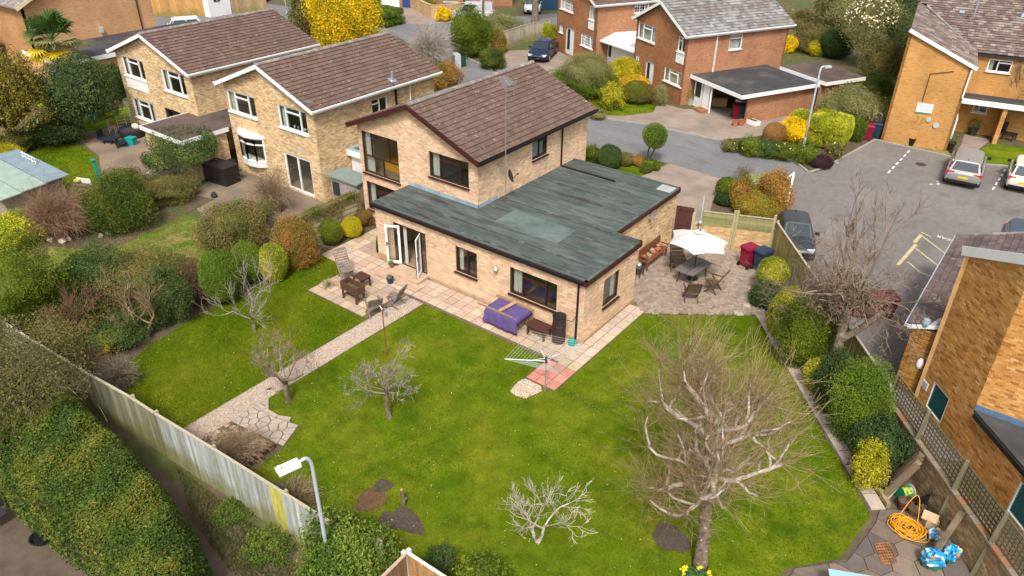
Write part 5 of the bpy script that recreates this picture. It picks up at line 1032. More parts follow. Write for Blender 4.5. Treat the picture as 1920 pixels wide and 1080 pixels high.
def moss(m):
    nt = m.node_tree; b = nt.nodes['Principled BSDF']; c = b.inputs['Base Color'].links[0].from_socket; sp = nt.nodes.new('ShaderNodeSeparateXYZ'); nt.links.new(_pos(nt), sp.inputs[0])
    a = _n(nt, 'ShaderNodeMath', operation='MULTIPLY_ADD'); nt.links.new(_noise(nt, 1.3, 3), a.inputs[0]); a.inputs[1].default_value = -1.9; nt.links.new(sp.outputs[2], a.inputs[2])
    nt.links.new(_mix(nt, _map(nt, a.outputs[0], -.75, -.1, .75, 0), c, (.2, .19, .045)), b.inputs['Base Color'])
def closeboard(lab, pts, h, bw=.125, pal=None, post=None, cap=True, z0=0., name='fence', ends=True, jitter=.01, posts=None, step=3.0, cat='fence', out=1, capc=None):
    """upright boards, each its own part; a post at every step"""
    t = thing(name, lab, cat, (pts[0][0], pts[0][1], z0)); pal = pal or [(.3, .3, .25), (.36, .35, .29), (.27, .26, .19), (.33, .31, .2)]
    m_b = M('fence_board', src='obj', rough=.9, var=.32, sc_=3.5, bump=.4, bs=18, stretch=(4, 4, .55)); moss(m_b); me = MB().box((0, 0, .5), (1, 1, 1)).me(m_b, 'board')
    for a, b in zip(pts[:-1], pts[1:]):
        a, b = NA(a), NA(b); L = NORM(b-a); d = (b-a)/L; n = NA([d[1], -d[0]])*out; an = atan2(d[1], d[0]); k = max(1, round(L/bw))
        for i in range(k):
            c = a+d*(i+.5)*L/k+n*(.03+.008*(i % 2)); piece('board', me, t, (*c, z0), (0, RU_(-.004, .004), an), (L/k+.012, .018, h+RU_(-jitter, jitter)), NA(rnd.choice(pal) if not (pal is GREYB and -1.75 < c[0] < -1.3) else (.48, .43, .1))*RU_(.85, 1.15))
        for z in (.3, h-.25): MB().beam((*a, z0+z), (*b, z0+z), .04, .08).build('rail', m_oldwood, t)
        if cap: mb = MB(); mb.c = capc or (.42, .37, .27); mb.beam((*(a+n*.03), z0+h+.025), (*(b+n*.03), z0+h+.025), .08, .035); mb.build('capping_rail', m_wood, t)
        for i in range(int(L/step)+1):
            c = a+d*min(i*step, L)-n*.02; mb = MB(); mb.c = post or (.33, .3, .2); mb.bx(c[0]-.05, c[0]+.05, c[1]-.05, c[1]+.05, z0, z0+h+.09); mb.build('post', m_wood, t)
    return t
GREYB = [(.34, .36, .34), (.4, .42, .4), (.3, .31, .26), (.36, .37, .32), (.45, .47, .45)]
MOSSB = [(.22, .21, .13), (.26, .25, .16), (.28, .27, .19), (.2, .185, .11)]
closeboard('long weathered grey-green closeboard fence along the alley', [(-16.2, -13.85), (-10.83, -13.5), (-8.06, -13.24), (-6.85, -13.19)], 1.8, pal=MOSSB, out=1)
closeboard('pale silvered closeboard fence panels with yellow moss stain, near the lamp post', [(-6.8, -13.19), (-4.15, -13.01), (.5, -12.75)], 1.8, pal=GREYB, out=1)
closeboard('orange-brown new closeboard fence corner with pale post, bottom edge', [(2.73, -12.2), (6.6, -12.1)], 1.75, pal=[(.4, .22, .09), (.45, .26, .11), (.36, .19, .08)], post=(.6, .58, .55), capc=(.6, .57, .52))
closeboard('short brown fence panel running towards the viewer from the pale corner post', [(2.7, -12.3), (2.82, -15.5)], 1.75, pal=[(.2, .12, .07), (.24, .15, .09)], post=(.6, .58, .55), capc=(.45, .33, .24), out=-1)
pst = thing('fence_post', 'old weathered post with white label beside the conifer at the bottom', 'post', (1.9, -12.4, 0)); mb = MB(); mb.c = (.3, .26, .19); mb.bx(1.83, 1.97, -12.47, -12.33, 0, 1.75); mb.build('post', m_wood, pst); MB().bx(1.97, 1.99, -12.45, -12.35, 1.55, 1.7).build('label', m_white, pst); MB().beam((.5, -12.72, 1.7), (1.85, -12.42, 1.7), .06, .08).build('rail', m_oldwood, pst)
closeboard('green mossy fence behind the right hand shrubs', [(3.1, 11.55), (10.4, 2.05)], 1.7, bw=.15, pal=[(.27, .25, .08), (.3, .26, .1), (.33, .25, .11), (.24, .22, .07)])
closeboard('pale weathered fence beside the navy car, far side of the road', [(-30.8, 34.4), (-31.0, 38), (-30.6, 41.6)], 1.6, bw=.2, pal=[(.42, .36, .28), (.46, .4, .32)], out=1)
closeboard('tan fence panels at the top left beside the cream shed', [(-69.5, 21.5), (-66, 24.2), (-64, 26)], 2.6, bw=.35, pal=[(.5, .28, .1), (.46, .25, .09)], out=1)
closeboard('brown fence between the cream shed and the red car', [(-63.2, 28.6), (-61.8, 32)], 1.4, bw=.3, pal=[(.3, .2, .11), (.36, .25, .13)])
closeboard('dark fence behind the clipped box hedge by the far drive', [(-.9, 37.4), (.9, 33.5), (2.6, 31.6)], 1.5, bw=.2, pal=[(.14, .12, .1), (.17, .14, .11)])
def lapfence(lab, a, b, h, panels=2, pal=((.3, .25, .17), (.34, .3, .22), (.26, .22, .13)), z0=0., post=True):
    t = thing('fence', lab, 'fence', (*a, z0)); a, b = NA(a), NA(b); L = NORM(b-a); d = (b-a)/L; n = NA([d[1], -d[0]]); k = int(h/.13)
    for p in range(panels):
        s, e = a+d*L*p/panels+d*.06, a+d*L*(p+1)/panels-d*.06
        for i in range(k):
            mb = MB(); mb.c = tuple(NA(rnd.choice(pal))*RU_(.85, 1.15)); z = z0+.1+i*.125; w1 = RU_(-.012, .012); mb.beam((*(s+n*(.012 if i % 2 else -.005)), z+w1), (*(e+n*(.012 if i % 2 else -.005)), z-w1), .016, .15); mb.build('slat', m_wood, t)
        for f in (.0, .5, 1.): mb = MB(); mb.c = pal[0]; q = s+(e-s)*f; mb.beam((*(q+n*.03), z0), (*(q+n*.03), z0+h), .04, .03); mb.build('batten', m_wood, t)
        mb = MB(); mb.c = pal[1]; mb.beam((*s, z0+h+.03), (*e, z0+h+.03), .07, .04); mb.build('capping_rail', m_wood, t)
    for p in range(panels+1): mb = MB(); mb.c = (.3, .26, .17); q = a+d*L*p/panels; mb.bx(q[0]-.05, q[0]+.05, q[1]-.05, q[1]+.05, z0, z0+h+.1); mb.build('post', m_wood, t)
    return t
lapfence('ivy-clad lap fence running from the corner of the central house', (-14.75, -1.9), (-14.7, 2.2), 1.5, pal=((.4, .32, .2), (.44, .36, .24), (.34, .28, .16)))
lapfence('low weathered grey lap fence under the climbing plant, left gardens', (-26, -4.2), (-25.6, -.8), 1.2, pal=((.38, .34, .28), (.42, .38, .32), (.33, .3, .24)))
lapfence('dark lap fence behind the olive-green round tree, far left', (-40.5, 8), (-38, 12), 1.6)
bwl = thing('garden_wall', 'tan brick wall topped with mossy panels behind the parasol', 'wall', (1.2, 10.8, 0)); wa, wb = NA([-.3, 10.12]), NA([3.05, 11.5])
wall(bwl, wa, wb, 0, 1.15, [], [(.52, .33, .15), (.58, .38, .18), (.46, .28, .12), (.6, .42, .22)], th=.22); wall(bwl, (3.05, 11.6), (3.4, 11.15), 0, 1.15, [], BUFF, th=.22)
du = (wb-wa)/NORM(wb-wa)
for s, e in ((.35, 1.72), (1.95, 3.5)):
    for i in range(4): mb = MB(); mb.c = tuple(NA((.25, .24, .1))*RU_(.8, 1.2)); mb.beam((*(wa+du*s), 1.22+i*.155), (*(wa+du*e), 1.22+i*.155), .03+.008*(i % 2), .165); mb.build('board', m_wood, bwl)
    mb = MB(); mb.c = (.4, .36, .25); mb.beam((*(wa+du*s), 1.84), (*(wa+du*e), 1.84), .07, .04); mb.build('capping_rail', m_wood, bwl)
for s in (.28, 1.78, 1.9, 3.55): mb = MB(); mb.c = (.4, .36, .2); q = wa+du*s; mb.bx(q[0]-.05, q[0]+.05, q[1]-.05, q[1]+.05, 0, 2.05); mb.build('post', m_wood, bwl)
mb = MB(); q = wa+du*.32; mb.tube([(q[0], q[1]-.12, 0), (q[0], q[1]-.12, 2.6)], .035, 8); mb.build('pole', m_steel, bwl); MB().lathe([(.02, 0), (.1, .04), (.12, .14), (.06, .2)], (q[0], q[1]-.16, 1.2), 10).build('outdoor_lamp', m_metal, bwl)
gt = thing('garden_gate', 'tall dark brown boarded side gate at the end of the flat roofed garage', 'gate', (-1.2, 9.95, 0)); ga, gb = NA([-1.18, 9.88]), NA([-.38, 10.1])
for i in range(7): a = ga+(gb-ga)*(i+.005)/7; b = ga+(gb-ga)*(i+.995)/7; MB().beam((*a, 1.0), (*b, 1.0), .025, 1.85+.02*(i % 2)).build('board', m_darkwood, gt)
gn = NA([.26, -.96])
for z in (.25, 1.05, 1.8): MB().beam((*(ga+gn*.03), z), (*(gb+gn*.03), z), .03, .1).build('ledge', m_darkwood, gt)
mb = MB(); mb.c = (.5, .44, .3); mb.bx(gb[0]-.02, gb[0]+.1, gb[1]-.06, gb[1]+.06, 0, 1.7); mb.build('post', m_wood, gt)
K0, K1 = NA([10.49, 1.83]), NA([15.6, -4.45]); KL = NORM(K1-K0); KD = (K1-K0)/KL; KN = NA([KD[1], -KD[0]])
rw = thing('garden_wall', 'old brown brick garden wall under the trellis, bottom right', 'wall', (12.5, -1, 0)); OLDB = [(.34, .23, .11), (.38, .27, .14), (.28, .18, .09), (.42, .3, .17), (.3, .16, .1), (.25, .2, .1)]
wall(rw, K0, K1, 0, 1.25, [], OLDB, th=.24, near=60)
n_cp = 24
for i in range(n_cp):
    mb = MB(); mb.c = rnd.choice([(.22, .185, .12), (.25, .21, .15), (.3, .15, .085), (.2, .165, .1)]); a = K0+KD*KL*(i+.03)/n_cp-KN*.1; b = K0+KD*KL*(i+.97)/n_cp-KN*.1; mb.beam((*a, 1.28), (*b, 1.28), .3, .07); mb.build('coping_stone', m_slab_a, rw)
tl = [G2(*q, 2.3) for q in ((1682, 700), (1738, 775), (1808, 868), (1885, 965))]
pp_ = [(NA(q)-K0)@KD for q in tl]; pp_.append(pp_[-1]+1.7)
for i, (a, b) in enumerate(zip(pp_[:-1], pp_[1:])):
    t = thing('trellis', ['square trellis panel farthest along the old brick wall', 'trellis panel in front of the green shutter', 'trellis panel with dark slats before the drainpipe wall', 'nearest trellis panel, next to the second green shutter'][i], 'trellis', (*(K0+KD*a), 1.3), 'trellis panels on the garden wall')
    B = lambda s, z, o=0: (*(K0+KD*s-KN*(.14+o)), z); lc = (.13, .108, .062) if i != 2 else (.085, .062, .04)
    k = max(4, round((b-a)/.155))
    for j in range(k+1): mb = MB(); mb.c = tuple(NA(lc)*RU_(.85, 1.2)); s = a+.07+(b-a-.14)*j/k; mb.beam(B(s, 1.36), B(s, 2.24), .025); mb.build('lath', m_wood, t)
    for j in range(7): mb = MB(); mb.c = tuple(NA(lc)*RU_(.85, 1.2)); z = 1.36+.88*j/6; mb.beam(B(a+.06, z, -.02), B(b-.06, z, -.02), .03); mb.build('lath', m_wood, t)
    mb = MB(); mb.c = (.17, .15, .095); mb.beam(B(a, .0 if i else 1.3, .0 if i == 0 else -.18), B(a, 2.38, 0 if i == 0 else -.05), .1); mb.build('post', m_wood, t)
sh = thing('garden_shed', 'timber shed with pale green felt roof at the left edge', 'shed', (-28, -8, 0))
sx = [(-26.5, -9.3), (-26.9, -6.4), (-32, -6.2), (-32, -9.3)]
for (a, b) in zip(sx, sx[1:]+sx[:1]):
    for i in range(9): mb = MB(); mb.c = tuple(NA((.3, .25, .18))*RU_(.85, 1.15)); mb.beam((*a, .1+i*.21), (*b, .1+i*.21), .03+.006*(i % 2), .22); mb.build('board', m_wood, sh)
for i, (y0, y1, c) in enumerate(((-9.6, -8.5, (.3, .38, .32)), (-8.48, -7.3, (.28, .36, .31)), (-7.28, -6.1, (.2, .26, .29)))): MB().prism([(-26.2-.15*i, y0), (-26.35-.15*i, y1), (-32.3, y1), (-32.3, y0)], 1.95+.04*i, 2.0+.04*i).build('roof_felt', M('pale_green_felt', c, .9, .2, 2), sh)
mb = MB()
for i in range(5): mb.beam((-29.3-.35*i, -6.5, 2.1), (-29.3-.35*i, -6.5, 2.4), .03)
mb.beam((-29.2, -6.5, 2.4), (-30.8, -6.5, 2.4), .03); mb.beam((-29.2, -6.5, 2.2), (-30.8, -6.5, 2.2), .03); tr_ = thing('trellis', 'pale trellis strip rising from the back of the green shed roof', 'trellis', (-30, -6.5, 2.05)); mb.build('lattice', m_whitewood, tr_, kind='stuff')
ss = thing('garden_shed', 'small grey shed with grey-green roof between the house and the lap fence', 'shed', (-16.5, 3, 0))
for i in range(10): mb = MB(); mb.c = tuple(NA((.32, .28, .26))*RU_(.9, 1.1)); x = -17.3+i*.2; mb.bx(x+.004, x+.196, 2.64, 2.66, 0, 1.55); mb.build('board', m_wood, ss)
mb = MB(); mb.c = (.3, .26, .24); mb.bx(-17.3, -15.3, 2.66, 3.6, 0, 1.5); mb.build('walls', m_wood, ss); MB().prism([(-17.5, 2.5), (-15.15, 2.5), (-15.35, 3.75), (-17.5, 3.75)], 1.6, 1.68).build('roof', M('grey_green_felt', (.2, .25, .22), .9, .15), ss); MB().bx(-17.15, -16.65, 2.6, 2.638, .6, 1.35).build('window', m_dark, ss)
PAL = dict(
 laurel=((.025, .05, .012), (.045, .08, .014), (.075, .105, .018), (.14, .125, .025)),
 ivy=((.03, .055, .018), (.055, .09, .025), (.09, .12, .04)),
 box=((.045, .085, .012), (.08, .13, .015), (.13, .17, .02)),
 euon=((.09, .13, .012), (.2, .22, .02), (.42, .37, .035)),
 gold=((.16, .17, .01), (.34, .3, .012), (.5, .39, .015)),
 yellow=((.3, .25, .008), (.6, .42, .008), (.75, .52, .015)),
 lime=((.12, .17, .012), (.28, .3, .02), (.45, .42, .05)),
 dark=((.02, .042, .016), (.035, .065, .022), (.06, .09, .03)),
 olive=((.03, .055, .02), (.05, .08, .028), (.085, .115, .04)),
 photinia=((.07, .1, .02), (.16, .13, .03), (.34, .12, .05), (.2, .2, .03)),
 bronze=((.1, .07, .03), (.17, .1, .035), (.24, .14, .05)),
 brown=((.1, .065, .035), (.16, .105, .055), (.22, .15, .085)),
 sage=((.1, .11, .045), (.16, .16, .07), (.22, .21, .1)),
 green=((.04, .066, .01), (.08, .115, .012), (.14, .17, .018)),
 conifer=((.035, .07, .012), (.08, .13, .02), (.15, .18, .035)),
 willow=((.07, .07, .014), (.13, .115, .02), (.19, .155, .03)), broom=((.05, .055, .018), (.095, .092, .034), (.145, .135, .06)),
 aucuba=((.05, .09, .012), (.2, .2, .015), (.42, .36, .02)),
 purple=((.035, .018, .028), (.06, .03, .045)),
 mixed=((.05, .075, .02), (.1, .11, .03), (.17, .14, .055), (.13, .09, .05)),
 palegreen=((.16, .2, .08), (.24, .27, .13), (.32, .34, .2)),
)
def palcol(pal, t):
    p = NA(pal); t = np.clip(t, 0, .9999)*(len(p)-1); i = t.astype(int); f = (t-i)[:, None]; return (p[i]*(1-f)+p[i+1]*f)*NA([1.5, 1.45, 1.2])
def leaves_mesh(P, N, size, pal, t=None, aspect=.55, droop=.2):
    """one folded leaf per point, facing roughly along N"""
    n = len(P); N = N+rng.normal(0, .55, (n, 3)); N[:, 2] += .25; N /= NORM(N, axis=1)[:, None]+1e-9
    A = np.cross(N, rng.normal(0, 1, (n, 3))); A /= NORM(A, axis=1)[:, None]+1e-9; B = np.cross(N, A)
    L = size*rng.uniform(.65, 1.35, (n, 1))
    V = np.zeros((n, 4, 3)); V[:, 0] = P-A*L*.5; V[:, 2] = P+A*L*.5-N*L*droop; V[:, 1] = P+B*L*aspect*.5+N*L*.12; V[:, 3] = P-B*L*aspect*.5+N*L*.12
    if t is None: t = .5+.25*np.sin(P[:, 0]*2.3+np.sin(P[:, 1]*2.9)*1.6+P[:, 2]*2)+rng.normal(0, .25, n)
    C = palcol(pal, t)*rng.uniform(.75, 1.25, (n, 1))
    return V.reshape(-1, 3), (np.arange(n)[:, None]*4+np.arange(4)[None]), np.repeat(C, 4, 0)
def lump(D, seed, amp, k=9, freq=2.6):
    r = np.random.default_rng(seed); s = np.zeros(len(D))
    for _ in range(k):
        w_ = r.normal(0, 1, 3)*freq; s += np.sin(D@w_+r.uniform(0, 6.3))
    return 1+amp*s/sqrt(k)
def cloud(c, r, n, size, pal, seed=1, amp=.13, shell=.35, zmin=.02, freq=2.6, flat=0., boxy=0., topgold=None, gaps=0.):
    D = rng.normal(0, 1, (n, 3)); D /= NORM(D, axis=1)[:, None]
    if boxy: Q = np.sign(D)*np.abs(D)**(1-boxy); D2 = Q/np.max(np.abs(Q), axis=1)[:, None]; D3 = D2*.9; D = D*(1-boxy)+D3*boxy
    rad = lump(D, seed, amp, freq=freq)*(1-shell*rng.random(n)**1.6)
    if gaps:
        g = lump(D, seed+50, 1., k=6, freq=5); keep = g > -1+gaps*2; keep |= rng.random(n) < .35; D, rad = D[keep], rad[keep]
    P = NA(c)+D*NA(r)*rad[:, None]
    k = P[:, 2] > zmin; P, D = P[k], D[k]
    N = D/NA(r); N /= NORM(N, axis=1)[:, None]
    t = None
    if topgold is not None:
        t = .5+.25*np.sin(P[:, 0]*3+P[:, 1]*2.2)+rng.normal(0, .22, len(P))
    return leaves_mesh(P, N, size, pal, t)
def join(parts):
    V, F, C, o = [], [], [], 0
    for v, f, c in parts: V.append(v); F.append(f+o); C.append(c); o += len(v)
    return np.vstack(V), np.vstack(F), np.vstack(C)
def core(c, r, pal, seed, amp, k=.72):
    """inner twiggy mass so that a dense bush does not let the light through"""
    mb = MB(); nu, nv = 14, 8; D = NA([(sin(pi*i/nv)*cos(2*pi*j/nu), sin(pi*i/nv)*sin(2*pi*j/nu), -cos(pi*i/nv)) for i in range(nv+1) for j in range(nu)])
    R = lump(D, seed, amp)*k; P = NA(c)+D*NA(r)*R[:, None]; P[:, 2] = np.maximum(P[:, 2], .0)
    return P, [(i*nu+j, i*nu+(j+1) % nu, (i+1)*nu+(j+1) % nu, (i+1)*nu+j) for i in range(nv) for j in range(nu)]
def blob(x0, y0, x1, y1, z0=0., rz=None):
    """real centre and radii of a rounded mass standing at z0 that fills a rectangle of the photograph"""
    cx, cy = (x0+x1)/2, (y0+y1)/2; h = .6
    for _ in range(12):
        c = G(cx, cy, z0+h); s = FPX/depth(c); r = (x1-x0)/2/s; a = math.asin((CAM[2]-c[2])/NORM(CAM-c)); q = ((y1-y0)/2/s)**2-(r*sin(a))**2
        h2 = sqrt(max(q, (.35*r)**2))/cos(a); h2 = min(h2, 2.2*r) if rz is None else rz; h = .5*h+.5*h2
    return G(cx, cy, z0+h), NA([r, r, h])
DENS = 1.
def bush(lab, cat, px, pal, leaf=.07, dens=1., name='shrub', amp=.16, boxy=0., z0=0., rz=None, group=None, shell=.35, ry=1., twigs=True, dense=True, gaps=0., flowers=None, off=(0, 0)):
    c, r = blob(*px, z0=z0, rz=rz); c = c+NA([off[0], off[1], 0]); r = r*NA([1, ry, 1]); pal = PAL[pal] if isinstance(pal, str) else pal; seed = int(px[0]+px[1]*3)
    t = thing(name, lab, cat, (c[0], c[1], 0), group)
    area = 4*pi*((r[0]*r[1])**1.6+2*(r[0]*r[2])**1.6)**(1/1.6)/3**(1/1.6); n = int(min(26000, 3.2*dens*area/(leaf*leaf*.5)))
    if amp > .11: amp *= 1.25
    V, F, C = cloud(c, r, n, leaf, pal, seed, amp, shell, boxy=boxy, gaps=gaps, freq=2.6 if amp < .11 else 3.4)
    if amp > .11:
        D = rng.normal(0, 1, (n//5, 3)); D /= NORM(D, axis=1)[:, None]; P_ = c+D*r*lump(D, seed, amp, freq=3.4)[:, None]*rng.uniform(1., 1.2, (n//5, 1)); P_ = P_[P_[:, 2] > .02]; a_ = leaves_mesh(P_, rng.normal(0, 1, P_.shape), leaf, pal); V, F, C = join([(V, F, C), a_])
    fo = obj('foliage', V, F, m_leaf, t, col=C)
    if dense:
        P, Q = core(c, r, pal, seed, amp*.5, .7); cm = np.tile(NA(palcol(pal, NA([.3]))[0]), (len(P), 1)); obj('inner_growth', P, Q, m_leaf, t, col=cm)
    if twigs and c[2]-r[2] > -.5:
        mb = MB()
        for i in range(5): a = RU_(0, 6.28); mb.tube([(c[0]+.05*cos(a), c[1]+.05*sin(a), 0), (c[0]+.3*r[0]*cos(a), c[1]+.3*r[1]*sin(a), c[2])], [.03, .012], 4)
        mb.build('stem', m_bark, t)
    if flowers:
        n, col, fs = flowers; D = rng.normal(0, 1, (n, 3)); D[:, 2] = np.abs(D[:, 2]); D /= NORM(D, axis=1)[:, None]; P = c+D*r*1.02; V, F, C = leaves_mesh(P, D, fs, [col, tuple(NA(col)*.8)], aspect=1.); obj('blossom', V, F, m_flower, t, col=C)
    return t
def tubes(P, R, n=3):
    """P (m,k,3) polylines, R (m,k) radii -> one mesh of tapering tubes"""
    m, k, _ = P.shape; T = np.gradient(P, axis=1); T /= NORM(T, axis=2)[..., None]+1e-9
    ref = np.where(np.abs(T[:, :1, 2:3]) > .9, NA([[[1., 0, 0]]]), NA([[[0., 0, 1]]])); X = np.cross(T, np.broadcast_to(ref, T.shape)); X /= NORM(X, axis=2)[..., None]+1e-9; Y = np.cross(T, X)
    a = 2*pi*np.arange(n)/n; V = P[:, :, None]+R[:, :, None, None]*(X[:, :, None]*np.cos(a)[None, None, :, None]+Y[:, :, None]*np.sin(a)[None, None, :, None])
    i, j = np.meshgrid(np.arange(k-1), np.arange(n), indexing='ij'); q = np.stack([i*n+j, i*n+(j+1) % n, (i+1)*n+(j+1) % n, (i+1)*n+j], -1).reshape(-1, 4)
    return V.reshape(-1, 3), (np.arange(m)[:, None, None]*k*n+q[None]).reshape(-1, 4)
def grow(base, d, L, r, levels, spread=(.5, 1.), ratio=(.45, .75), up=.15, kids=(3, 6), wob=.12, k=5, tmin=.3, grav=0.):
    """levels of branches: list of (m,k,3),(m,k) per level"""
    out = []; cur = [(NA(base, float), NA(d, float)/NORM(d), L, r)]
    for lv in range(levels):
        PP, RR, nxt = [], [], []
        for b, d_, l, r_ in cur:
            p = b.copy(); dd = d_.copy(); pts = [p.copy()]
            for s in range(k-1):
                dd = dd+NA([rnd.gauss(0, wob), rnd.gauss(0, wob), rnd.gauss(0, wob)+up*.25-grav*.2]); dd /= NORM(dd); p = p+dd*l/(k-1); pts.append(p.copy())
            pts = NA(pts); PP.append(pts); end = .55 if lv < levels-1 else .25; RR.append(np.linspace(r_, r_*end, k))
            if lv < levels-1:
                kn = rnd.randint(*kids) if isinstance(kids[0], int) else rnd.randint(*kids[lv])
                for c in range(kn):
                    t = 1. if c == 0 else RU_(tmin, 1.); f = t*(k-1); i = min(int(f), k-2); q = pts[i]+(pts[i+1]-pts[i])*(f-i); ax = pts[i+1]-pts[i]; ax /= NORM(ax)
                    e = np.cross(ax, NA([rnd.gauss(0, 1), rnd.gauss(0, 1), rnd.gauss(0, 1)])); e /= NORM(e)+1e-9; an = RU_(*spread)*(.5 if c == 0 else 1)
                    nd = ax*cos(an)+e*sin(an); nd[2] += up; nd /= NORM(nd)
                    nxt.append((q, nd, l*RU_(*ratio), max(.0035, r_*(1-.45*t)*RU_(.45, .7))))
        out.append((NA(PP), NA(RR))); cur = nxt
    return out
def pal_t(P, pal): 
    c = NA(pal)[rng.integers(0, len(pal), len(P))]*rng.uniform(.8, 1.2, (len(P), 1)); return c
def bare(lab, cat, base, h, levels=4, trunk=None, L=None, r=.09, pal=((.3, .26, .2), (.4, .36, .3), (.24, .2, .15)), spread=(.4, .95), ratio=(.5, .8), up=.25, kids=(3, 6), wob=.13, name='tree', lean=(0, 0), bark=None, stems=1, tips=None, group=None, minr=.005, elr=(.35, 1.0), sp=.3):
    t = thing(name, lab, cat, (base[0], base[1], 0), group); base = NA([base[0], base[1], 0.]); top = base+NA([lean[0], lean[1], trunk or h*.35])
    mb = MB(); mid = (base+top)/2+NA([RU_(-.04, .04), RU_(-.04, .04), 0])
    if stems == 1: mb.tube([base, base+(mid-base)*.2, mid, top], [r*1.35, r*1.08, r, r*.9], 9)
    else:
        for s in range(stems): a = 6.28*s/stems+.7; mb.tube([base, base+NA([.12*cos(a), .12*sin(a), (trunk or .5)*.5]), base+NA([.0+sp*cos(a), sp*sin(a), trunk or .5])], [r, r*.8, r*.7], 7)
    mb.build('trunk', bark or m_bark, t)
    nb = 6; gs = []
    for i in range(nb):
        a = 6.28*i/nb+RU_(-.3, .3); el = RU_(*elr); st = top if stems == 1 else base+NA([sp*cos(6.28*(i % stems)/stems+.7), sp*sin(6.28*(i % stems)/stems+.7), trunk or .5])
        gs.append(grow(st-NA([0, 0, .05*i*.5]), (cos(a)*cos(el), sin(a)*cos(el), sin(el)), (L or h*.45)*RU_(.8, 1.15), r*.55, levels, spread, ratio, up, kids, wob))
    for lv, nm in ((slice(0, 2), 'branches'), (slice(2, levels), 'twigs')):
        V, F, o = [], [], 0; C = []
        for g in gs:
            for P, R in g[lv]:
                if not len(P): continue
                v, f = tubes(P, np.maximum(R, minr), 5 if nm == 'branches' else 3); V.append(v); F.append(f+o); o += len(v); c = pal_t(P, pal); C.append(np.repeat(c, len(v)//len(P), 0))
        if V: obj(nm, np.vstack(V), np.vstack(F), m_twig, t, col=np.vstack(C), smooth=nm == 'branches')
    if tips:
        n, col = tips; Pn = np.vstack([P[:, -1] for g in gs for P, R in g[-1:]]); Pn = Pn[rng.integers(0, len(Pn), n)]; V, F, C = leaves_mesh(Pn, np.tile([0, 0, 1.], (n, 1)), .05, [col, col]); obj('buds', V, F, m_leaf, t, col=C)
    return t
def twiggy(lab, cat, px, n, pal, name='shrub', up=.6, r=.007, z0=0., group=None, spread=.9, rz=None):
    """rounded mass of fine bare shoots rising from the base"""
    c, rad = blob(*px, z0=z0, rz=rz); t = thing(name, lab, cat, (c[0], c[1], 0), group)
    D = rng.normal(0, 1, (n, 3)); D[:, 2] = np.abs(D[:, 2])*up*1.5+.05; D /= NORM(D, axis=1)[:, None]
    rr = rng.random((n, 1))**.35*lump(D, int(px[0]), .12)[:, None]; E = c+NA([0, 0, -rad[2]*.55])+D*rad*NA([1, 1, 1.5])*rr; B = NA([c[0], c[1], z0])+rng.normal(0, .12, (n, 3))*NA([1, 1, 0])*rad*1.2
    k = 5; s = np.linspace(0, 1, k)[None, :, None]; P = B[:, None]*(1-s)+E[:, None]*s; P[:, :, 2] = np.maximum(z0+.01, P[:, :, 2]+rad[2]*.35*np.sin(s[:, :, 0]*pi)); P[:, 1:] += rng.normal(0, .035, (n, k-1, 3))*rad[0]
    # side shoots
    m = n*2; q = rng.integers(0, n, m); f = rng.uniform(.5, 1, m); i = np.minimum((f*(k-1)).astype(int), k-2); A = P[q, i]+(P[q, i+1]-P[q, i])*(f*(k-1)-i)[:, None]; dv = P[q, i+1]-P[q, i]; dv /= NORM(dv, axis=1)[:, None]+1e-9; dv += rng.normal(0, .6, (m, 3)); ln = rad[0]*rng.uniform(.12, .35, (m, 1)); P2 = A[:, None]+dv[:, None]*ln[:, None]*s
    R = np.broadcast_to(np.linspace(r, r*.5, k), (n, k)); R2 = np.broadcast_to(np.linspace(r*.7, r*.4, k), (m, k))
    for nm, pp, r2 in (('branches', P, R), ('twigs', P2, R2)):
        v, f_ = tubes(pp, r2, 3); obj(nm, v, f_, m_twig, t, col=np.repeat(pal_t(pp, pal), len(v)//len(pp), 0))
    return t
GREYTW = ((.21, .165, .12), (.28, .23, .175), (.16, .12, .085)); REDTW = ((.18, .095, .055), (.23, .125, .07), (.14, .08, .05)); TANTW = ((.27, .19, .105), (.32, .235, .145), (.2, .14, .08)); BRNTW = ((.15, .095, .055), (.2, .13, .08), (.11, .072, .045))

b = G(541, 752); bare('bare pruned apple tree with stout trunk beside the gravel path', 'tree', b, 2.0, 5, trunk=.95, L=.85, r=.1, spread=(.4, 1.), kids=(3, 4), ratio=(.5, .75), pal=((.24, .18, .12), (.31, .25, .18), (.18, .135, .09)), minr=.0052, wob=.22)
b = G(730, 783); t_ap = bare('bare pruned apple tree with straight trunk standing alone in the middle of the lawn', 'tree', b, 2.1, 5, trunk=1.15, L=.8, r=.075, spread=(.45, 1.1), kids=(3, 4), ratio=(.5, .75), up=.12, pal=((.22, .195, .145), (.31, .28, .22), (.17, .145, .105)), minr=.0055, wob=.22)
mb = MB(); c = NA([b[0], b[1], 1.15])
for i in range(12): a = RU_(0, 6.28); rr = RU_(.1, .75); q = c+NA([cos(a)*rr, sin(a)*rr, RU_(.15, .6)]); mb.tube([q, q+NA([RU_(-.02, .02), RU_(-.02, .02), .13])], [.028, .028], 6)
mb.build('pruned_stubs', m_plank, t_ap, kind='stuff')
b = G(478, 622); bare('small bare grey fruit tree near the round clipped bushes', 'tree', b, 2.3, 4, trunk=.7, L=1.25, r=.06, spread=(.35, .9), kids=(3, 5), pal=((.26, .225, .18), (.34, .3, .25)), minr=.005, wob=.2)
b = G(277, 633); bare('bare shrubby tree with forked pinkish trunk on the left lawn edge', 'tree', b, 2.2, 4, trunk=.75, L=1.0, r=.07, stems=2, kids=(3, 5), pal=TANTW, minr=.0065)
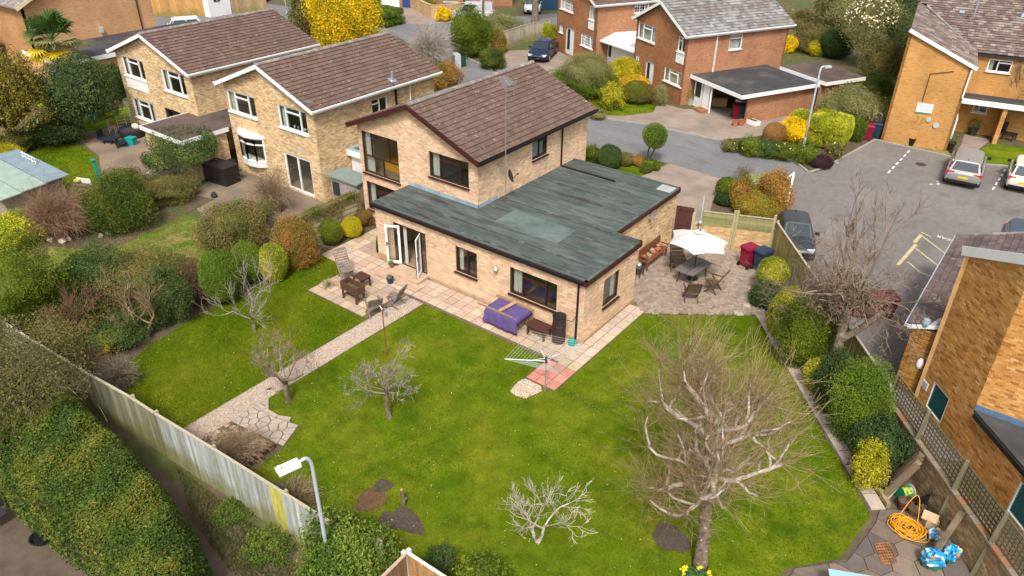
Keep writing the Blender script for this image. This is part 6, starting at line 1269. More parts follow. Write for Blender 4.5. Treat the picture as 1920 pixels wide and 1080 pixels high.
b = G(158, 650); bare('small bare reddish tree against the dark hedge, left of the forked one', 'tree', b, 2.2, 4, trunk=.9, L=.8, r=.07, kids=(3, 5), pal=REDTW, minr=.0065)
b = G(1008, 1020); bare('small white-barked bare tree with two stems, bottom of the lawn', 'tree', b, 2.0, 4, trunk=.7, L=.9, r=.055, stems=2, elr=(.45, 1.25), sp=.16, spread=(.35, .9), kids=(3, 5), ratio=(.45, .75), up=.12, pal=((.42, .37, .28), (.5, .45, .36), (.34, .29, .21)), bark=m_birchlimb, minr=.0055, wob=.2)
bb = G(1312, 1060); bt = thing('birch_tree', 'large pollarded silver birch with white limbs and a haze of brown twigs, bottom right', 'tree', (bb[0], bb[1], 0)); b0 = NA([bb[0], bb[1], 0.])
tops = [b0+NA(v) for v in ((-.06, .02, 1.2), (-.2, .04, 2.4), (-.36, .08, 3.6), (-.5, .12, 4.7))]
mb = MB(); mb.tube([b0-NA([0, 0, .05]), b0+NA([0, 0, .25]), *tops], [.24, .19, .17, .155, .135, .1], 12); mb.build('trunk', m_birch, bt, smooth=True)
limbs = []; P1, R1_, P2, R2_, tw = [], [], [], [], []
spec = [(1.9, .2), (2.0, 2.2), (2.2, 4.0), (2.35, 5.3), (2.5, 1.2), (2.6, 3.2), (2.75, 4.7), (2.9, .6), (3.0, 2.0), (3.1, 3.7), (3.2, 5.6), (3.35, 1.5), (3.45, 4.3), (3.5, 2.8), (2.1, 1.3), (2.4, 3.4), (2.3, .1), (2.7, 5.9)]
for z, a in spec:
    z = 2.5+(z-1.9)*1.45; s = NA([b0[0]-.1*z+.02, b0[1]+.025*z, z]); el = -.05+.3*(z-2.5); d = NA([cos(a)*cos(el), sin(a)*cos(el), sin(el)]); Lb = RU_(1.0, 1.75)*(1.2-.12*(z-2.5)); k = 7; pts = [s]; dd = d.copy()
    for i in range(k-1): dd = dd+NA([rnd.gauss(0, .36), rnd.gauss(0, .36), rnd.gauss(.1, .36)]); dd /= NORM(dd); pts.append(pts[-1]+dd*Lb/(k-1))
    pts = NA(pts); r0_ = RU_(.05, .08); P1.append(pts); R1_.append(np.linspace(r0_, r0_*.62, k)); tw.append((pts[-1], dd, 1.)); tw.append((pts[3], dd, .7))
    for j in range(4):
        q = pts[rnd.randint(2, 6)]; d2 = dd+NA([rnd.gauss(0, .7), rnd.gauss(0, .7), rnd.gauss(.1, .5)]); d2 /= NORM(d2); p2 = [q]
        for i in range(k-1): d2 = d2+NA([rnd.gauss(0, .25), rnd.gauss(0, .25), rnd.gauss(.12, .22)]); d2 /= NORM(d2); p2.append(p2[-1]+d2*RU_(.6, 1.1)/(k-1))
        P2.append(NA(p2)); R2_.append(np.linspace(.042, .024, k)); tw.append((p2[-1], d2, .9)); tw.append((p2[3], d2, .6))
lead = [tops[-1]]; dd = NA([-.1, .05, 1.])
for i in range(5): dd = dd+NA([rnd.gauss(-.05, .2), rnd.gauss(0, .2), 0]); dd /= NORM(dd); lead.append(lead[-1]+dd*.26)
P1.append(NA(lead)); R1_.append(np.linspace(.085, .04, 6)); tw += [(lead[-1], dd, 1.2), (lead[3], dd, 1.), (lead[2], dd, 1.)]
for i, (p, r_) in enumerate(zip(P1, R1_)):
    v, f = tubes(p[None], r_[None], 8); obj('limb', v, f, m_birchlimb, bt, smooth=True)
v, f = tubes(NA(P2), NA(R2_), 5); obj('branches', v, f, m_birchlimb, bt, smooth=True)
S, D = [], []
for q, d, wgt in tw:
    for j in range(int(13*wgt)):
        dr = NA([rnd.gauss(0, .6), rnd.gauss(0, .6), rnd.gauss(.5, .45)])+NA(d)*.5; dr /= NORM(dr); S.append(NA(q)+NA([rnd.gauss(0, .04) for _ in range(3)])); D.append(dr*RU_(.5, 1.45))
S, D = NA(S), NA(D); m = len(S); k = 5; s = np.linspace(0, 1, k)[None, :, None]
up_ = NA([0, 0, 1.])*NORM(D, axis=1)[:, None]; P = S[:, None]+D[:, None]*s+up_[:, None]*.12*(s**2)+rng.normal(0, .045, (m, k, 3))*s
v, f = tubes(P, np.broadcast_to(np.linspace(.0046, .0024, k), (m, k)), 3); TW = ((.25, .16, .085), (.3, .205, .115), (.19, .12, .065), (.34, .25, .16)); obj('twigs', v, f, m_twig, bt, col=np.repeat(pal_t(P, TW), len(v)//m, 0))
q = rng.integers(0, m, m*3); ff = rng.uniform(.2, .95, m*3); i = np.minimum((ff*(k-1)).astype(int), k-2); A = P[q, i]+(P[q, i+1]-P[q, i])*(ff*(k-1)-i)[:, None]; dv = D[q]/NORM(D[q], axis=1)[:, None]+rng.normal(0, .55, (m*3, 3)); P3 = A[:, None]+dv[:, None]*rng.uniform(.12, .42, (m*3, 1, 1))*s[:, ::1]
v, f = tubes(P3, np.broadcast_to(np.linspace(.0036, .0025, k), (m*3, k)), 3); obj('fine_twigs', v, f, m_twig, bt, col=np.repeat(pal_t(P3, TW), len(v)//(m*3), 0))
ivyP = np.column_stack([b0[0]+rng.normal(-.28, .2, 500), b0[1]+rng.normal(.07, .2, 500), rng.uniform(2.0, 3.6, 500)]); v, f, c = leaves_mesh(ivyP, rng.normal(0, 1, (500, 3)), .06, ((.16, .1, .06), (.24, .16, .09))); obj('foliage', v, f, m_leaf, bt, col=c)
b = G2(1548, 735); tt = thing('tree', 'tall bare grey-brown tree with a knotted pollard head in front of the car park', 'tree', (*b, 0)); c0_ = NA([b[0], b[1], 0.]); hd = c0_+NA([-.25, 1.1, 3.6])
mb = MB(); mb.tube([c0_, c0_+NA([-.05, .3, 1.2]), c0_+NA([-.15, .75, 2.5]), hd], [.2, .16, .15, .2], 10); mb.tube([c0_+NA([-.1, .5, 1.9]), c0_+NA([.5, .6, 2.7]), c0_+NA([.9, .7, 3.4])], [.13, .11, .09], 8); mb.build('trunk', m_bark, tt)
gs = []
for i in range(16):
    a = 6.28*i/16+RU_(-.2, .2); el = RU_(-.25, .8); gs.append(grow(hd+NA([rnd.gauss(0, .1), rnd.gauss(0, .1), RU_(-.5, .1)]), (cos(a)*cos(el), sin(a)*cos(el), sin(el)), RU_(1.2, 2.1), RU_(.03, .055), 5, (.4, 1.2), (.45, .72), .1, (2, 4), .3, tmin=.25))
for dx, dy, l_ in ((-.6, .2, 2.4), (-.4, .3, 2.5), (.5, .2, 2.6), (.25, .25, 2.2)):
    gs.append(grow(hd+NA([dx*.6, dy*.5, -.1]), (dx*.22, dy*.3, 1), l_, .05, 4, (.35, .8), (.3, .5), .25, (4, 7), .07, tmin=.25))
for lv, nm in ((slice(0, 2), 'branches'), (slice(2, 5), 'twigs')):
    V, F, C, o = [], [], [], 0
    for g in gs:
        for P, R in g[lv]: v, f = tubes(P, np.maximum(R, .005), 5 if nm == 'branches' else 3); V.append(v); F.append(f+o); o += len(v); C.append(np.repeat(pal_t(P, ((.2, .135, .095), (.25, .18, .13), (.15, .1, .07), (.28, .22, .17))), len(v)//len(P), 0))
    obj(nm, np.vstack(V), np.vstack(F), m_twig, tt, col=np.vstack(C))
P = hd+rng.normal(0, 1, (1500, 3))*NA([.6, .6, .35])-NA([0, 0, .25]); Q = P+rng.normal(0, .16, (1500, 3)); s = np.linspace(0, 1, 4)[None, :, None]; PP = P[:, None]*(1-s)+Q[:, None]*s+rng.normal(0, .015, (1500, 4, 3)); v, f = tubes(PP, np.full((1500, 4), .011), 3); obj('knotted_shoots', v, f, m_twig, tt, col=np.repeat(pal_t(PP, ((.15, .105, .07), (.2, .15, .1))), len(v)//1500, 0))

bush('round clipped dark green bush nearest the bare grey fruit tree', 'bush', (374, 468, 452, 570), 'box', .055, amp=.05, shell=.2)
bush('clipped green dome between two other clipped domes', 'bush', (432, 450, 497, 530), 'box', .055, amp=.06, shell=.2)
bush('clipped yellow-green dome, right-hand one of the row by the left lawn', 'bush', (484, 453, 540, 528), 'euon', .055, amp=.05, shell=.2)
bush('large variegated green and bronze bush at the top of the left lawn', 'bush', (514, 408, 588, 503), 'photinia', .06, amp=.12)
bush('round green bush below the ivy-clad fence', 'bush', (596, 411, 643, 458), 'green', .05, amp=.06, shell=.25)
bush('small round golden bush at the end of the ivy-clad fence', 'bush', (640, 407, 680, 446), 'gold', .05, amp=.07, shell=.25)
twiggy('brown leafless upright oval bush beside the clipped domes', 'bush', (330, 478, 390, 576), 420, BRNTW)
bush('brown leafless oval bush of last year\'s leaves left of the clipped domes', 'bush', (334, 482, 388, 560), 'brown', .035, dens=.6, amp=.06, dense=False)
bush('small mossy brown shrub by the corner of the house', 'shrub', (664, 392, 703, 424), 'bronze', .05, dens=.6)
bush('large bronze-green viburnum in the middle of the left gardens', 'bush', (160, 325, 272, 432), 'laurel', .075, amp=.14)
bush('large viburnum crown rising behind the bronze-green one', 'bush', (205, 318, 273, 384), 'mixed', .07, amp=.14)
twiggy('big dome of bare reddish-brown twigs beside the green felt shed', 'bush', (36, 340, 168, 452), 1500, ((.26, .15, .085), (.33, .2, .12), (.2, .12, .07)))
bush('yellow variegated bush at the left edge below the brown twiggy dome', 'bush', (-30, 398, 66, 466), 'lime', .08, amp=.15)
bush('mixed green shrubs under the climbing plant, left garden bed', 'shrub', (258, 326, 356, 382), 'mixed', .06, amp=.2)
bush('golden conifer at the left edge above the shed', 'bush', (-25, 275, 38, 322), 'gold', .05, amp=.12)
bush('large bright green bush at the left edge over the alley hedge', 'bush', (-70, 450, 115, 650), 'green', .07, amp=.2)
bush('dark ivy mound in the middle of the left boundary hedge', 'hedge', (100, 470, 240, 590), 'ivy', .08, amp=.2)
bush('ivy-covered mound behind the forked bare tree', 'hedge', (200, 468, 345, 590), 'mixed', .065, amp=.22)
twiggy('tangle of dead brown stems in the ivy behind the bare fruit trees', 'shrub', (195, 500, 300, 590), 420, BRNTW)
twiggy('pale dead stems sticking out of the dark ivy mound', 'shrub', (250, 470, 340, 560), 300, TANTW)
bush('broad loose shrub between the lawn of the left neighbour and the clipped domes', 'shrub', (372, 378, 512, 468), 'mixed', .07, amp=.2)
bush('dark green ivy bank below the worn lawn', 'hedge', (280, 500, 350, 610), 'ivy', .075, amp=.2)
bush('low dark evergreen under the bare fruit trees', 'shrub', (60, 560, 200, 660), 'mixed', .075, amp=.2)
bush('low evergreen mass under the reddish tree', 'shrub', (150, 590, 270, 650), 'ivy', .07, amp=.2)
bush('small bright yellow-leaved bush under the bare shrubs, left lawn corner', 'bush', (172, 620, 226, 664), 'gold', .06, amp=.15)
twiggy('spreading tan twigs in front of the sliding patio door', 'shrub', (455, 300, 560, 400), 520, TANTW)
twiggy('pale twiggy climber against the wall of the left house', 'shrub', (482, 215, 545, 330), 300, TANTW)
twiggy('grey bare bush against the alley fence by the left lawn', 'shrub', (180, 660, 262, 735), 420, GREYTW)
twiggy('bare brownish bush between the yellow bush and the fence', 'shrub', (112, 640, 205, 705), 420, BRNTW)
twiggy('bare bush in the stony bed beside the crazy paving', 'shrub', (385, 790, 500, 880), 520, TANTW)
twiggy('low bare bush against the pale fence behind the lamp', 'shrub', (505, 885, 600, 965), 380, TANTW)
twiggy('bare pinkish shrub behind the dark ivy, far left of the lawn', 'shrub', (90, 575, 155, 650), 350, REDTW)
pebbles('stones', [(-6.7, -11.05), (-5.1, -10.85), (-4.5, -11.35), (-4.6, -12.7), (-7, -12.8)], 520, (.05, .11), pal=((.45, .33, .22), (.38, .26, .17), (.5, .4, .3), (.28, .2, .15)), z=.02)
MB().beam((-4.62, -10.85, .08), (-4.45, -12.6, .08), .1, .2).build('log_edging', M('maroon_board', (.1, .045, .04), .8, .2), org=(-4.5, -11.7, 0)); tag(bpy.context.scene.objects['log_edging'], 'dark maroon timber edging board beside the stony bed', 'edging')
ivp = []
for i in range(7000):
    y = RU_(-2.1, 2.25); z = 1.62-abs(rnd.gauss(0, .4))*(1.2 if sin(y*3.2) > -.2 else .5); 
    if z > .05: ivp.append((-14.72+RU_(-.25, .16), y, z))
ivp = NA(ivp); iv = thing('ivy', 'ivy sprawling over the lap fence by the corner of the central house', 'ivy', (-14.7, 0, 0)); v, f, c = leaves_mesh(ivp, np.tile([1., 0, .5], (len(ivp), 1)), .075, PAL['mixed']); obj('leaves', v, f, m_leaf, iv, col=c)
def hedge_poly(lab, poly, z1, n, leaf, pal, name='hedge', cat='hedge', zb=0., seed=3, top=.35):
    x0, y0 = np.min(poly, 0); x1, y1 = np.max(poly, 0); P = np.column_stack([rng.uniform(x0, x1, n*2), rng.uniform(y0, y1, n*2)]); P = P[inpoly(P, poly)]
    d = np.full(len(P), 9.)
    for a, b in zip(poly, poly[1:]+poly[:1]):
        a, b = NA(a), NA(b); e = b-a; s = np.clip(((P-a)@e)/(e@e), 0, 1); d = np.minimum(d, NORM(P-a-s[:, None]*e, axis=1))
    h = z1*(1-np.exp(-(d+.12)*3.2))*(1+.04*np.sin(P[:, 0]*2.1+seed)*np.sin(P[:, 1]*2.6)+.03*np.sin(P[:, 0]*5.3+P[:, 1]*3.9))
    side = rng.random(len(P)) < np.exp(-d*3.5); z = np.where(side, h*rng.random(len(P)), h-top*rng.random(len(P))**2*.6)
    t = thing(name, lab, cat, (float(np.mean(P[:, 0])), float(np.mean(P[:, 1])), zb)); Q = np.column_stack([P, np.maximum(z, .03)+zb])
    v, f, c = leaves_mesh(Q, np.column_stack([rng.normal(0, .4, len(P)), rng.normal(0, .4, len(P)), np.where(side, .3, 1.2)]), leaf, pal); obj('foliage', v, f, m_leaf, t, col=c)
    return t
hedge_poly('big glossy laurel hedge filling the bottom left corner along the alley', [(-12.5, -14.15), (-9.9, -14.0), (-7.3, -14.1), (-4.7, -14.35), (-2.7, -14.7), (-1.3, -15.15), (0, -16.0), (1.4, -17.4), (-.3, -18.3), (-2.2, -17.3), (-3.4, -16.9), (-5.5, -17.1), (-8, -17.2), (-12.5, -17.2)], 2.3, 52000, .1, PAL['laurel'])
bush('sprawling olive-green broom with arching stems on top of the alley fence, left edge', 'shrub', (-190, 592, 150, 868), 'broom', .075, dens=.6, amp=.11, z0=.5, dense=False, shell=.6)
ab = NA(G(10, 725, 1.9)); m_ = 3400; D = rng.normal(0, 1, (m_, 3)); D[:, 2] = np.abs(D[:, 2])+.2; D /= NORM(D, axis=1)[:, None]; s = np.linspace(0, 1, 5)[None, :, None]; S_ = ab+rng.normal(0, .5, (m_, 3))*NA([2, .9, .4]); Ln = rng.uniform(.5, 1.3, (m_, 1)); P = S_[:, None]+(D*Ln)[:, None]*s-NA([0, 0, .55])*Ln[:, None]*s**2; v, f = tubes(P, np.broadcast_to(np.linspace(.009, .005, 5), (m_, 5)), 3)
br_ = thing('shrub', 'pale arching bare stems sprouting through the olive-green broom', 'shrub', (ab[0], ab[1], 0)); obj('stems', v, f, m_twig, br_, col=np.repeat(pal_t(P, ((.26, .23, .12), (.32, .28, .17), (.2, .18, .08))), len(v)//m_, 0))
c = G(640, 1045, 1.0); bush('feathery yellow-green conifer at the foot of the lamp post', 'bush', (570, 972, 720, 1125), 'conifer', .1, amp=.22)
bush('low weeds and ground cover along the alley verge', 'shrub', (460, 990, 550, 1060), 'conifer', .06, dens=.4, amp=.25, dense=False, rz=.2)
bush('patch of low weeds at the foot of the pale fence', 'shrub', (400, 930, 470, 980), 'conifer', .05, dens=.4, amp=.25, dense=False, rz=.15)
bush('glossy green rhododendron poking up at the bottom edge', 'shrub', (855, 1052, 945, 1110), 'green', .12, amp=.2)
bush('dark low shrub behind the pale fence post, bottom edge', 'shrub', (800, 1020, 860, 1075), 'dark', .07, dens=.4, dense=False, amp=.2)
bush('clipped yellow-topped bush beside the wheelie bins', 'bush', (1419, 480, 1478, 542), 'euon', .05, amp=.06, shell=.22, z0=.35)
bush('dark spreading base under the clipped yellow-topped bush', 'bush', (1405, 530, 1462, 578), 'dark', .06, amp=.15)
bush('clipped yellow-crowned green column by the head of the slab path', 'bush', (1440, 534, 1505, 640), 'euon', .055, amp=.08, shell=.25)
bush('mid-green clipped bush in the right border behind the yellow-crowned column', 'bush', (1462, 570, 1545, 690), 'green', .06, amp=.17)
bush('narrow golden euonymus half way along the right border', 'bush', (1511, 664, 1557, 738), 'euon', .055, amp=.1)
bush('dark green shrub mass between the golden euonymus and the trellis', 'bush', (1530, 660, 1610, 770), 'dark', .065, amp=.15)
bush('large rounded green bush below the trellis', 'bush', (1565, 690, 1670, 830), 'box', .06, amp=.15)
bush('bluish dark green shrub below the large rounded bush', 'bush', (1600, 780, 1692, 880), 'dark', .075, amp=.14)
bush('red-tipped shrub nestled under the trellis', 'bush', (1600, 745, 1660, 815), 'photinia', .055, amp=.16)
bush('sparse yellow-flowered shrub in the black pot by the flagstones', 'shrub', (1600, 830, 1658, 912), 'aucuba', .05, dens=.6, amp=.2, dense=False)
twiggy('tangle of bare creeper along the car park fence', 'shrub', (1450, 480, 1580, 640), 700, GREYTW)
bush('dark green clipped column with yellow streak on the front drive', 'bush', (1342, 331, 1383, 374), 'green', .06, amp=.06)
bush('low dark green mound at the foot of the clipped column', 'shrub', (1338, 360, 1376, 386), 'dark', .06, amp=.1)
bush('bronze-red photinia in the bed between drive and car park', 'bush', (1368, 335, 1420, 395), 'photinia', .08, amp=.15)
bush('tall mixed red and yellow shrub by the white barrier post', 'bush', (1415, 318, 1480, 400), 'photinia', .08, amp=.16)
bush('pale variegated shrub between the red shrubs', 'bush', (1400, 330, 1445, 372), 'palegreen', .07, amp=.15)
bush('golden-brown spreading shrub at the front of the bed', 'bush', (1378, 358, 1452, 408), ((.13, .13, .02), (.25, .2, .03), (.3, .2, .05)), .06, amp=.12)
twiggy('bare upright twiggy bush behind the clipped column', 'shrub', (1372, 302, 1425, 345), 260, GREYTW)
bush('dark clipped dome on the front lawn of the central house', 'bush', (1119, 271, 1167, 318), ((.035, .06, .02), (.05, .08, .025), (.07, .1, .03)), .06, amp=.04, shell=.15)
tp = thing('tree', 'ball-headed topiary tree on a short forked stem at the front lawn', 'tree', G(1216, 302)); c, r = blob(1204, 230, 1253, 279, z0=1.0)
v, f, cc = cloud(c, r, 5200, .06, PAL['box'], 5, .05, .2); obj('crown', v, f, m_leaf, tp, col=cc); P, Q = core(c, r, PAL['box'], 5, .05, .8); obj('inner_growth', P, Q, m_leaf, tp, col=np.tile(PAL['box'][0], (len(P), 1))); g0 = G(1216, 302); mb = MB(); mb.tube([g0, g0+NA([-.1, 0, .5]), (c[0]-.2, c[1], c[2]-.3)], [.06, .05, .04], 7); mb.tube([g0, g0+NA([.15, .1, .5]), (c[0]+.25, c[1], c[2]-.3)], [.05, .045, .035], 7); mb.build('trunk', m_bark, tp)
for i, (px, lab) in enumerate((((1160, 284, 1188, 312), 'small leafy shrub right of the dark clipped dome'), ((1186, 290, 1208, 312), 'small red-tinged shrub left of the topiary stem'), ((1200, 304, 1224, 324), 'low round green cushion under the topiary'), ((1222, 302, 1240, 320), 'small green cushion at the corner of the drive'))): bush(lab, 'shrub', px, ('mixed', 'photinia', 'green', 'green')[i], .06, amp=.1)
bush('light green shrub beside the far corner of the central house', 'shrub', (1098, 272, 1122, 308), 'green', .07, amp=.15)
bush('umbrella-shaped olive shrub on a thin trunk by the red house lawn', 'tree', (1050, 100, 1145, 160), 'sage', .06, dens=.7, amp=.12, z0=.9, name='tree')
bush('dark green base hedge behind the umbrella-shaped shrub', 'bush', (1030, 125, 1150, 180), 'box', .09, amp=.12)
bush('bright yellow-green dome before the red brick house', 'bush', (1138, 108, 1206, 160), 'gold', .09, amp=.06)
bush('orange-gold clipped dome before the red brick house', 'bush', (1158, 140, 1220, 178), ((.25, .2, .015), (.42, .28, .015), (.5, .32, .02)), .08, amp=.05)
bush('olive clipped dome below the orange-gold one', 'bush', (1166, 150, 1222, 194), ((.09, .09, .015), (.13, .12, .02), (.1, .13, .02)), .07, amp=.05)
bush('dark plum-brown low bush beside the olive dome', 'bush', (1198, 158, 1232, 194), 'bronze', .07, amp=.1)
bush('loose yellow-green aucuba at the edge of the island lawn', 'shrub', (1124, 158, 1168, 205), 'aucuba', .1, dens=.6, amp=.2)
bush('sparse pale green shrub by the front path of the red house', 'shrub', (1224, 160, 1252, 198), 'sage', .07, dens=.5, amp=.15, dense=False)
bush('tall grass tuft at the corner of the island lawn', 'shrub', (1106, 204, 1136, 224), 'sage', .09, dens=.6)
for i, px in enumerate([(1160+i*9, 190-i*.5) for i in range(7)]): 
    p = G(*px); t = thing('daffodils', 'clump of yellow daffodils on the island lawn edge, %s' % ('farthest left of the row', 'second from the left', 'third from the left', 'middle of the row', 'third from the right', 'second from the right', 'farthest right of the row')[i], 'flowers', p, 'daffodil clumps on the island lawn'); n = 70; Q = p+rng.normal(0, .28, (n, 3))*NA([1, 1, 0])+NA([0, 0, .2]); v, f, c = leaves_mesh(Q, rng.normal(0, 1, (n, 3)), .3, PAL['green'], aspect=.15); obj('leaves', v, f, m_leaf, t, col=c); Q = Q[:16]+NA([0, 0, .18]); v, f, c = leaves_mesh(Q, rng.normal(0, .3, (16, 3))+NA([.3, -.6, .6]), .13, ((.75, .55, .02), (.8, .65, .1)), aspect=1); obj('petals', v, f, m_flower, t, col=c)
bush('clipped yellow variegated box-shaped hedge beside the street lamp', 'hedge', (1518, 208, 1597, 276), 'lime', .08, amp=.05, boxy=.5, shell=.2)
bush('bright yellow shrub left of the street lamp', 'bush', (1464, 222, 1520, 266), 'yellow', .1, amp=.12)
bush('brown clipped dome left of the bright yellow shrub', 'bush', (1430, 230, 1475, 268), ((.19, .1, .035), (.24, .13, .05), (.28, .16, .06)), .05, amp=.04, shell=.15)
bush('small purple-black ball bush at the corner of the kerbed bed', 'bush', (1523, 290, 1562, 316), 'purple', .05, amp=.06)
bush('tall olive bush above the clipped variegated hedge', 'bush', (1536, 165, 1650, 240), 'sage', .09, amp=.14)
bush('small green hedge between variegated hedge and bins', 'hedge', (1588, 215, 1624, 265), 'green', .08, amp=.1)
bush('lime shrub behind the bright yellow one', 'bush', (1486, 205, 1524, 232), 'lime', .09, amp=.12)
for i, (px, pl, lab) in enumerate((((1352, 262, 1392, 284), 'mixed', 'low mixed planting at the drive end of the roadside bed'), ((1385, 260, 1428, 292), 'green', 'bushy green perennial near the drive'), ((1420, 262, 1458, 296), 'ivy', 'grey-green perennial clump in the roadside bed'), ((1450, 268, 1492, 300), 'green', 'bright green perennial clump left of the lamp foot'), ((1490, 270, 1530, 308), 'green', 'leafy clump round the foot of the street lamp'), ((1548, 268, 1580, 300), 'mixed', 'sparse low shrub under the variegated hedge'))): bush(lab, 'shrub', px, pl, .08, amp=.2, dens=.7, flowers=(14, (.8, .7, .3), .09))
bush('white blossoming magnolia among the evergreens, upper right', 'tree', (1585, -10, 1680, 92), 'sage', .12, dens=.4, amp=.2, z0=1.5, name='tree', dense=False, flowers=(420, (.75, .63, .56), .16))
bush('large grey-green tree at the top edge left of the magnolia', 'tree', (1530, -20, 1640, 62), 'sage', .14, amp=.16, name='tree')
bush('tall dark conifer hedge left of the flats', 'tree', (1640, 30, 1715, 130), 'olive', .13, amp=.16, name='tree')
bush('dark rounded yew behind the flat garage roof', 'bush', (1540, 52, 1600, 108), 'dark', .1, amp=.1)
bush('broad brown-green shrub below the magnolia', 'shrub', (1620, 80, 1690, 160), 'mixed', .1, amp=.18)
bush('yellow forsythia by the corner of the red brick house', 'bush', (1468, 70, 1494, 98), 'yellow', .1, amp=.15)
bush('yellow-green spiky bush behind the carport', 'bush', (1515, 78, 1545, 104), 'gold', .1, amp=.15)
bush('bronze shrub left of the yew', 'bush', (1490, 45, 1555, 96), 'mixed', .1, amp=.18)
bush('shaded bush between the lawn and the flats', 'bush', (1618, 140, 1668, 190), 'laurel', .1, amp=.15)
bush('tall grassy shrub at the top right behind the flats', 'shrub', (1690, 0, 1770, 40), 'sage', .14, amp=.2)
for i, px in enumerate(((1440, 15, 1490, 40), (1480, 22, 1530, 52), (1660, -15, 1720, 40), (1720, -20, 1775, 14))): bush(('low field hedge beside the far path', 'brown-green shrub near the far path', 'pale evergreen behind the magnolia', 'bare brown thicket at the top edge')[i], 'shrub', px, ('sage', 'mixed', 'olive', 'brown')[i], .14, amp=.2)
bush('bright golden conifer tree behind the neighbouring roof', 'tree', (578, -45, 708, 92), ((.17, .17, .01), (.42, .31, .01), (.58, .42, .012)), .16, amp=.12, name='tree', z0=.2)
bush('dark olive tree left of the golden conifer', 'tree', (545, -20, 600, 72), 'mixed', .16, amp=.15, name='tree')
bush('clipped dark box hedge in front of the white garage door', 'hedge', (690, 12, 754, 46), 'box', .12, amp=.05, boxy=.6)
bush('dark green conifer at the bend of the road', 'tree', (848, 22, 920, 104), 'green', .12, amp=.12, name='tree')
bush('grey-green spreading bush right of the dark conifer', 'bush', (900, 28, 972, 72), 'sage', .11, amp=.18)
bush('red-orange and yellow shrub in the roadside bed by the pale fence', 'shrub', (920, 60, 950, 100), 'photinia', .1, amp=.18)
bush('low olive bush at the kerb by the navy car', 'bush', (900, 90, 948, 128), 'laurel', .09, amp=.14)
bush('yellow-green bush beside the navy car', 'bush', (1018, 44, 1044, 76), 'lime', .1, amp=.12)
twiggy('big bare greyish thicket by the road beyond the neighbouring roof', 'shrub', (758, 52, 850, 128), 900, ((.36, .29, .25), (.44, .37, .33), (.28, .22, .18)), r=.015)
bush('green and red shrubs under the bare thicket', 'shrub', (810, 118, 862, 168), 'photinia', .09, amp=.18)
bush('small yellow forsythia beside the van', 'bush', (818, 15, 846, 40), 'yellow', .12, amp=.15)
bush('green bush on top of the garden wall near the van', 'bush', (792, 2, 818, 15), 'green', .12, amp=.12)
bush('tall leafy tree at the top edge behind the golden conifer', 'tree', (690, -30, 712, 14), 'green', .15, amp=.15, name='tree')
b = G2(1003, 48); mb = MB(); tk = thing('tree', 'tall street tree trunk on the verge at the top edge', 'tree', (*b, 0)); mb.tube([(*b, 0), (b[0], b[1], 2.5), (b[0]-.1, b[1], 6)], [.42, .32, .26], 10); mb.build('trunk', m_bark, tk); v, f, c = cloud((b[0], b[1], 8), (2.5, 2.5, 2.2), 3000, .2, PAL['mixed'], 8, .2); obj('crown', v, f, m_leaf, tk, col=c)
b = G2(905, 42); mb = MB(); tk = thing('tree', 'slim bare street tree in front of the silver van', 'tree', (*b, 0)); mb.tube([(*b, 0), (b[0], b[1], 5)], [.2, .14], 8); mb.build('trunk', m_bark, tk)
tr = thing('tree', 'round dark olive-green tree on a pale trunk, left garden', 'tree', G(152, 262)); c, r = blob(78, 104, 216, 232, z0=1.1); 
v, f, cc = cloud(c, r, 15000, .13, PAL['olive'], 9, .1, .4); obj('crown', v, f, m_leaf, tr, col=cc); P, Q = core(c, r, PAL['olive'], 9, .1, .7); obj('inner_growth', P, Q, m_leaf, tr, col=np.tile(PAL['olive'][0], (len(P), 1))); g0 = G(152, 262); mb = MB(); mb.tube([g0, g0+NA([0, 0, .8]), (c[0], c[1], c[2]-.5)], [.16, .12, .1], 8); mb.build('trunk', m_birchlimb, tr)
dt = thing('tree', 'drooping olive-yellow tree at the left edge', 'tree', G(20, 262)); c, r = blob(-70, 75, 76, 270, z0=.6); n = 900; D = rng.normal(0, 1, (n, 3)); D[:, 2] = np.abs(D[:, 2])*.9; D /= NORM(D, axis=1)[:, None]; S_ = c+D*r*rng.uniform(.6, 1., (n, 1)); pts = []
for k in range(16): pts.append(S_+D*NA([.05, .05, 0])*k-NA([0, 0, .13])*k*rng.uniform(.7, 1.2, (n, 1))+rng.normal(0, .05, (n, 3)))
P = np.vstack(pts); P = P[P[:, 2] > .1]; v, f, cc = leaves_mesh(P, rng.normal(0, 1, P.shape), .17, PAL['willow'], aspect=.35); obj('crown', v, f, m_leaf, dt, col=cc); P, Q = core(c, r*NA([.95, .95, .9]), PAL['willow'], 4, .1, .7); obj('inner_growth', P, Q, m_leaf, dt, col=np.tile((.09, .075, .02), (len(P), 1))); g0 = G(20, 262); mb = MB(); mb.tube([g0, (c[0], c[1], c[2])], [.2, .12], 8); mb.build('trunk', m_bark, dt)
pc = NA(G(98, 75, 4.2)); pt = thing('palm_tree', 'fan palm with green upper and yellow lower fronds, upper left', 'tree', (pc[0], pc[1], 0)); MB().tube([(pc[0], pc[1], 0), (pc[0], pc[1], pc[2])], [.2, .16], 9).build('trunk', m_bark, pt)
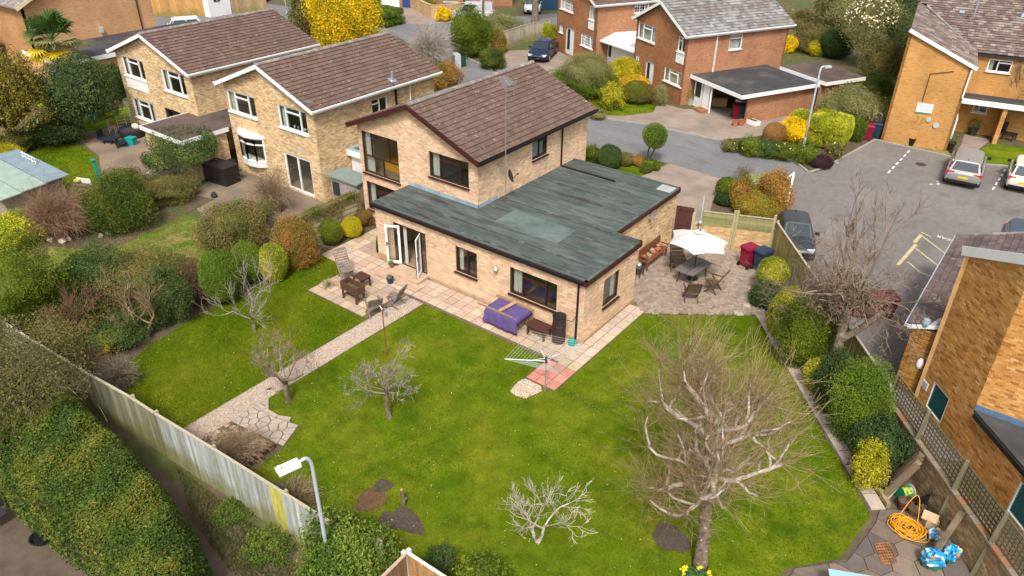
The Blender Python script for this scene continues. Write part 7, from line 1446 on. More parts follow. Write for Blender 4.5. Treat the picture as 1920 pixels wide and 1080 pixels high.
for i in range(46):
    el = RU_(-.75, 1.3); a = RU_(0, 6.28); d = NA([cos(a)*cos(el), sin(a)*cos(el), sin(el)]); L_ = RU_(.9, 1.4); h0 = pc+d*L_; mb = MB(); col = (.05, .1, .02) if el > -.05 else rnd.choice([(.5, .33, .015), (.6, .42, .02), (.3, .26, .03)])
    if -.05 < el < .3: col = rnd.choice([(.05, .1, .02), (.12, .16, .03), (.2, .2, .07)])
    mb.c = col; mb.beam(pc, h0, .03); sx_ = np.cross(d, [0, 0, 1.]); sx_ /= NORM(sx_)+1e-9; uy = np.cross(sx_, d)
    for j in range(13):
        an = -1.5+3.0*j/12; dj = d*cos(an)+sx_*sin(an); tip = h0+dj*RU_(.95, 1.25)-NA([0, 0, .22]); m1 = h0+dj*.6; w_ = np.cross(dj, uy)*.07; mb.c = tuple(NA(col)*RU_(.75, 1.3)); mb.add([h0, m1+w_, tip, m1-w_], [(0, 1, 2, 3)])
    mb.build('frond', m_leaf, pt)
cl = thing('climbing_plant', 'dark evergreen climber arching over the brown flat roof, left', 'climber', G(375, 345)); parts_ = []
for px, n in (((262, 235, 402, 295), 5200), ((255, 280, 330, 322), 2400), ((300, 262, 400, 320), 3200), ((368, 240, 412, 300), 1600)):
    c, r = blob(*px, z0=1.2); parts_.append(cloud(c, NA([r[0], r[1]*.75, r[2]]), n, .1, PAL['ivy'], int(px[0]), .2, .5))
v, f, c = join(parts_); obj('foliage', v, f, m_leaf, cl, col=c); g0 = G(375, 345); mb = MB(); mb.tube([g0, g0+NA([.1, .1, 1.2]), G(335, 270, 2.4)], [.09, .07, .05], 7); mb.build('trunk', m_bark, cl)
bush('dark hedge shrubs between the round olive tree and the far left house', 'shrub', (196, 120, 232, 185), 'dark', .1, amp=.18)
bush('low shade planting under the round olive-green tree', 'shrub', (60, 215, 150, 270), 'dark', .1, amp=.2, dens=.6)
bush('shrubs beneath the drooping tree at the left edge', 'shrub', (0, 245, 70, 285), 'mixed', .1, amp=.2, dens=.6)
for i, (x, y, rx, col) in enumerate(((365, 360, .3, 'green'), (345, 371, .25, 'dark'), (215, 430, .5, 'dark'), (340, 382, .22, 'green'))): bush(('dark green low cushion by the black box', 'bluish cushion plant on the bed edge', 'dark low juniper on the bed edge', 'small tuft with yellow primroses')[i], 'shrub', (x-rx*28, y-rx*12, x+rx*28, y+rx*12), col, .06, amp=.1, flowers=(10, (.8, .6, .05), .1) if i == 3 else None)
for i, (x, y) in enumerate(((296, 385), (285, 388), (277, 382), (130, 450), (118, 455), (95, 452), (205, 440), (190, 445), (260, 398))):
    p = G(x, y); MB().ell((p[0], p[1], .08), (RU_(.14, .3), RU_(.1, .18), .14), 8, 5, .15).build('rock', M('pale_rock', (.5, .42, .36), .9, .2, 4), org=(p[0], p[1], 0)); tag(COL.objects[-1], ('pale rock nearest the climbing plant on the bed edge', 'second pale rock from the climbing plant', 'third pale rock from the climbing plant', 'long pale rock under the brown twiggy dome', 'small rock left of the long pale one', 'flat rock at the left end of the bed edge', 'pale rock in front of the bronze-green viburnum', 'small pale rock left of the viburnum front', 'lone pale rock right of the viburnum')[i], 'rock', 'rocks edging the left garden bed')
for i, (x, y) in enumerate(((1287, 1066), (1310, 1062), (1282, 1074), (1325, 1076))):
    p = G(x, y, .3); t = thing('daffodils', ('largest daffodil clump in front of the birch trunk', 'daffodil clump just left of the birch trunk', 'daffodil clump nearest the bottom edge by the birch', 'daffodil clump right of the birch trunk')[i], 'flowers', (p[0], p[1], 0), 'daffodils at the birch foot'); n = 26; Q = NA([p[0], p[1], .14])+rng.normal(0, .07, (n, 3))*NA([1, 1, .2]); v, f, c = leaves_mesh(Q, rng.normal(0, 1, (n, 3)), .26, ((.03, .09, .05), (.05, .13, .06)), aspect=.1); obj('leaves', v, f, m_leaf, t, col=c); Q = NA([p[0], p[1], .32])+rng.normal(0, .05, (5, 3)); v, f, c = leaves_mesh(Q, np.tile([.1, -.7, .6], (5, 1)), .09, ((.85, .6, .01), (.9, .7, .05)), aspect=1); obj('petals', v, f, m_flower, t, col=c)

n = 1500; P = np.column_stack([rng.uniform(-13, 11.5, n), rng.uniform(-12.8, 5.8, n)]); P = P[inpoly(P, LAWN) | inpoly(P, LAWN_L)]; Q = np.column_stack([P, np.full(len(P), .05)]); v, f, c = leaves_mesh(Q, np.tile([0, 0, 1.], (len(Q), 1)), .05, ((.16, .11, .05), (.3, .24, .12), (.42, .38, .26))); obj('fallen_leaves', v, f, m_leaf, None, col=c, kind='stuff')
def armchair(name, lab, cat, m, seatm, local=True, hback=1.02, recl=.25, arm=True, w_=.56, solid=False):
    """folding garden chair facing -y, slatted seat and back, built round its own base"""
    t = thing(name, lab, cat, (0, 0, 0), world=False); h = w_/2
    for sx in (-h, h):
        MB().beam((sx, -.26, 0), (sx, .2, .46), .035, .05).build('leg', m, t); MB().beam((sx*.96, .3, 0), (sx*.96, -.2, .6 if arm else .44), .035, .05).build('leg', m, t)
        MB().beam((sx, .16, .4), (sx, .2+recl+.08, hback), .035, .045).build('back_post', m, t)
        if arm: MB().beam((sx*1.04, -.3, .63), (sx*1.04, .28, .66), .06, .03).build('armrest', m, t)
    for i in range(6): y = -.26+i*.088; MB().box((0, y, .44), (w_-.05, .075, .02)).build('seat_slat', seatm, t)
    a, b = NA([0, .2, .48]), NA([0, .2+recl+.07, hback-.02])
    if solid:
        n = 4
        for i in range(n): p = a+(b-a)*(i+.5)/n; MB().beam((-h+.03, p[1], p[2]), (h-.03, p[1], p[2]), .15, .018, up=(0, .9, -.4)).build('back_panel', seatm, t)
    else:
        for i in range(7): p = a+(b-a)*(i+.5)/7; MB().beam((-h+.03, p[1], p[2]), (h-.03, p[1], p[2]), .085, .018, up=(0, .9, -.4)).build('back_slat', seatm, t)
    MB().beam((-h, *b[1:]), (h, *b[1:]), .04, .05).build('top_rail', m, t)
    return t
def face(o, px, py, toward, z=0., label=None):
    p = G(px, py, z); o.location = p; dx, dy = toward[0]-p[0], toward[1]-p[1]; o.rotation_euler = (0, 0, atan2(dy, dx)+pi/2)
    if label: o['label'] = label
    return o
ZP = .06
c1_ = armchair('garden_chair', 'grey slatted reclining garden chair at the lawn side of the patio', 'chair', m_greywood, m_greywood, hback=1.12, recl=.42, arm=False); face(c1_, 650, 520, G2(690, 575), ZP)
c1_['group'] = 'wooden chairs on the slab patio'
c2_ = armchair('garden_chair', '', 'chair', m_greywood, m_greywood, hback=.98, recl=.18, arm=False); c2_['group'] = c1_['group']; face(c2_, 742, 572, G2(690, 560), ZP, 'brown folding garden chair seen from the side, facing the dark planter')
c3_ = armchair('garden_chair', 'grey-armed garden chair seen from behind beside the gravel path', 'chair', m_greywood, m_greywood, hback=.9, recl=.12); face(c3_, 702, 588, G2(640, 500), ZP); c3_['group'] = 'wooden chairs on the slab patio'
pl = thing('planter', 'dark brown wooden trough planter on legs in the middle of the patio', 'planter', G(672, 565, ZP)); pa, pb = NA(G2(645, 560)), NA(G2(676, 575)); 
pd = NA(G2(680, 572))-NA(G2(644, 553)); pd /= NORM(pd); pn = NA([-pd[1], pd[0]]); pc_ = NA(G2(664, 563)); PQ = lambda u, v: tuple(pc_+pd*u+pn*v)
for s in (-1, 1):
    MB().beam((*PQ(-.5, s*.22), .68), (*PQ(.5, s*.22), .68), .035, .34).build('side_board', m_teak, pl); MB().beam((*PQ(s*.5, -.22), .68), (*PQ(s*.5, .22), .68), .035, .339).build('end_board', m_teak, pl)
    for v in (-.2, .2): MB().beam((*PQ(s*.42, v), ZP), (*PQ(s*.42, v), .52), .07).build('leg', m_teak, pl)
    MB().beam((*PQ(s*.42, -.2), .2), (*PQ(s*.42, .2), .2), .04).build('stretcher', m_teak, pl)
MB().beam((*PQ(-.42, 0), .2), (*PQ(.42, 0), .2), .04).build('stretcher', m_teak, pl); MB().prism([PQ(-.48, -.2), PQ(.48, -.2), PQ(.48, .2), PQ(-.48, .2)], .52, .6).build('soil', m_soil, pl)
tb = thing('side_table', 'small square reddish-brown slatted table beside the reclining chair', 'table', G(680, 540, ZP)); tc = NA(G2(680, 538)); TQ = lambda u, v: tuple(tc+pd*u+pn*v)
for i in range(6): MB().beam((*TQ(-.27+i*.108, -.27), .55), (*TQ(-.27+i*.108, .27), .55), .1, .03).build('slat', m_darkwood, tb)
for u in (-.23, .23):
    for v in (-.23, .23): MB().beam((*TQ(u, v), ZP), (*TQ(u, v), .54), .06).build('leg', m_darkwood, tb)
    MB().beam((*TQ(u, -.23), .46), (*TQ(u, .23), .46), .03, .08).build('rail', m_darkwood, tb)
def pot(name, lab, px, py, r, h, mat, plant=None, z=ZP, cat='pot', pr=.2, n=160):
    p = G(px, py, z); t = thing(name, lab, cat, p); MB().lathe([(r*.75, 0), (r, h), (r*1.08, h), (r*1.08, h+.03), (r*.9, h+.03), (r*.85, h-.02)], p, 14).build('pot', mat, t)
    if plant: v, f, c = cloud((p[0], p[1], p[2]+h+pr*.7), (pr, pr, pr), n, .08, PAL[plant], 3, .2); obj('plant', v, f, m_leaf, t, col=c)
    else: MB().cyl((p[0], p[1], p[2]+h-.02), r*.84, .01).build('soil', m_soil, t)
    return t
pot('plant_pot', 'navy glazed pot with a small plant in front of the door steps', 732, 530, .16, .24, m_navyp, 'sage', pr=.1, n=60); pot('plant_pot', 'little green plant in a pot under the white open door leaf', 734, 500, .1, .12, m_terra, 'green', pr=.12, z=.1)
pot('watering_can', 'small galvanised watering can on the patio beside the path', 732, 574, .08, .22, m_metal, None)
gt_ = thing('grass_tuft', 'dry ornamental grass tuft on the left corner of the patio', 'plant', G(617, 535, ZP)); g0 = NA(G(617, 535, ZP)); n = 260; D = rng.normal(0, 1, (n, 3)); D[:, 2] = np.abs(D[:, 2])*1.6; D /= NORM(D, axis=1)[:, None]; s = np.linspace(0, 1, 4)[None, :, None]; P = g0+D[:, None]*s*.45-NA([0, 0, .14])*s**2; v, f = tubes(P, np.broadcast_to(np.linspace(.007, .003, 4), (n, 4)), 3); obj('blades', v, f, m_twig, gt_, col=np.repeat(pal_t(P, ((.5, .42, .28), (.38, .33, .16))), 12, 0))
pc0 = thing('parasol', 'closed dark green parasol leaning at the left corner of the extension', 'parasol', G(702, 483, ZP)); q = NA([-11.25, .12, ZP]); MB().lathe([(.02, 0), (.1, .1), (.13, .3), (.09, .7), (.03, 1.0)], q, 9).build('canopy', M('dark_green_cloth', (.01, .045, .03), .8, .1), pc0)
bf = thing('bird_feeder_pole', 'tall rust-red pole with feeder hooks at the edge of the gravel path', 'pole', (-5.9, -4.6, 0)); bp_ = NA(G(725, 668)); tp_ = NA([bp_[0], bp_[1], 2.1]); MB().tube([bp_, tp_], .022, 6).build('pole', M('rust_red', (.3, .08, .04), .6, .2), bf)
mb = MB(); mb.tube([tp_, tp_+NA([.12, 0, .1]), tp_+NA([.2, 0, 0])], .012, 5); mb.build('hook', m_metal, bf); mb = MB(); mb.tube([tp_, tp_+NA([-.12, 0, .1]), tp_+NA([-.2, 0, 0])], .012, 5); mb.build('hook', m_metal, bf); MB().cyl(tp_+NA([.2, 0, -.22]), .05, .2, 10).build('feeder', m_metal, bf)
pt_ = thing('table', 'trestle table under a rumpled purple cloth against the house wall', 'table', (-3.2, -.75, 0))
cl_ = MB(); x0_, x1_, y0_, y1_, zt_ = -3.75, -2.25, -1.22, -.3, .78
nx, ny = 22, 16; vs = []
for j in range(ny+1):
    for i in range(nx+1):
        u, v = -.12+1.24*i/nx, -.55+1.6*j/ny; x = x0_+(x1_-x0_)*min(max(u, 0), 1); y = y0_+(y1_-y0_)*min(max(v, 0), 1); du_, dv_ = max(0, -u, u-1)*(x1_-x0_), max(0, -v, v-1)*(y1_-y0_)
        drop = max(du_, dv_)*1.35; fold = .035*sin(9*(u+v))+.02*sin(17*u-5*v); ox = (-1 if u < 0 else 1 if u > 1 else 0); oy = (-1 if v < 0 else 1 if v > 1 else 0); z = zt_+.032-min(drop, .72)+(.012*sin(7*u)*sin(6*v))
        vs.append((x+ox*(.02+abs(fold)*min(1, drop*3)+.06*drop), y+oy*(.02+abs(fold)*min(1, drop*3)+.06*drop), z))
F_ = [(j*(nx+1)+i, j*(nx+1)+i+1, (j+1)*(nx+1)+i+1, (j+1)*(nx+1)+i) for j in range(ny) for i in range(nx)]
co = obj('tablecloth', vs, F_, m_purple, None, org=(-3.3, -.9, 0), smooth=True); tag(co, 'rumpled purple cloth draped over the trestle table', 'tablecloth'); sm_ = co.modifiers.new('thickness', 'SOLIDIFY'); sm_.thickness = .006
MB().bx(x0_, x1_, y0_, y1_, zt_-.04, zt_).build('table_top', m_plank, pt_)
for x in (x0_+.1, x1_-.1):
    for y in (y0_+.08, y1_-.08): MB().bx(x-.03, x+.03, y-.03, y+.03, .06, zt_-.04).build('leg', m_plank, pt_)
for i, (a, b, w_, h_, lab) in enumerate((((-3.95, -.3, .83), (-2.1, -.32, .83), .1, .07, 'long timber lying along the wall side of the purple cloth'), ((-3.1, -1.2, .87), (-2.95, -.3, .9), .16, .03, 'short pale plank lying across the purple cloth'), ((-4.2, -1.2, .81), (-2.45, -1.22, .82), .05, .05, 'thin batten along the lawn side of the purple cloth'))): tag(MB().beam(a, b, w_, h_).build('timber', m_plank if i == 1 else M('tan_timber%d' % i, (.3, .19, .09), .8, .2, 4), org=a), lab, 'timber', 'timber on the purple table')
bs_ = thing('bench', 'dark slatted backless garden bench beside the water butt', 'bench', (-1.6, -.6, 0))
for i in range(6): MB().bx(-2.05, -1.1, -.92+i*.1, -.84+i*.1, .5, .53).build('slat', m_darkwood, bs_)
for x in (-1.95, -1.2):
    for y in (-.86, -.42): MB().bx(x-.035, x+.035, y-.035, y+.035, .06, .5).build('leg', m_darkwood, bs_)
    MB().bx(x-.02, x+.02, -.86, -.42, .4, .48).build('rail', m_darkwood, bs_)
MB().bx(-1.95, -1.2, -.88, -.85, .36, .48).build('apron', m_darkwood, bs_)
wb_ = thing('water_butt', 'tall brown ribbed water butt with black lid beside the downpipe', 'water butt', (-.75, -.5, .06)); MB().lathe([(.23, 0), (.26, .02), (.26, .3), (.27, .32), (.27, .4), (.26, .42), (.26, .7), (.27, .72), (.27, .78), (.255, .8), (.25, 1.15)], (-.75, -.5, .06), 18).build('barrel', M('brown_plastic', (.045, .025, .025), .5, .1, 3), wb_); MB().lathe([(.27, 0), (.27, .04), (.2, .07), (.05, .075)], (-.75, -.5, 1.2), 18).build('lid', m_black, wb_); MB().tube([(-.52, -.45, 1.1), (-.3, -.3, 1.05), (-.27, -.12, 1.2)], .015, 5).build('hose', m_black, wb_)
wc = thing('watering_can', 'green watering can at the foot of the corner downpipe', 'watering can', (-.2, -.35, .05)); MB().lathe([(.13, 0), (.14, .02), (.13, .22), (.06, .26)], (-.22, -.38, .06), 12).build('can', m_teal, wc); MB().tube([(-.1, -.38, .12), (.1, -.42, .3)], .02, 6).build('spout', m_teal, wc); MB().tube([(-.22, -.38, .3), (-.3, -.38, .36), (-.36, -.38, .22)], .015, 6).build('handle', m_teal, wc)
ro = thing('rotary_clothes_line', 'open rotary clothes line with white lines at the end of the red slabs', 'clothes line', G(1022, 735)); p = NA(G(1022, 735)); MB().tube([p, p+NA([0, 0, 1.35])], .024, 8).build('pole', m_metal, ro); hub = p+NA([0, 0, 1.3]); MB().cyl(hub, .05, .2, 10).build('hub', m_dark, ro)
tips = [NA(G(*q)) for q in ((946, 673, 1.75), (995, 621, 1.75), (1094, 641, 1.75), (1051, 700, 1.75))]
for i in range(4): a = 6.28*i/4; 
tips = []
for q in ((946, 673), (995, 621), (1094, 641), (1051, 700)):
    best = min(((abs(NORM(G(*q, z)[:2]-p[:2])-1.3), z) for z in np.arange(1.2, 2.1, .02))); tips.append(NA(G(*q, best[1])))
for t_ in tips: MB().tube([hub+NA([0, 0, .05]), t_], [.016, .012], 6).build('arm', m_metal, ro); m_ = hub+(t_-hub)*.45; MB().tube([hub+NA([0, 0, .18]), m_], .01, 5).build('strut', m_white, ro)
mb = MB()
for k in range(4):
    for j in range(9): s = .35+.65*j/8; a, b = hub+(tips[k]-hub)*s, hub+(tips[(k+1) % 4]-hub)*s; mb.tube([a, (a+b)/2-NA([0, 0, .02]), b], .0038, 4, cap=False)
mb.build('line', M('line_cord', (.45, .55, .48), .6, .05), ro, kind='stuff')
dt_ = thing('garden_table', 'slatted dark grey-brown garden table with parasol hole', 'table', (1.25, 6.95, 0)); dq = NA(G2(1305, 480, .72))-NA(G2(1267, 505, .72)); dq /= NORM(dq); dn = NA([-dq[1], dq[0]]); dc = NA(G2(1300, 499, .72)); DQ = lambda u, v: tuple(dc+dq*u+dn*v)
for i in range(9):
    v = -.42+i*.105; e = .84-.05*abs(v/.42)**2; MB().beam((*DQ(-e, v), .72), (*DQ(e, v), .72), .095, .03).build('slat', m_greywood if 0 else M('table_slat%d' % i, tuple(NA((.14, .12, .115))*RU_(.8, 1.2)), .8, .25, 4, bump=.3), dt_)
for u in (-.62, .62):
    for v in (-.34, .34): MB().beam((*DQ(u*1.05, v), .02), (*DQ(u*.85, v*.9), .7), .05).build('leg', m_teak, dt_)
    MB().beam((*DQ(u*.9, -.34), .66), (*DQ(u*.9, .34), .66), .04, .07).build('rail', m_teak, dt_)
pp0 = NA([*DQ(.1, .0), .03]); par = thing('parasol', 'open cream parasol on a dark pole through the garden table', 'parasol', pp0)
tipz = 2.45; pxy = NA(G2(1313, 436, tipz)); top_ = NA([*pxy, tipz]); MB().tube([pp0, top_], .024, 8).build('pole', m_black, par); MB().lathe([(.24, 0), (.24, .06), (.05, .1), (.04, .3)], pp0, 14).build('base', m_dark, par)
rim = [NA(G(px, py, 1.98)) for px, py in ((1262, 432), (1318, 431), (1365, 455), (1359, 477), (1301, 478), (1255, 456))]
cen = np.mean(rim, 0); cen = NA([cen[0], cen[1], 2.43]); mb = MB(); K = 8; vs = []; order = rim
for i in range(6):
    a, b = order[i], order[(i+1) % 6]
    for j in range(4):
        e = a+(b-a)*j/4; sag = .09*sin(pi*j/4); e = e+(cen-e)*sag*NA([1, 1, .5]); vs.append([cen+(e-cen)*s+NA([0, 0, .1*sin(pi*s)*(1-.4*sin(pi*j/4))]) for s in (.1, .4, .7, 1.)])
n = len(vs); V = [p for r in vs for p in r]; F_ = [(i*4+k, i*4+k+1, ((i+1) % n)*4+k+1, ((i+1) % n)*4+k) for i in range(n) for k in range(3)]+[tuple(i*4 for i in range(n))[::-1]]
cn = obj('canopy', V, F_, m_cream, par); md = cn.modifiers.new('thickness', 'SOLIDIFY'); md.thickness = .008
for i in range(6): MB().tube([cen+NA([0, 0, -.03]), order[i]+NA([0, 0, -.02])], .01, 5).build('rib', m_dark, par)
mb = MB(); vs = [cen+NA([0, 0, .06+.05])]+[cen+NA([.24*cos(a), .24*sin(a), .055]) for a in np.linspace(0, 2*pi, 9)[:-1]]; mb.add(vs, [(0, 1+i, 1+(i+1) % 8) for i in range(8)]); mb.build('vent', m_cream, par); MB().lathe([(.03, 0), (.035, .05), (.01, .09)], cen+NA([0, 0, .1]), 8).build('finial', m_dark, par)
m_mesh = M('brown_textile', (.15, .11, .07), .8, .15, 30); dcx = tuple(dc)
d1 = armchair('garden_chair', 'high backed brown mesh chair at the house end of the garden table', 'chair', m_teak, m_mesh, solid=True, hback=1.08); d1['group'] = 'mesh chairs round the garden table'; face(d1, 1268, 505, dcx, .05); d1.rotation_euler.z += -.5
for px, py, lab, rz in ((1335, 545, 'brown mesh garden chair pulled out towards the bins side of the table', .3), (1294, 562, 'brown mesh garden chair nearest the lawn, its back to the viewer', .2), (1345, 512, 'brown mesh chair half hidden under the parasol', 0), (1250, 520, 'brown mesh chair tucked in at the wall side of the table', 0)):
    c = copy_tree(d1); face(c, px, py, dcx, .05, lab); c.rotation_euler.z += rz
    if px in (1345, 1250): 
        for ch in list(c.children): bpy.data.objects.remove(ch)
        bpy.data.objects.remove(c)
bn = thing('bench', 'reddish-brown garden bench crowded with clay pots against the buff wall', 'bench', (-.85, 7.5, 0)); m_redw = M('red_brown_wood', (.2, .075, .035), .6, .25, 5)
for i in range(4): MB().bx(-1.1+i*.11, -1.01+i*.11, 6.45, 8.35, .46, .49).build('seat_slat', m_redw, bn)
MB().bx(-1.16, -1.12, 6.45, 8.35, .55, .98).build('backrest', m_redw, bn)
for y in (6.5, 8.3):
    for x in (-1.12, -.72): MB().bx(x-.03, x+.03, y-.03, y+.03, .05, .46 if x > -1 else .98).build('leg', m_redw, bn)
    MB().bx(-1.12, -.68, y-.03, y+.03, .66, .7).build('armrest', m_redw, bn)
for i in range(9):
    y = 6.65+i*.19; r = RU_(.08, .13); x = rnd.choice([-1.0, -.85]); q = (x, y, .495); mt = [m_terra, M('grey_glaze%d' % i, (.3, .27, .22), .6, .1), m_terra][i % 3]; o = MB().lathe([(r*.7, 0), (r, r*1.5), (r*1.1, r*1.5), (r*1.1, r*1.8), (r*.8, r*1.8)] if i % 2 else [(r*.5, 0), (r, r*.8), (r*.8, r*1.6), (r*.5, r*1.8)], q, 10).build('plant_pot', mt, org=q); tag(o, ('clay pot on the red-brown bench, %s along it' % ['nearest end', 'second', 'third', 'fourth', 'middle', 'sixth', 'seventh', 'eighth', 'farthest end'][i]) if mt is m_terra else 'greyish glazed pot on the bench, %s along it' % ['nearest end', 'second', 'third', 'fourth', 'middle', 'sixth', 'seventh', 'eighth', 'farthest end'][i], 'pot', 'pots on the red-brown bench')
s2_ = thing('stool', 'small dark iron pot stand at the near end of the red-brown bench', 'stand', (-.85, 5.9, 0)); MB().bx(-1.05, -.62, 5.7, 6.1, .4, .44).build('top', m_dark, s2_)
for x in (-1.0, -.67):
    for y in (5.74, 6.06): MB().bx(x-.02, x+.02, y-.02, y+.02, .05, .4).build('leg', m_dark, s2_)
o = MB().lathe([(.1, 0), (.14, .18), (.1, .24)], (-.85, 5.9, .445), 10).build('plant_pot', m_metal, org=(-.85, 5.9, .445)); tag(o, 'grey pot on the small iron stand by the bench', 'pot')
o = MB().lathe([(.1, 0), (.16, .1), (.17, .16), (.12, .16)], (*G2(1238, 463), .05), 10).build('plant_pot', m_terra, org=(*G2(1238, 463), .05)); tag(o, 'low round clay bowl on the paving beyond the bench', 'pot')
def wheelie(lab, p, m, rz, first=None, group='wheelie bins'):
    t = thing('wheelie_bin', lab, 'bin', (0, 0, 0), group, world=False)
    b = MB(); x0, y0, x1, y1 = .22, .26, .28, .34; b.add([(-x0, -y0, .06), (x0, -y0, .06), (x0, y0, .06), (-x0, y0, .06), (-x1, -y1, .96), (x1, -y1, .96), (x1, y1, .96), (-x1, y1, .96)], [(3, 2, 1, 0), (4, 5, 6, 7), (0, 1, 5, 4), (1, 2, 6, 5), (2, 3, 7, 6), (3, 0, 4, 7)]); b.build('body', m, t)
    MB().box((0, 0, .945), (.61, .73, .05)).build('rim', m, t)
    l = MB(); l.add([(-.3, -.38, .97), (.3, -.38, .97), (.3, .36, .99), (-.3, .36, .99), (-.26, -.3, 1.04), (.26, -.3, 1.04), (.26, .3, 1.07), (-.26, .3, 1.07)], [(3, 2, 1, 0), (4, 5, 6, 7), (0, 1, 5, 4), (1, 2, 6, 5), (2, 3, 7, 6), (3, 0, 4, 7)]); l.build('lid', m, t)
    MB().tube([(-.26, .4, .98), (.26, .4, .98)], .022, 6).build('handle', m, t)
    for sx in (-.27, .27): MB().tube([(sx-.03, .3, .1), (sx+.03, .3, .1)], .1, 12).build('wheel', m_black, t)
    t.location = p; t.rotation_euler = (0, 0, rz); return t
wheelie('maroon wheelie bin by the mossy fence beside the clipped bush', G(1401, 498, .05), m_maroon, radians(-200)); wheelie('dark blue wheelie bin next to the maroon one on the brick patio', G(1426, 505, .05), m_navyp, radians(-195))
wheelie('maroon wheelie bin standing in the carport opening', G(1379, 222), m_maroon, radians(30)); wheelie('dark green garden waste bin beside the maroon one in the carport', G(1391, 224), M('bin_green', (.015, .05, .035), .5, .1), radians(30)); wheelie('maroon wheelie bin at the corner of the flats', G(1625, 262), m_maroon, radians(10)); wheelie('navy lidded bin between the maroon one and the flats wall', G(1642, 258), m_navyp, radians(5))
for i, (px, py, m, lab) in enumerate(((1572, 575, m_maroon, 'maroon bin at the left of the row behind the bare tree'), (1608, 590, m_maroon, 'second maroon bin in the row behind the bare tree'), (1632, 592, m_maroon, 'third maroon bin in the row behind the bare tree'), (1657, 592, M('plum_plastic', (.09, .012, .03), .5, .1), 'plum-dark bin at the right of the row behind the bare tree'))): wheelie(lab, G(px, py, .02), m, radians(20+6*i))
hp = NA(G(1700, 992, .06)); ho = thing('hose', 'tangled heap of bright yellow hose on the dark flagstones', 'hose', hp); mb = MB()
pts = []
for i in range(560):
    a = i*.23+.5*sin(i*.031); R0_ = .29+.13*sin(i*.17)+.09*sin(i*.053); pts.append(hp+NA([R0_*cos(a)*1.05+.1*sin(i*.021), R0_*sin(a)*.82+.1*cos(i*.027), .03+.11*(1-((i-280)/280)**2)*abs(sin(i*.41))+.02*rnd.random()]))
for k in range(60): q = pts[-1]; s = k/59; pts.append(hp+NA([-.3+.5*s, .25+.55*sin(pi*s), .08+.55*sin(pi*s)]) if k else q)
mb.tube(pts, .0125, 5); mb.build('tube', m_hose, ho, smooth=True)
def bag(lab, p, col, sx, sy, sz, rz):
    t = thing('compost_bag', lab, 'bag', p, 'bags in the paved corner'); nu, nv = 18, 12; vs = []; cs = []
    for i in range(nv+1):
        th = pi*i/nv
        for j in range(nu):
            a = 2*pi*j/nu; k = 1+.1*sin(5*a+3*th+p[0])+.08*sin(9*a-7*th)+.03*RU_(-1, 1); e = .55; x = np.sign(sin(th)*cos(a))*abs(sin(th)*cos(a))**e*sx*k; y = np.sign(sin(th)*sin(a))*abs(sin(th)*sin(a))**e*sy*k; z = sz-cos(th)*sz*k; vs.append((p[0]+x*cos(rz)-y*sin(rz), p[1]+x*sin(rz)+y*cos(rz), max(p[2], p[2]+z)))
    fs = [(i*nu+j, i*nu+(j+1) % nu, (i+1)*nu+(j+1) % nu, (i+1)*nu+j) for i in range(nv) for j in range(nu)]
    for i in range(nv):
        for j in range(nu): cs.append((.02, .14, .09) if i < nv*.38 else rnd.choice([col, col, col, tuple(NA(col)*.5), (.5, .6, .65)]))
    obj('bag', vs, fs, M('bag_plastic', src='attr', rough=.3, var=.1, spec=.6), t, col=cs)
    for dx, dy, c in ((.12, -.12, (.75, .6, .1)), (-.1, -.18, (.75, .2, .05)), (.0, .02, (.25, .08, .05))): mb = MB(); mb.c = c; q = NA(p)+NA([dx*cos(rz)-dy*sin(rz), dx*sin(rz)+dy*cos(rz), sz*1.75]); mb.ell(q, (.06, .05, .05), 8, 4); mb.build('printed_patch', m_slab_a, t)
bag('blue and green compost bag slumped nearest the viewer in the paved corner', NA(G(1744, 1060, .06)), (.02, .33, .68), .27, .22, .27, .4); bag('blue compost bag behind the front one, against the old brick wall', NA(G(1778, 1050, .06)), (.03, .38, .75), .2, .17, .26, 1.2); bag('crumpled blue and white bag between the hose and the compost bags', NA(G(1748, 1008, .06)), (.1, .3, .55), .18, .14, .13, 2.)
bk = NA(G(1646, 912, .03)); pot('flower_pot', 'black plastic pot under the yellow-flowered shrub', 1648, 916, .2, .3, m_black, None, z=.02)
lg = thing('timber_stack', 'leaning stack of old planks and a round post against the brick wall', 'timber', (11.6, .2, 0))
for i in range(6):
    a = NA(G(1652+i*4, 936-i*7, .05)); b = NA(G(1722+i*3, 872-i*7, 1.15+.03*i)); mb = MB(); mb.c = tuple(NA(rnd.choice([(.24, .17, .1), (.3, .22, .14), (.18, .13, .08)]))*RU_(.8, 1.2)); mb.beam(a, b, .17, .05); mb.build('plank', m_wood, lg)
mb = MB(); mb.c = (.36, .3, .24); mb.tube([NA(G(1660, 938, .05)), NA(G(1692, 900, .55))], .06, 8); mb.build('round_post', m_wood, lg)
rl = thing('hose_reel', 'green hose reel wound with yellow hose in a grey frame', 'hose reel', G(1695, 925, .05)); q = NA(G(1697, 922, .25)); ax_ = NA([.6, .78, 0]); MB().tube([q-ax_*.17, q+ax_*.17], .15, 14).build('wound_hose', M('yellow_green_hose', (.55, .5, .03), .5, .3, 14, (.02, .25, .12), 9, .45, .55), rl)
for s in (-1, 1): MB().tube([q+ax_*.18*s, q+ax_*.2*s], .22, 14).build('drum_flange', M('reel_green', (.01, .2, .1), .5, .1) if s < 0 else m_steel, rl)
MB().beam(q-ax_*.22-NA([0, 0, .22]), q+ax_*.22-NA([0, 0, .22]), .06, .04).build('foot', m_dark, rl)
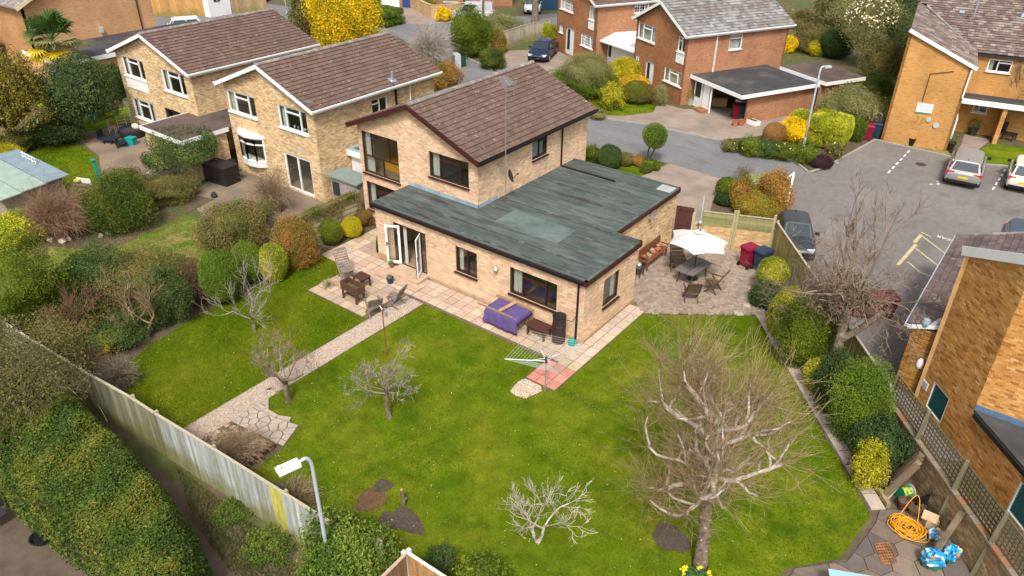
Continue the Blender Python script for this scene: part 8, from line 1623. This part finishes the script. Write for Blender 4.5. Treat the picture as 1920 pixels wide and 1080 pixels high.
for i, (px, py, r, h, lab, m) in enumerate(((1692, 952, .17, .26, 'rust-brown clay pot behind the yellow hose', M('brown_clay', (.12, .05, .03), .7, .2)), (1712, 962, .2, .22, 'wide brown pot lying behind the hose heap', M('brown_clay2', (.15, .07, .035), .7, .2)), (1727, 958, .14, .2, 'small black pot beside the brown pots', m_black))): pot('plant_pot', lab, px, py, r, h, m, z=.05)
tr2 = thing('seed_tray', 'black plastic tray leaning by the wall behind the pots', 'tray', G(1735, 945, .05)); q = NA(G(1728, 942, .3)); MB().box(q, (.45, .04, .5), 1.0, None).build('tray', m_black, tr2)
bx0 = thing('cardboard_box', 'open cardboard box beside the yellow hose', 'box', G(1742, 985, .05)); q = NA(G(1742, 985, .05)); MB().box(q+NA([0, 0, .15]), (.34, .26, .3), .5).build('carton', M('cardboard', (.5, .34, .2), .85, .1), bx0); MB().box(q+NA([-.05, -.02, .33]), (.4, .3, .012), .5, Matrix.Rotation(.35, 4, 'X')).build('flap', M('cardboard2', (.55, .38, .23), .85, .1), bx0)
md_ = thing('plastic_tub', 'small grey plastic tub beside the box', 'tub', G(1733, 972, .05)); q = NA(G(1732, 970, .05)); MB().box(q+NA([0, 0, .1]), (.22, .16, .2), .4).build('tub', m_steel, md_)
gr = thing('iron_grating', 'rusty iron grating lying on the flagstones at the lawn corner', 'grating', G(1660, 1038, .07)); ga_, gb_, gc_ = NA(G(1640, 1020, .075)), NA(G(1667, 1018, .075)), NA(G(1655, 1058, .075))
for i in range(7): s = i/6; MB().beam(ga_+(gb_-ga_)*s, ga_+(gb_-ga_)*s+(gc_-ga_), .02).build('bar', m_rust, gr)
for i in range(8): s = i/7; MB().beam(ga_+(gc_-ga_)*s+NA([0, 0, .012]), ga_+(gc_-ga_)*s+(gb_-ga_)+NA([0, 0, .012]), .02).build('bar', m_rust, gr)
for i, (px, py) in enumerate(((1760, 922), (1752, 952))):
    best = min(np.arange(-.5, 6, .02), key=lambda s: 1); s_, z_ = onwall(K0, K1, px, py); q = NA([*(K0+KD*s_+KN*.13), z_]); t = thing('wire_basket', ['empty wire wall basket, upper one on the old brick wall', 'empty wire wall basket, lower one on the old brick wall'][i], 'basket', q, 'wire baskets on the garden wall'); mb = MB()
    for r_, dz in ((.17, .06), (.14, -.02), (.08, -.1)): mb.tube([q+NA([KD[0]*r_*cos(a)+KN[0]*abs(r_*sin(a))*.9, KD[1]*r_*cos(a)+KN[1]*abs(r_*sin(a))*.9, dz]) for a in np.linspace(0, pi, 9)]+[q+NA([KD[0]*-r_, KD[1]*-r_, dz]), q+NA([KD[0]*r_, KD[1]*r_, dz])], .007, 4)
    for a in np.linspace(0, pi, 7): mb.tube([q+NA([KD[0]*r_*cos(a)+KN[0]*abs(r_*sin(a))*.9, KD[1]*r_*cos(a)+KN[1]*abs(r_*sin(a))*.9, dz]) for r_, dz in ((.17, .06), (.14, -.02), (.08, -.1), (.0, -.12))], .006, 4)
    mb.build('wire', m_rust if 0 else m_dark, t, kind='stuff')
for i, (a, b, lab) in enumerate((((1735, 1065, .05), (1805, 960, 1.2), 'old dark fence post leaning on the brick wall behind the bags'), ((1768, 995, .05), (1782, 975, .7), 'thin dark stake leaning beside the cardboard box'))): 
    o = MB().beam(G(*a), G(*b), .16 if i == 0 else .03, .12 if i == 0 else .03).build('timber_post' if i == 0 else 'stake', m_oldwood, org=G(*a)); tag(o, lab, 'post' if i == 0 else 'stake')
lb = thing('garden_table', 'pale blue topped table cut by the bottom edge of the photo', 'table', (11.1, -5.8, 0)); ca, cb_ = NA(G(1553, 1066, .75)), NA(G(1625, 1078, .75)); e_ = (cb_-ca)/NORM(cb_-ca); f_ = NA([e_[1], -e_[0], 0]); MB().add([ca, ca+e_*1.3, ca+e_*1.3+f_*.8, ca+f_*.8]+[p-NA([0, 0, .04]) for p in (ca, ca+e_*1.3, ca+e_*1.3+f_*.8, ca+f_*.8)], [(3, 2, 1, 0), (4, 5, 6, 7), (0, 1, 5, 4), (1, 2, 6, 5), (2, 3, 7, 6), (3, 0, 4, 7)]).build('table_top', m_blue, lb)
for u in (.1, 1.2):
    for v in (.1, .7): q = ca+e_*u+f_*v; MB().beam((q[0], q[1], .05), (q[0], q[1], .72), .05).build('leg', m_steel, lb)
sn = thing('stump', 'cut forked branch stub stuck upright in the lawn by the bare soil', 'stump', G(757, 948)); q = NA(G(757, 948)); MB().tube([q, q+NA([.02, 0, .25]), q+NA([-.04, 0, .62])], [.07, .055, .05], 8).build('stem', m_bark, sn); MB().tube([q+NA([.02, 0, .22]), q+NA([.1, .02, .36])], [.04, .03], 6).build('branch_stub', m_bark, sn); MB().cyl(q+NA([-.04, 0, .62]), .05, .01, 8).build('cut_face', m_plank, sn)
for i, (px, py, r) in enumerate(((1400, 575, .2), (1385, 590, .25), (1430, 555, .16))): 
    p = G(px, py); o = MB().ell((p[0], p[1], .06), (r, r*.7, .09), 9, 5, .12).build('rock', M('grey_rock', (.4, .34, .27), .9, .2, 5), org=(p[0], p[1], 0)); tag(o, ['flat pale stone at the edge of the brick paving', 'larger rough stone at the head of the slab path', 'small stone under the dark spreading bush'][i], 'rock')
def lamp(lab, base, h, reach, dirv, col, name='street_lamp', head=(.52, .26, .09), r=.05):
    t = thing(name, lab, 'street lamp', base); b = NA(base); d = NA([dirv[0], dirv[1], 0.]); d /= NORM(d); pts = [b, b+NA([0, 0, h*.5]), b+NA([0, 0, h-.35])]+[b+d*reach*.5*(1-cos(a))+NA([0, 0, h-.35+.35*sin(a)]) for a in np.linspace(.3, pi/2, 6)]+[b+d*reach+NA([0, 0, h-.02])]
    MB().tube([b, b+NA([0, 0, 1.1])], r*1.5, 10).build('base', col, t); MB().tube(pts, [r*1.1, r]+[r*.9]*7+[r*.7], 10).build('column', col, t, smooth=True)
    e = b+d*(reach+head[0]*.45)+NA([0, 0, h-.03]); an = atan2(d[1], d[0]); hd_ = MB().box(e, head, an).build('lantern', m_white if head[0] > .5 else m_steel, t); MB().box(e-NA([0, 0, head[2]/2+.012]), (head[0]*.8, head[1]*.8, .02), an).build('diffuser', m_whitewood, hd_)
    if name == 'street_lamp' and head[0] > .5: MB().box(e+NA([0, 0, head[2]/2+.01]), (head[0]*1.0, .03, .02), an).build('ridge', m_steel, hd_); MB().cyl(e+d*.2+NA([0, 0, head[2]/2]), .045, .1, 10).build('photocell', m_white, hd_)
    return t
lpb = NA([.62, -13.35, 0.])
lamp('grey steel street lamp with white lantern standing by the conifer at the alley', (1.0, -13.3, 0), 4.75, .3, (-.25, -.97), m_steel)
lamp('tall pale grey street lamp in the planted bed by the car park', G(1503, 290), 5.4, .25, (.6, .8), m_steel, head=(.45, .22, .1), r=.06)
lamp('distant street lamp in front of the silver van', G(903, 50), 6.2, .3, (1, 0), m_white, head=(.45, .22, .1), r=.06); lamp('distant lamp with pale head beside the dark olive tree', G(540, 40), 5.2, .3, (1, 0), m_steel, head=(.45, .25, .1), r=.06)
bar = thing('height_barrier_post', 'slanting white post at the end of the shrub bed by the car park', 'post', G(1475, 378)); q = NA(G(1475, 385)); q2 = NA(G(1489, 324, 1.15)); MB().beam(q, q2, .1).build('post', m_white, bar); MB().beam(q2, q2+NA([-.2, -.35, -.25]), .06, .05).build('bracket', m_white, bar)
m_tyre = M('tyre_rubber', (.015, .015, .016), .8, .1, 5); m_alloy = M('alloy_wheel', (.5, .52, .54), .3, .05, 5, metal=.7); m_autoglass = M('car_glass', (.02, .03, .04), .05, 0, spec=.9); m_red = M('tail_light', (.5, .01, .02), .2, .05, spec=.6); m_head = M('head_light', (.75, .78, .8), .15, .05, spec=.7); m_plate_y = M('number_plate_yellow', (.75, .48, .01), .5, .02); m_plate_w = M('number_plate_white', (.8, .8, .78), .5, .02)
def paint(name, c, metal=.25): return M(name, c, .28, .03, 1, spec=.6, metal=metal)
def car(lab, cat, pt_, pos, head, L=4.35, W=1.8, H=1.47, name='parked_car', hood=.95, boot=.0, belt=.93, rake=(.55, .45), roofw=.64, group=None, van=False, two_tone=None, z=.02, roofp=None, glasstint=None):
    t = thing(name, lab, cat, (pos[0], pos[1], z), group, world=False, rz=radians(head)); h = L/2; w_ = W/2
    ws0 = h-hood; ws1 = ws0-rake[0]; rs0 = -h+.08+boot; rs1 = rs0+rake[1]
    st = [(-h, .86, .42, .80), (-h+.07, .95, .26, .9 if boot < .3 else .86), (-h+.35, .99, .2, belt if boot < .3 else .92), (-h*.4, 1., .18, belt), (0, 1., .18, belt-.01), (ws0, 1., .18, belt-.02), (ws0+hood*.45, .98, .19, belt-.09), (h-.16, .92, .24, belt-.24), (h-.03, .82, .34, belt-.34), (h, .72, .42, belt-.4)]
    if van: st = [(-h, .96, .35, 1.0), (-h+.1, 1, .22, 1.02), (-h*.3, 1, .2, 1.02), (ws0, 1., .2, 1.0), (ws0+hood*.5, .97, .2, .96), (h-.1, .9, .26, .82), (h, .76, .4, .6)]
    def ring(x, k, zb, zt):
        a = w_*k; zm = zb+(zt-zb)*.62
        return [(x, -a*.86, zb), (x, -a*.98, zb+.12), (x, -a, zm), (x, -a*.975, zt-.04), (x, -a*.86, zt), (x, -a*.4, zt+.025), (x, a*.4, zt+.025), (x, a*.86, zt), (x, a*.975, zt-.04), (x, a, zm), (x, a*.98, zb+.12), (x, a*.86, zb)]
    V = [p for s in st for p in ring(*s)]; n = 12; F_ = [(i*n+j, (i+1)*n+j, (i+1)*n+(j+1) % n, i*n+(j+1) % n) for i in range(len(st)-1) for j in range(n)]; F_ += [tuple(range(n)), tuple(range((len(st)-1)*n, len(st)*n))[::-1]]
    body = obj('body', V, F_, pt_, t, smooth=True); md = body.modifiers.new('split', 'EDGE_SPLIT'); md.split_angle = radians(32)
    # cabin
    wb = w_*.9; wt = w_*(roofw+.1 if not van else .84); zb = belt-.03; zr = H-.07
    B = [(rs0, wb*.94), (rs0+.25, wb), (0, wb), (ws0-.1, wb*.97), (ws0, wb*.86)]; T_ = [(rs1, wt*.9), (rs1+.2, wt), (.5*(rs1+ws1), wt*1.02), (ws1-.1, wt), (ws1, wt*.92)]
    vs = []; 
    for (xb, yb), (xt, yt) in zip(B, T_): vs += [(xb, -yb, zb), (xt, -yt, zr), (xt, -yt*.8, H-.015), (xt, 0, H), (xt, yt*.8, H-.015), (xt, yt, zr), (xb, yb, zb)]
    vs = [(x+(.03 if i // 7 == 0 else -.03 if i//7 == 4 else 0)*(0), y, z_) for i, (x, y, z_) in enumerate(vs)]
    n = 7; F_ = [(i*n+j, (i+1)*n+j, (i+1)*n+j+1, i*n+j+1) for i in range(4) for j in range(6)]+[tuple(range(7)), tuple(range(28, 35))[::-1]]
    cab = obj('cabin', vs, F_, roofp or pt_, t, smooth=True); md = cab.modifiers.new('split', 'EDGE_SPLIT'); md.split_angle = radians(32)
    gl = glasstint or m_autoglass
    def glass(nm, P, off=.008):
        P = [NA(p, float) for p in P]; nn = np.cross(P[1]-P[0], P[2]-P[0]); nn /= NORM(nn); c = sum(P)/len(P)
        if nn@(c-NA([0, 0, .9])) < 0: nn = -nn
        Q = [p+nn*off for p in P]; P2 = [p-nn*.01 for p in P]; k = len(P); MB().add(P2+Q, [tuple(range(k))[::-1], tuple(range(k, 2*k))]+[(i, (i+1) % k, k+(i+1) % k, k+i) for i in range(k)]).build(nm, gl, t)
    lp = lambda a, b, s: tuple(NA(a)+(NA(b)-NA(a))*s)
    def panel(a0, a1, b1, b0, m0, m1, l0=.06, l1=.94):  # a bottom edge, b top edge
        A0, A1 = lp(a0, a1, l0), lp(a0, a1, l1); B0, B1 = lp(b0, b1, l0), lp(b0, b1, l1); return [lp(A0, B0, m0), lp(A1, B1, m0), lp(A1, B1, m1), lp(A0, B0, m1)]
    V_ = lambda i, j: vs[i*7+j]
    glass('windscreen', panel(V_(4, 0), V_(4, 6), V_(4, 5), V_(4, 1), .06, .97))
    if not van: glass('rear_window', panel(V_(0, 0), V_(0, 6), V_(0, 5), V_(0, 1), .14 if boot < .3 else .1, .95))
    for s, (i, j) in ((0, (0, 1)), (1, (6, 5))):
        for a, b in ((1, 2), (2, 3)) if not van else ((2, 3),): glass('side_window', panel(V_(a, i), V_(b, i), V_(b, j), V_(a, j), .12, .9, .03, .96))
        if not van: glass('quarter_window', panel(V_(0, i), V_(1, i), V_(1, j), V_(0, j), .2, .86, .35, .97))
    R = .32 if not van else .34
    for x in (-h*.6, h*.62):
        for s in (-1, 1):
            y = s*(w_-.09); tw = MB().tube([(x, y-.1, R), (x, y+.1, R)], R, 18).build('wheel', m_tyre, t); MB().tube([(x, y+s*.085, R), (x, y+s*.107, R)], R*.66, 14).build('rim', m_alloy, tw)
            MB().tube([(x, s*(w_-.2), R+.02), (x, s*(w_-.004), R+.02)], R+.06, 18).build('wheel_arch', m_black, t)
    for s in (-1, 1):
        MB().box((-h+.1, s*w_*.74, .83 if not van else 1.2), (.16, w_*.42, .15) if not van else (.1, .12, .5), 0).build('tail_light', m_red, t)
        MB().box((h-.2, s*w_*.68, belt-.28), (.3, w_*.38, .12), s*-.35).build('headlight', m_head, t)
        m_ = MB().box((ws0-.35, s*(w_+.08), belt+.05), (.12, .2, .14)); m_.build('wing_mirror', roofp or (m_black if name == 'parked_car' else pt_), t)
        for x in (-.05, -.95): MB().box((x, s*(w_-.002), belt-.14), (.18, .03, .03)).build('door_handle', m_dark, t)
        MB().box((0, s*(w_-.01), .25), (L*.5, .03, .1)).build('sill_trim', m_black, t)
        for x in (-.45, .55) if not van else (.2,): MB().box((x, s*(w_+.0005), .6), (.012, .006, .6)).build('door_gap', m_black, t)
    MB().box((-h+.01, 0, .62), (.04, .5, .115)).build('number_plate', m_plate_y, t); MB().box((h+.0, 0, .44), (.04, .5, .1)).build('number_plate', m_plate_w, t)
    MB().box((-h+.04, 0, .36), (.12, W*.86, .16)).build('rear_bumper_trim', m_black, t); MB().box((h-.03, 0, .4), (.1, W*.6, .18)).build('grille', m_black, t)
    MB().box((rs1+.15, 0, H+.03), (.12, .04, .06)).build('aerial_fin', m_black, t)
    return t
car('silver hatchback with red tail lights and yellow plate parked nose-in by the flats', 'car', paint('silver_paint', (.3, .285, .275)), (8.35, 27.95), 95, L=4.4, W=1.85, H=1.44, z=.02)
car('small cream two-door car parked beside the silver hatchback at the right edge', 'car', paint('cream_paint', (.7, .64, .54), 0), (11.2, 28.75), 95, L=3.6, W=1.63, H=1.49, hood=.75, rake=(.5, .5))
car('dark blue-grey car facing the viewer behind the old tiled roof, right edge', 'car', paint('blue_grey_paint', (.06, .085, .12)), (12.35, 18.0), -85, L=4.3, W=1.8, glasstint=M('sky_lit_glass', (.06, .08, .1), .08, 0, spec=1.))
car('dark grey car parked behind the mossy fence by the shrub bed', 'car', paint('dark_grey_paint', (.04, .05, .055)), (3.62, 12.95), -65, L=3.4, W=1.62, H=1.4)
car('dark navy saloon car on the block paved drive across the road', 'car', paint('navy_paint_car', (.012, .028, .06)), (-26.55, 34.8), -68, L=4.85, W=1.85, hood=1.25, boot=.75, rake=(.75, .7), H=1.45)
car('silver panel van parked along the road at the top centre', 'van', paint('silver_van_paint', (.55, .56, .58)), (-41.1, 42.55), 212, name='parked_van', L=4.5, W=1.85, H=1.85, van=True, hood=.85, rake=(.55, .08), belt=1.0)
car('white-fronted dark sided car parked by the navy shed at the top edge', 'car', paint('white_paint', (.7, .72, .74), 0), (-39.0, 50.4), -58, L=4.1, W=1.8, H=1.58, roofp=paint('black_paint', (.015, .015, .018)))
car('bright red car at the top left behind the ridge of the farther house', 'car', paint('red_paint', (.55, .025, .02), 0), (-66.2, 33.9), -62, L=4.0, W=1.75)
car('white car of which only the roof shows over the ridge of the farther house', 'car', paint('white_paint_b', (.75, .76, .77), 0), (-58.4, 20.6), 60, L=4.3, W=1.8, H=1.5)
sb = thing('storage_box', 'large black rattan cushion box beside the bow window', 'box', G(405, 340)); q = NA(G(405, 345)); an = .12; MB().box((q[0]-.05, q[1]+.5, .5), (1.75, 1.0, 1.0), an).build('box', m_black if 0 else M('black_rattan', (.025, .02, .018), .7, .3, 20, bump=.4, bs=40), sb); MB().box((q[0]-.05, q[1]+.5, 1.03), (1.8, 1.05, .05), an).build('lid', M('black_rattan_lid', (.035, .028, .027), .6, .2, 10), sb)
bq = thing('barbecue', 'black kettle barbecue between the rattan box and the bow window', 'barbecue', G(437, 325)); q = NA(G(437, 328)); MB().ell((q[0], q[1], .75), (.29, .29, .22), 14, 8).build('kettle', m_black, bq)
for a in (.3, 2.4, 4.5): MB().beam((q[0]+.1*cos(a), q[1]+.1*sin(a), .6), (q[0]+.34*cos(a), q[1]+.34*sin(a), .02), .03).build('leg', m_metal, bq)
wf = thing('firewood_bag', 'small dark pointed pot on the patio of the left house', 'pot', G(402, 367)); MB().lathe([(.16, 0), (.18, .1), (.12, .25), (.03, .32)], G(402, 370), 8).build('pot', m_dark, wf)
ah = thing('garden_arch', 'white metal rose arch in front of the farther left house', 'arch', G(240, 240)); a0, a1 = NA(G(223, 243)), NA(G(250, 243)); e = (a1-a0); 
for off in (NA([0, 0, 0]), NA([.15, .5, 0])):
    pts = [a0+off, a0+off+NA([0, 0, 1.5])]+[a0+off+e*(.5-.5*cos(t))+NA([0, 0, 1.5+.5*sin(t)]) for t in np.linspace(.2, pi-.2, 8)]+[a1+off+NA([0, 0, 1.5]), a1+off]; MB().tube(pts, .02, 5).build('hoop', m_white, ah)
for i in range(9):
    z = .2+i*.2
    for k in (0, 1): b0_ = (a0 if k == 0 else a1); MB().tube([b0_+NA([0, 0, z]), b0_+NA([.15, .5, z])], .013, 4).build('rung', m_white, ah)
    MB().tube([a0+NA([.15, .5, z]), a1+NA([.15, .5, z])], .01, 4).build('rung', m_white, ah)
def simple(name, lab, cat, px, py, parts, z=0., rz=0.):
    p = NA(G(px, py, z)); t = thing(name, lab, cat, p)
    for nm, c, d, m in parts: MB().box((p[0]+c[0]*cos(rz)-c[1]*sin(rz), p[1]+c[0]*sin(rz)+c[1]*cos(rz), p[2]+c[2]), d, rz).build(nm, m, t)
    return t
m_bluechair = M('dark_blue_plastic', (.02, .03, .05), .5, .1)
for i, (px, py, rz, lab) in enumerate(((207, 268, .5, 'dark blue sun lounger on the patio of the farther house'), (228, 275, 1.2, 'dark blue garden chair beside the sun lounger'))): simple('sun_lounger' if i == 0 else 'garden_chair', lab, 'lounger' if i == 0 else 'chair', px, py, [('seat', (0, 0, .32), (1.2 if i == 0 else .6, .6, .08), m_bluechair), ('backrest', (-.6 if i == 0 else -.3, 0, .55), (.08, .6, .5), m_bluechair)]+[('leg', (x, y, .15), (.06, .06, .3), m_bluechair) for x in (-.25, .25) for y in (-.25, .25)], rz=rz)
o = simple('storage_tub', 'bright teal plastic tub by the dark furniture on the left patio', 'tub', 248, 271, [('tub', (0, 0, .22), (.5, .4, .44), m_teal), ('rim', (0, 0, .45), (.56, .46, .05), m_teal)], rz=.4)
cs = thing('rattan_sofa', 'round dark rattan sofa with a cream cushion at the corner of the brown-roofed wing', 'sofa', G(248, 250)); q = NA(G(250, 255)); MB().lathe([(.75, 0), (.8, .4), (.8, .45)], q, 16).build('base', M('dark_rattan', (.03, .025, .025), .8, .3, 20), cs); MB().lathe([(.75, 0), (.75, .12)], q+NA([0, 0, .45]), 16).build('seat', M('dark_cushion', (.05, .045, .05), .9, .1), cs); MB().ell(q+NA([.4, .1, .7]), (.35, .2, .2), 10, 6).build('cushion', M('cream_cushion', (.6, .5, .38), .9, .1), cs)
simple('garden_chair', 'small pink plastic chair near the rose arch', 'chair', 213, 248, [('seat', (0, 0, .35), (.45, .4, .04), M('pink_plastic', (.6, .35, .28), .5, .05)), ('backrest', (-.2, 0, .6), (.04, .4, .45), M('pink_plastic_b', (.6, .36, .3), .5, .05))]+[('leg', (x, y, .17), (.04, .04, .34), m_whitewood) for x in (-.18, .18) for y in (-.16, .16)], rz=.8)
simple('toy_post', 'turquoise plastic post standing by the edge of the left lawn', 'toy', 184, 332, [('post', (0, 0, .5), (.12, .12, 1.0), m_teal), ('cap', (0, 0, 1.02), (.2, .2, .05), m_teal)])
simple('cold_frame', 'little white cold frame with coloured toys behind the viburnum', 'cold frame', 155, 350, [('frame', (0, 0, .1), (.9, .6, .2), m_oldwood), ('lid', (.1, .1, .3), (.9, .04, .35), m_whitewood), ('toy', (-.2, 0, .36), (.3, .3, .1), M('toy_yellow', (.6, .55, .1), .5, .05))], rz=.4)
for px, py, lab, m, d in ((95, 198, 'lime and blue paddling toy under the round olive tree', M('lime_plastic', (.3, .5, .03), .4, .05), (1.6, .5, .12)), (176, 220, 'small bright cyan toy on the lawn beyond the olive tree', M('cyan_plastic', (.02, .4, .6), .4, .05), (.6, .5, .3))): simple('toy', lab, 'toy', px, py, [('body', (0, 0, d[2]/2), d, m), ('top', (.1, 0, d[2]+.05), (d[0]*.5, d[1]*.6, .1), m_teal)], rz=.5)
simple('garden_table', 'low dark garden table in the shade of the round olive tree', 'table', 118, 215, [('table_top', (0, 0, .4), (1.4, .9, .06), m_dark)]+[('leg', (x, y, .19), (.06, .06, .38), m_dark) for x in (-.6, .6) for y in (-.35, .35)], rz=.4)
simple('trough', 'white shallow trough on the drive beside the carport wall', 'trough', 1411, 233, [('trough', (0, 0, .15), (.9, .5, .3), m_white), ('soil', (0, 0, .305), (.7, .32, .012), m_soil)], rz=-.4)
for i, (px, py) in enumerate(((1378, 236), (1389, 235))): pot('plant_pot', ['terracotta pot in front of the maroon carport bin', 'second terracotta pot beside the white trough'][i], px, py, .22, .35, m_terra, None, z=.02)
for i, (px, py) in enumerate(((1342, 198), (1355, 199))): simple('cardboard_box', ['brown cardboard box by the carport post', 'second brown cardboard box deeper in the carport'][i], 'box', px, py, [('carton', (0, 0, .3), (.55, .5, .6), M('carton%d' % i, (.45, .28, .13), .8, .1)), ('flap', (.1, .1, .62), (.5, .3, .02), m_plank)], rz=.3)
pot('flower_pot', 'pale stone urn with a small shrub by the corner of the red brick house', 1294, 196, .28, .45, M('stone_urn', (.4, .38, .3), .8, .2), 'green', z=.0, pr=.4, n=300)
pot('flower_pot', 'black square pot with a small leafless standard tree against the flats', 1708, 272, .25, .45, m_black, None, z=.02)
ot = thing('olive_tree', 'little standard olive tree in the black pot against the orange end wall', 'tree', G(1708, 270)); q = NA(G(1708, 271)); MB().tube([q+NA([0, 0, .4]), q+NA([0, 0, 1.2])], .025, 6).build('trunk', m_bark, ot); v, f, c = cloud(q+NA([0, 0, 1.6]), (.55, .55, .5), 420, .09, PAL['sage'], 4, .2, .9); obj('crown', v, f, m_leaf, ot, col=c)
pot('flower_pot', 'black planter at the entrance corner of the flats', 1780, 282, .25, .5, m_black, 'green', z=.02, pr=.35, n=260); pot('flower_pot', 'flower tub by the door recess of the flats', 1822, 252, .3, .4, m_dark, 'mixed', z=.02, pr=.4, n=320)
simple('garden_chair', 'dark blue chair on the paved terrace of the flats', 'chair', 1890, 262, [('seat', (0, 0, .42), (.7, .6, .08), m_bluechair), ('backrest', (-.35, 0, .75), (.08, .6, .7), m_bluechair)]+[('leg', (x, y, .2), (.05, .05, .4), m_bluechair) for x in (-.3, .3) for y in (-.25, .25)], rz=-.3)
pot('flower_pot', 'red flower pot with seedlings on the terrace edge of the flats', 1866, 262, .2, .3, m_terra, 'green', z=.02, pr=.25, n=150)
st_ = thing('tree', 'slender bare tree in front of the balcony of the flats', 'tree', G(1872, 258)); q = NA(G(1872, 258)); gs = [grow(q, (0.05, -.05, 1), 2.6, .06, 4, (.3, .8), (.4, .7), .3, (4, 6), .06, tmin=.5)]
V, F_, C_, o_ = [], [], [], 0
for P, R_ in gs[0]: v, f = tubes(P, np.maximum(R_, .012), 4); V.append(v); F_.append(f+o_); o_ += len(v); C_.append(np.repeat(pal_t(P, GREYTW), len(v)//len(P), 0))
obj('branches', np.vstack(V), np.vstack(F_), m_twig, st_, col=np.vstack(C_))
simple('wall_box', 'cream meter box on the front of the red brick house', 'box', 1241, 122, [('box', (0, 0, 0), (.25, .12, .35), m_whitewood)], z=2.2) if 0 else None
for i, (px, py, pl) in enumerate(((1052, 84, 'photinia'), (1066, 92, 'green'), (1082, 88, 'green'))): pot('flower_pot', ['tall potted shrub left of the white door across the road', 'potted plant at the white door step', 'potted plant right of the white door'][i], px, py, .25, .4, [m_steel, m_dark, m_terra][i], pl, z=.02, pr=.4, n=260)
simple('utility_cabinet', 'grey utility cabinet by the bare thicket at the road', 'cabinet', 856, 128, [('cabinet', (0, 0, .6), (.9, .5, 1.2), m_steel), ('door', (0, -.26, .6), (.8, .03, 1.05), m_metal)], rz=-.5)
simple('wheelie_bin', 'dark green bin beside the grey utility cabinet', 'bin', 866, 124, [('body', (0, 0, .5), (.5, .55, 1.0), M('bin_green_b', (.02, .06, .03), .5, .1)), ('lid', (0, 0, 1.03), (.56, .6, .07), m_black)], rz=-.5)
simple('utility_cabinet', 'low green cabinet in front of the silver van', 'cabinet', 846, 22, [('cabinet', (0, 0, .5), (1.6, .5, 1.0), M('cab_green', (.1, .2, .18), .5, .1)), ('lid', (0, 0, 1.02), (1.7, .6, .05), m_steel)], rz=.5)
simple('wheelie_bin', 'maroon bin by the front door beyond the long garden wall', 'bin', 857, 8, [('body', (0, 0, .5), (.55, .6, 1.0), m_maroon), ('lid', (0, 0, 1.03), (.6, .65, .07), m_maroon)])
bt_ = thing('bird_bath', 'dark round basin on the shaded yard, bottom left', 'basin', G(80, 1012)); MB().lathe([(.18, 0), (.26, .12), (.3, .2), (.26, .2), (.2, .12)], G(80, 1015), 16).build('basin', m_black, bt_)
for i, (px, py) in enumerate(((92, 982), (66, 986))): pot('plant_pot', ['terracotta pot under the edge of the laurel hedge', 'second terracotta pot with a shrub under the laurel hedge'][i], px, py, .15, .24, m_terra, 'conifer' if i else None, z=.0, pr=.25)
simple('garden_chair', 'dark garden chair half hidden at the bottom left corner', 'chair', -2, 985, [('seat', (0, 0, .42), (.5, .5, .05), m_dark), ('backrest', (-.2, .1, .7), (.05, .5, .6), m_dark)])
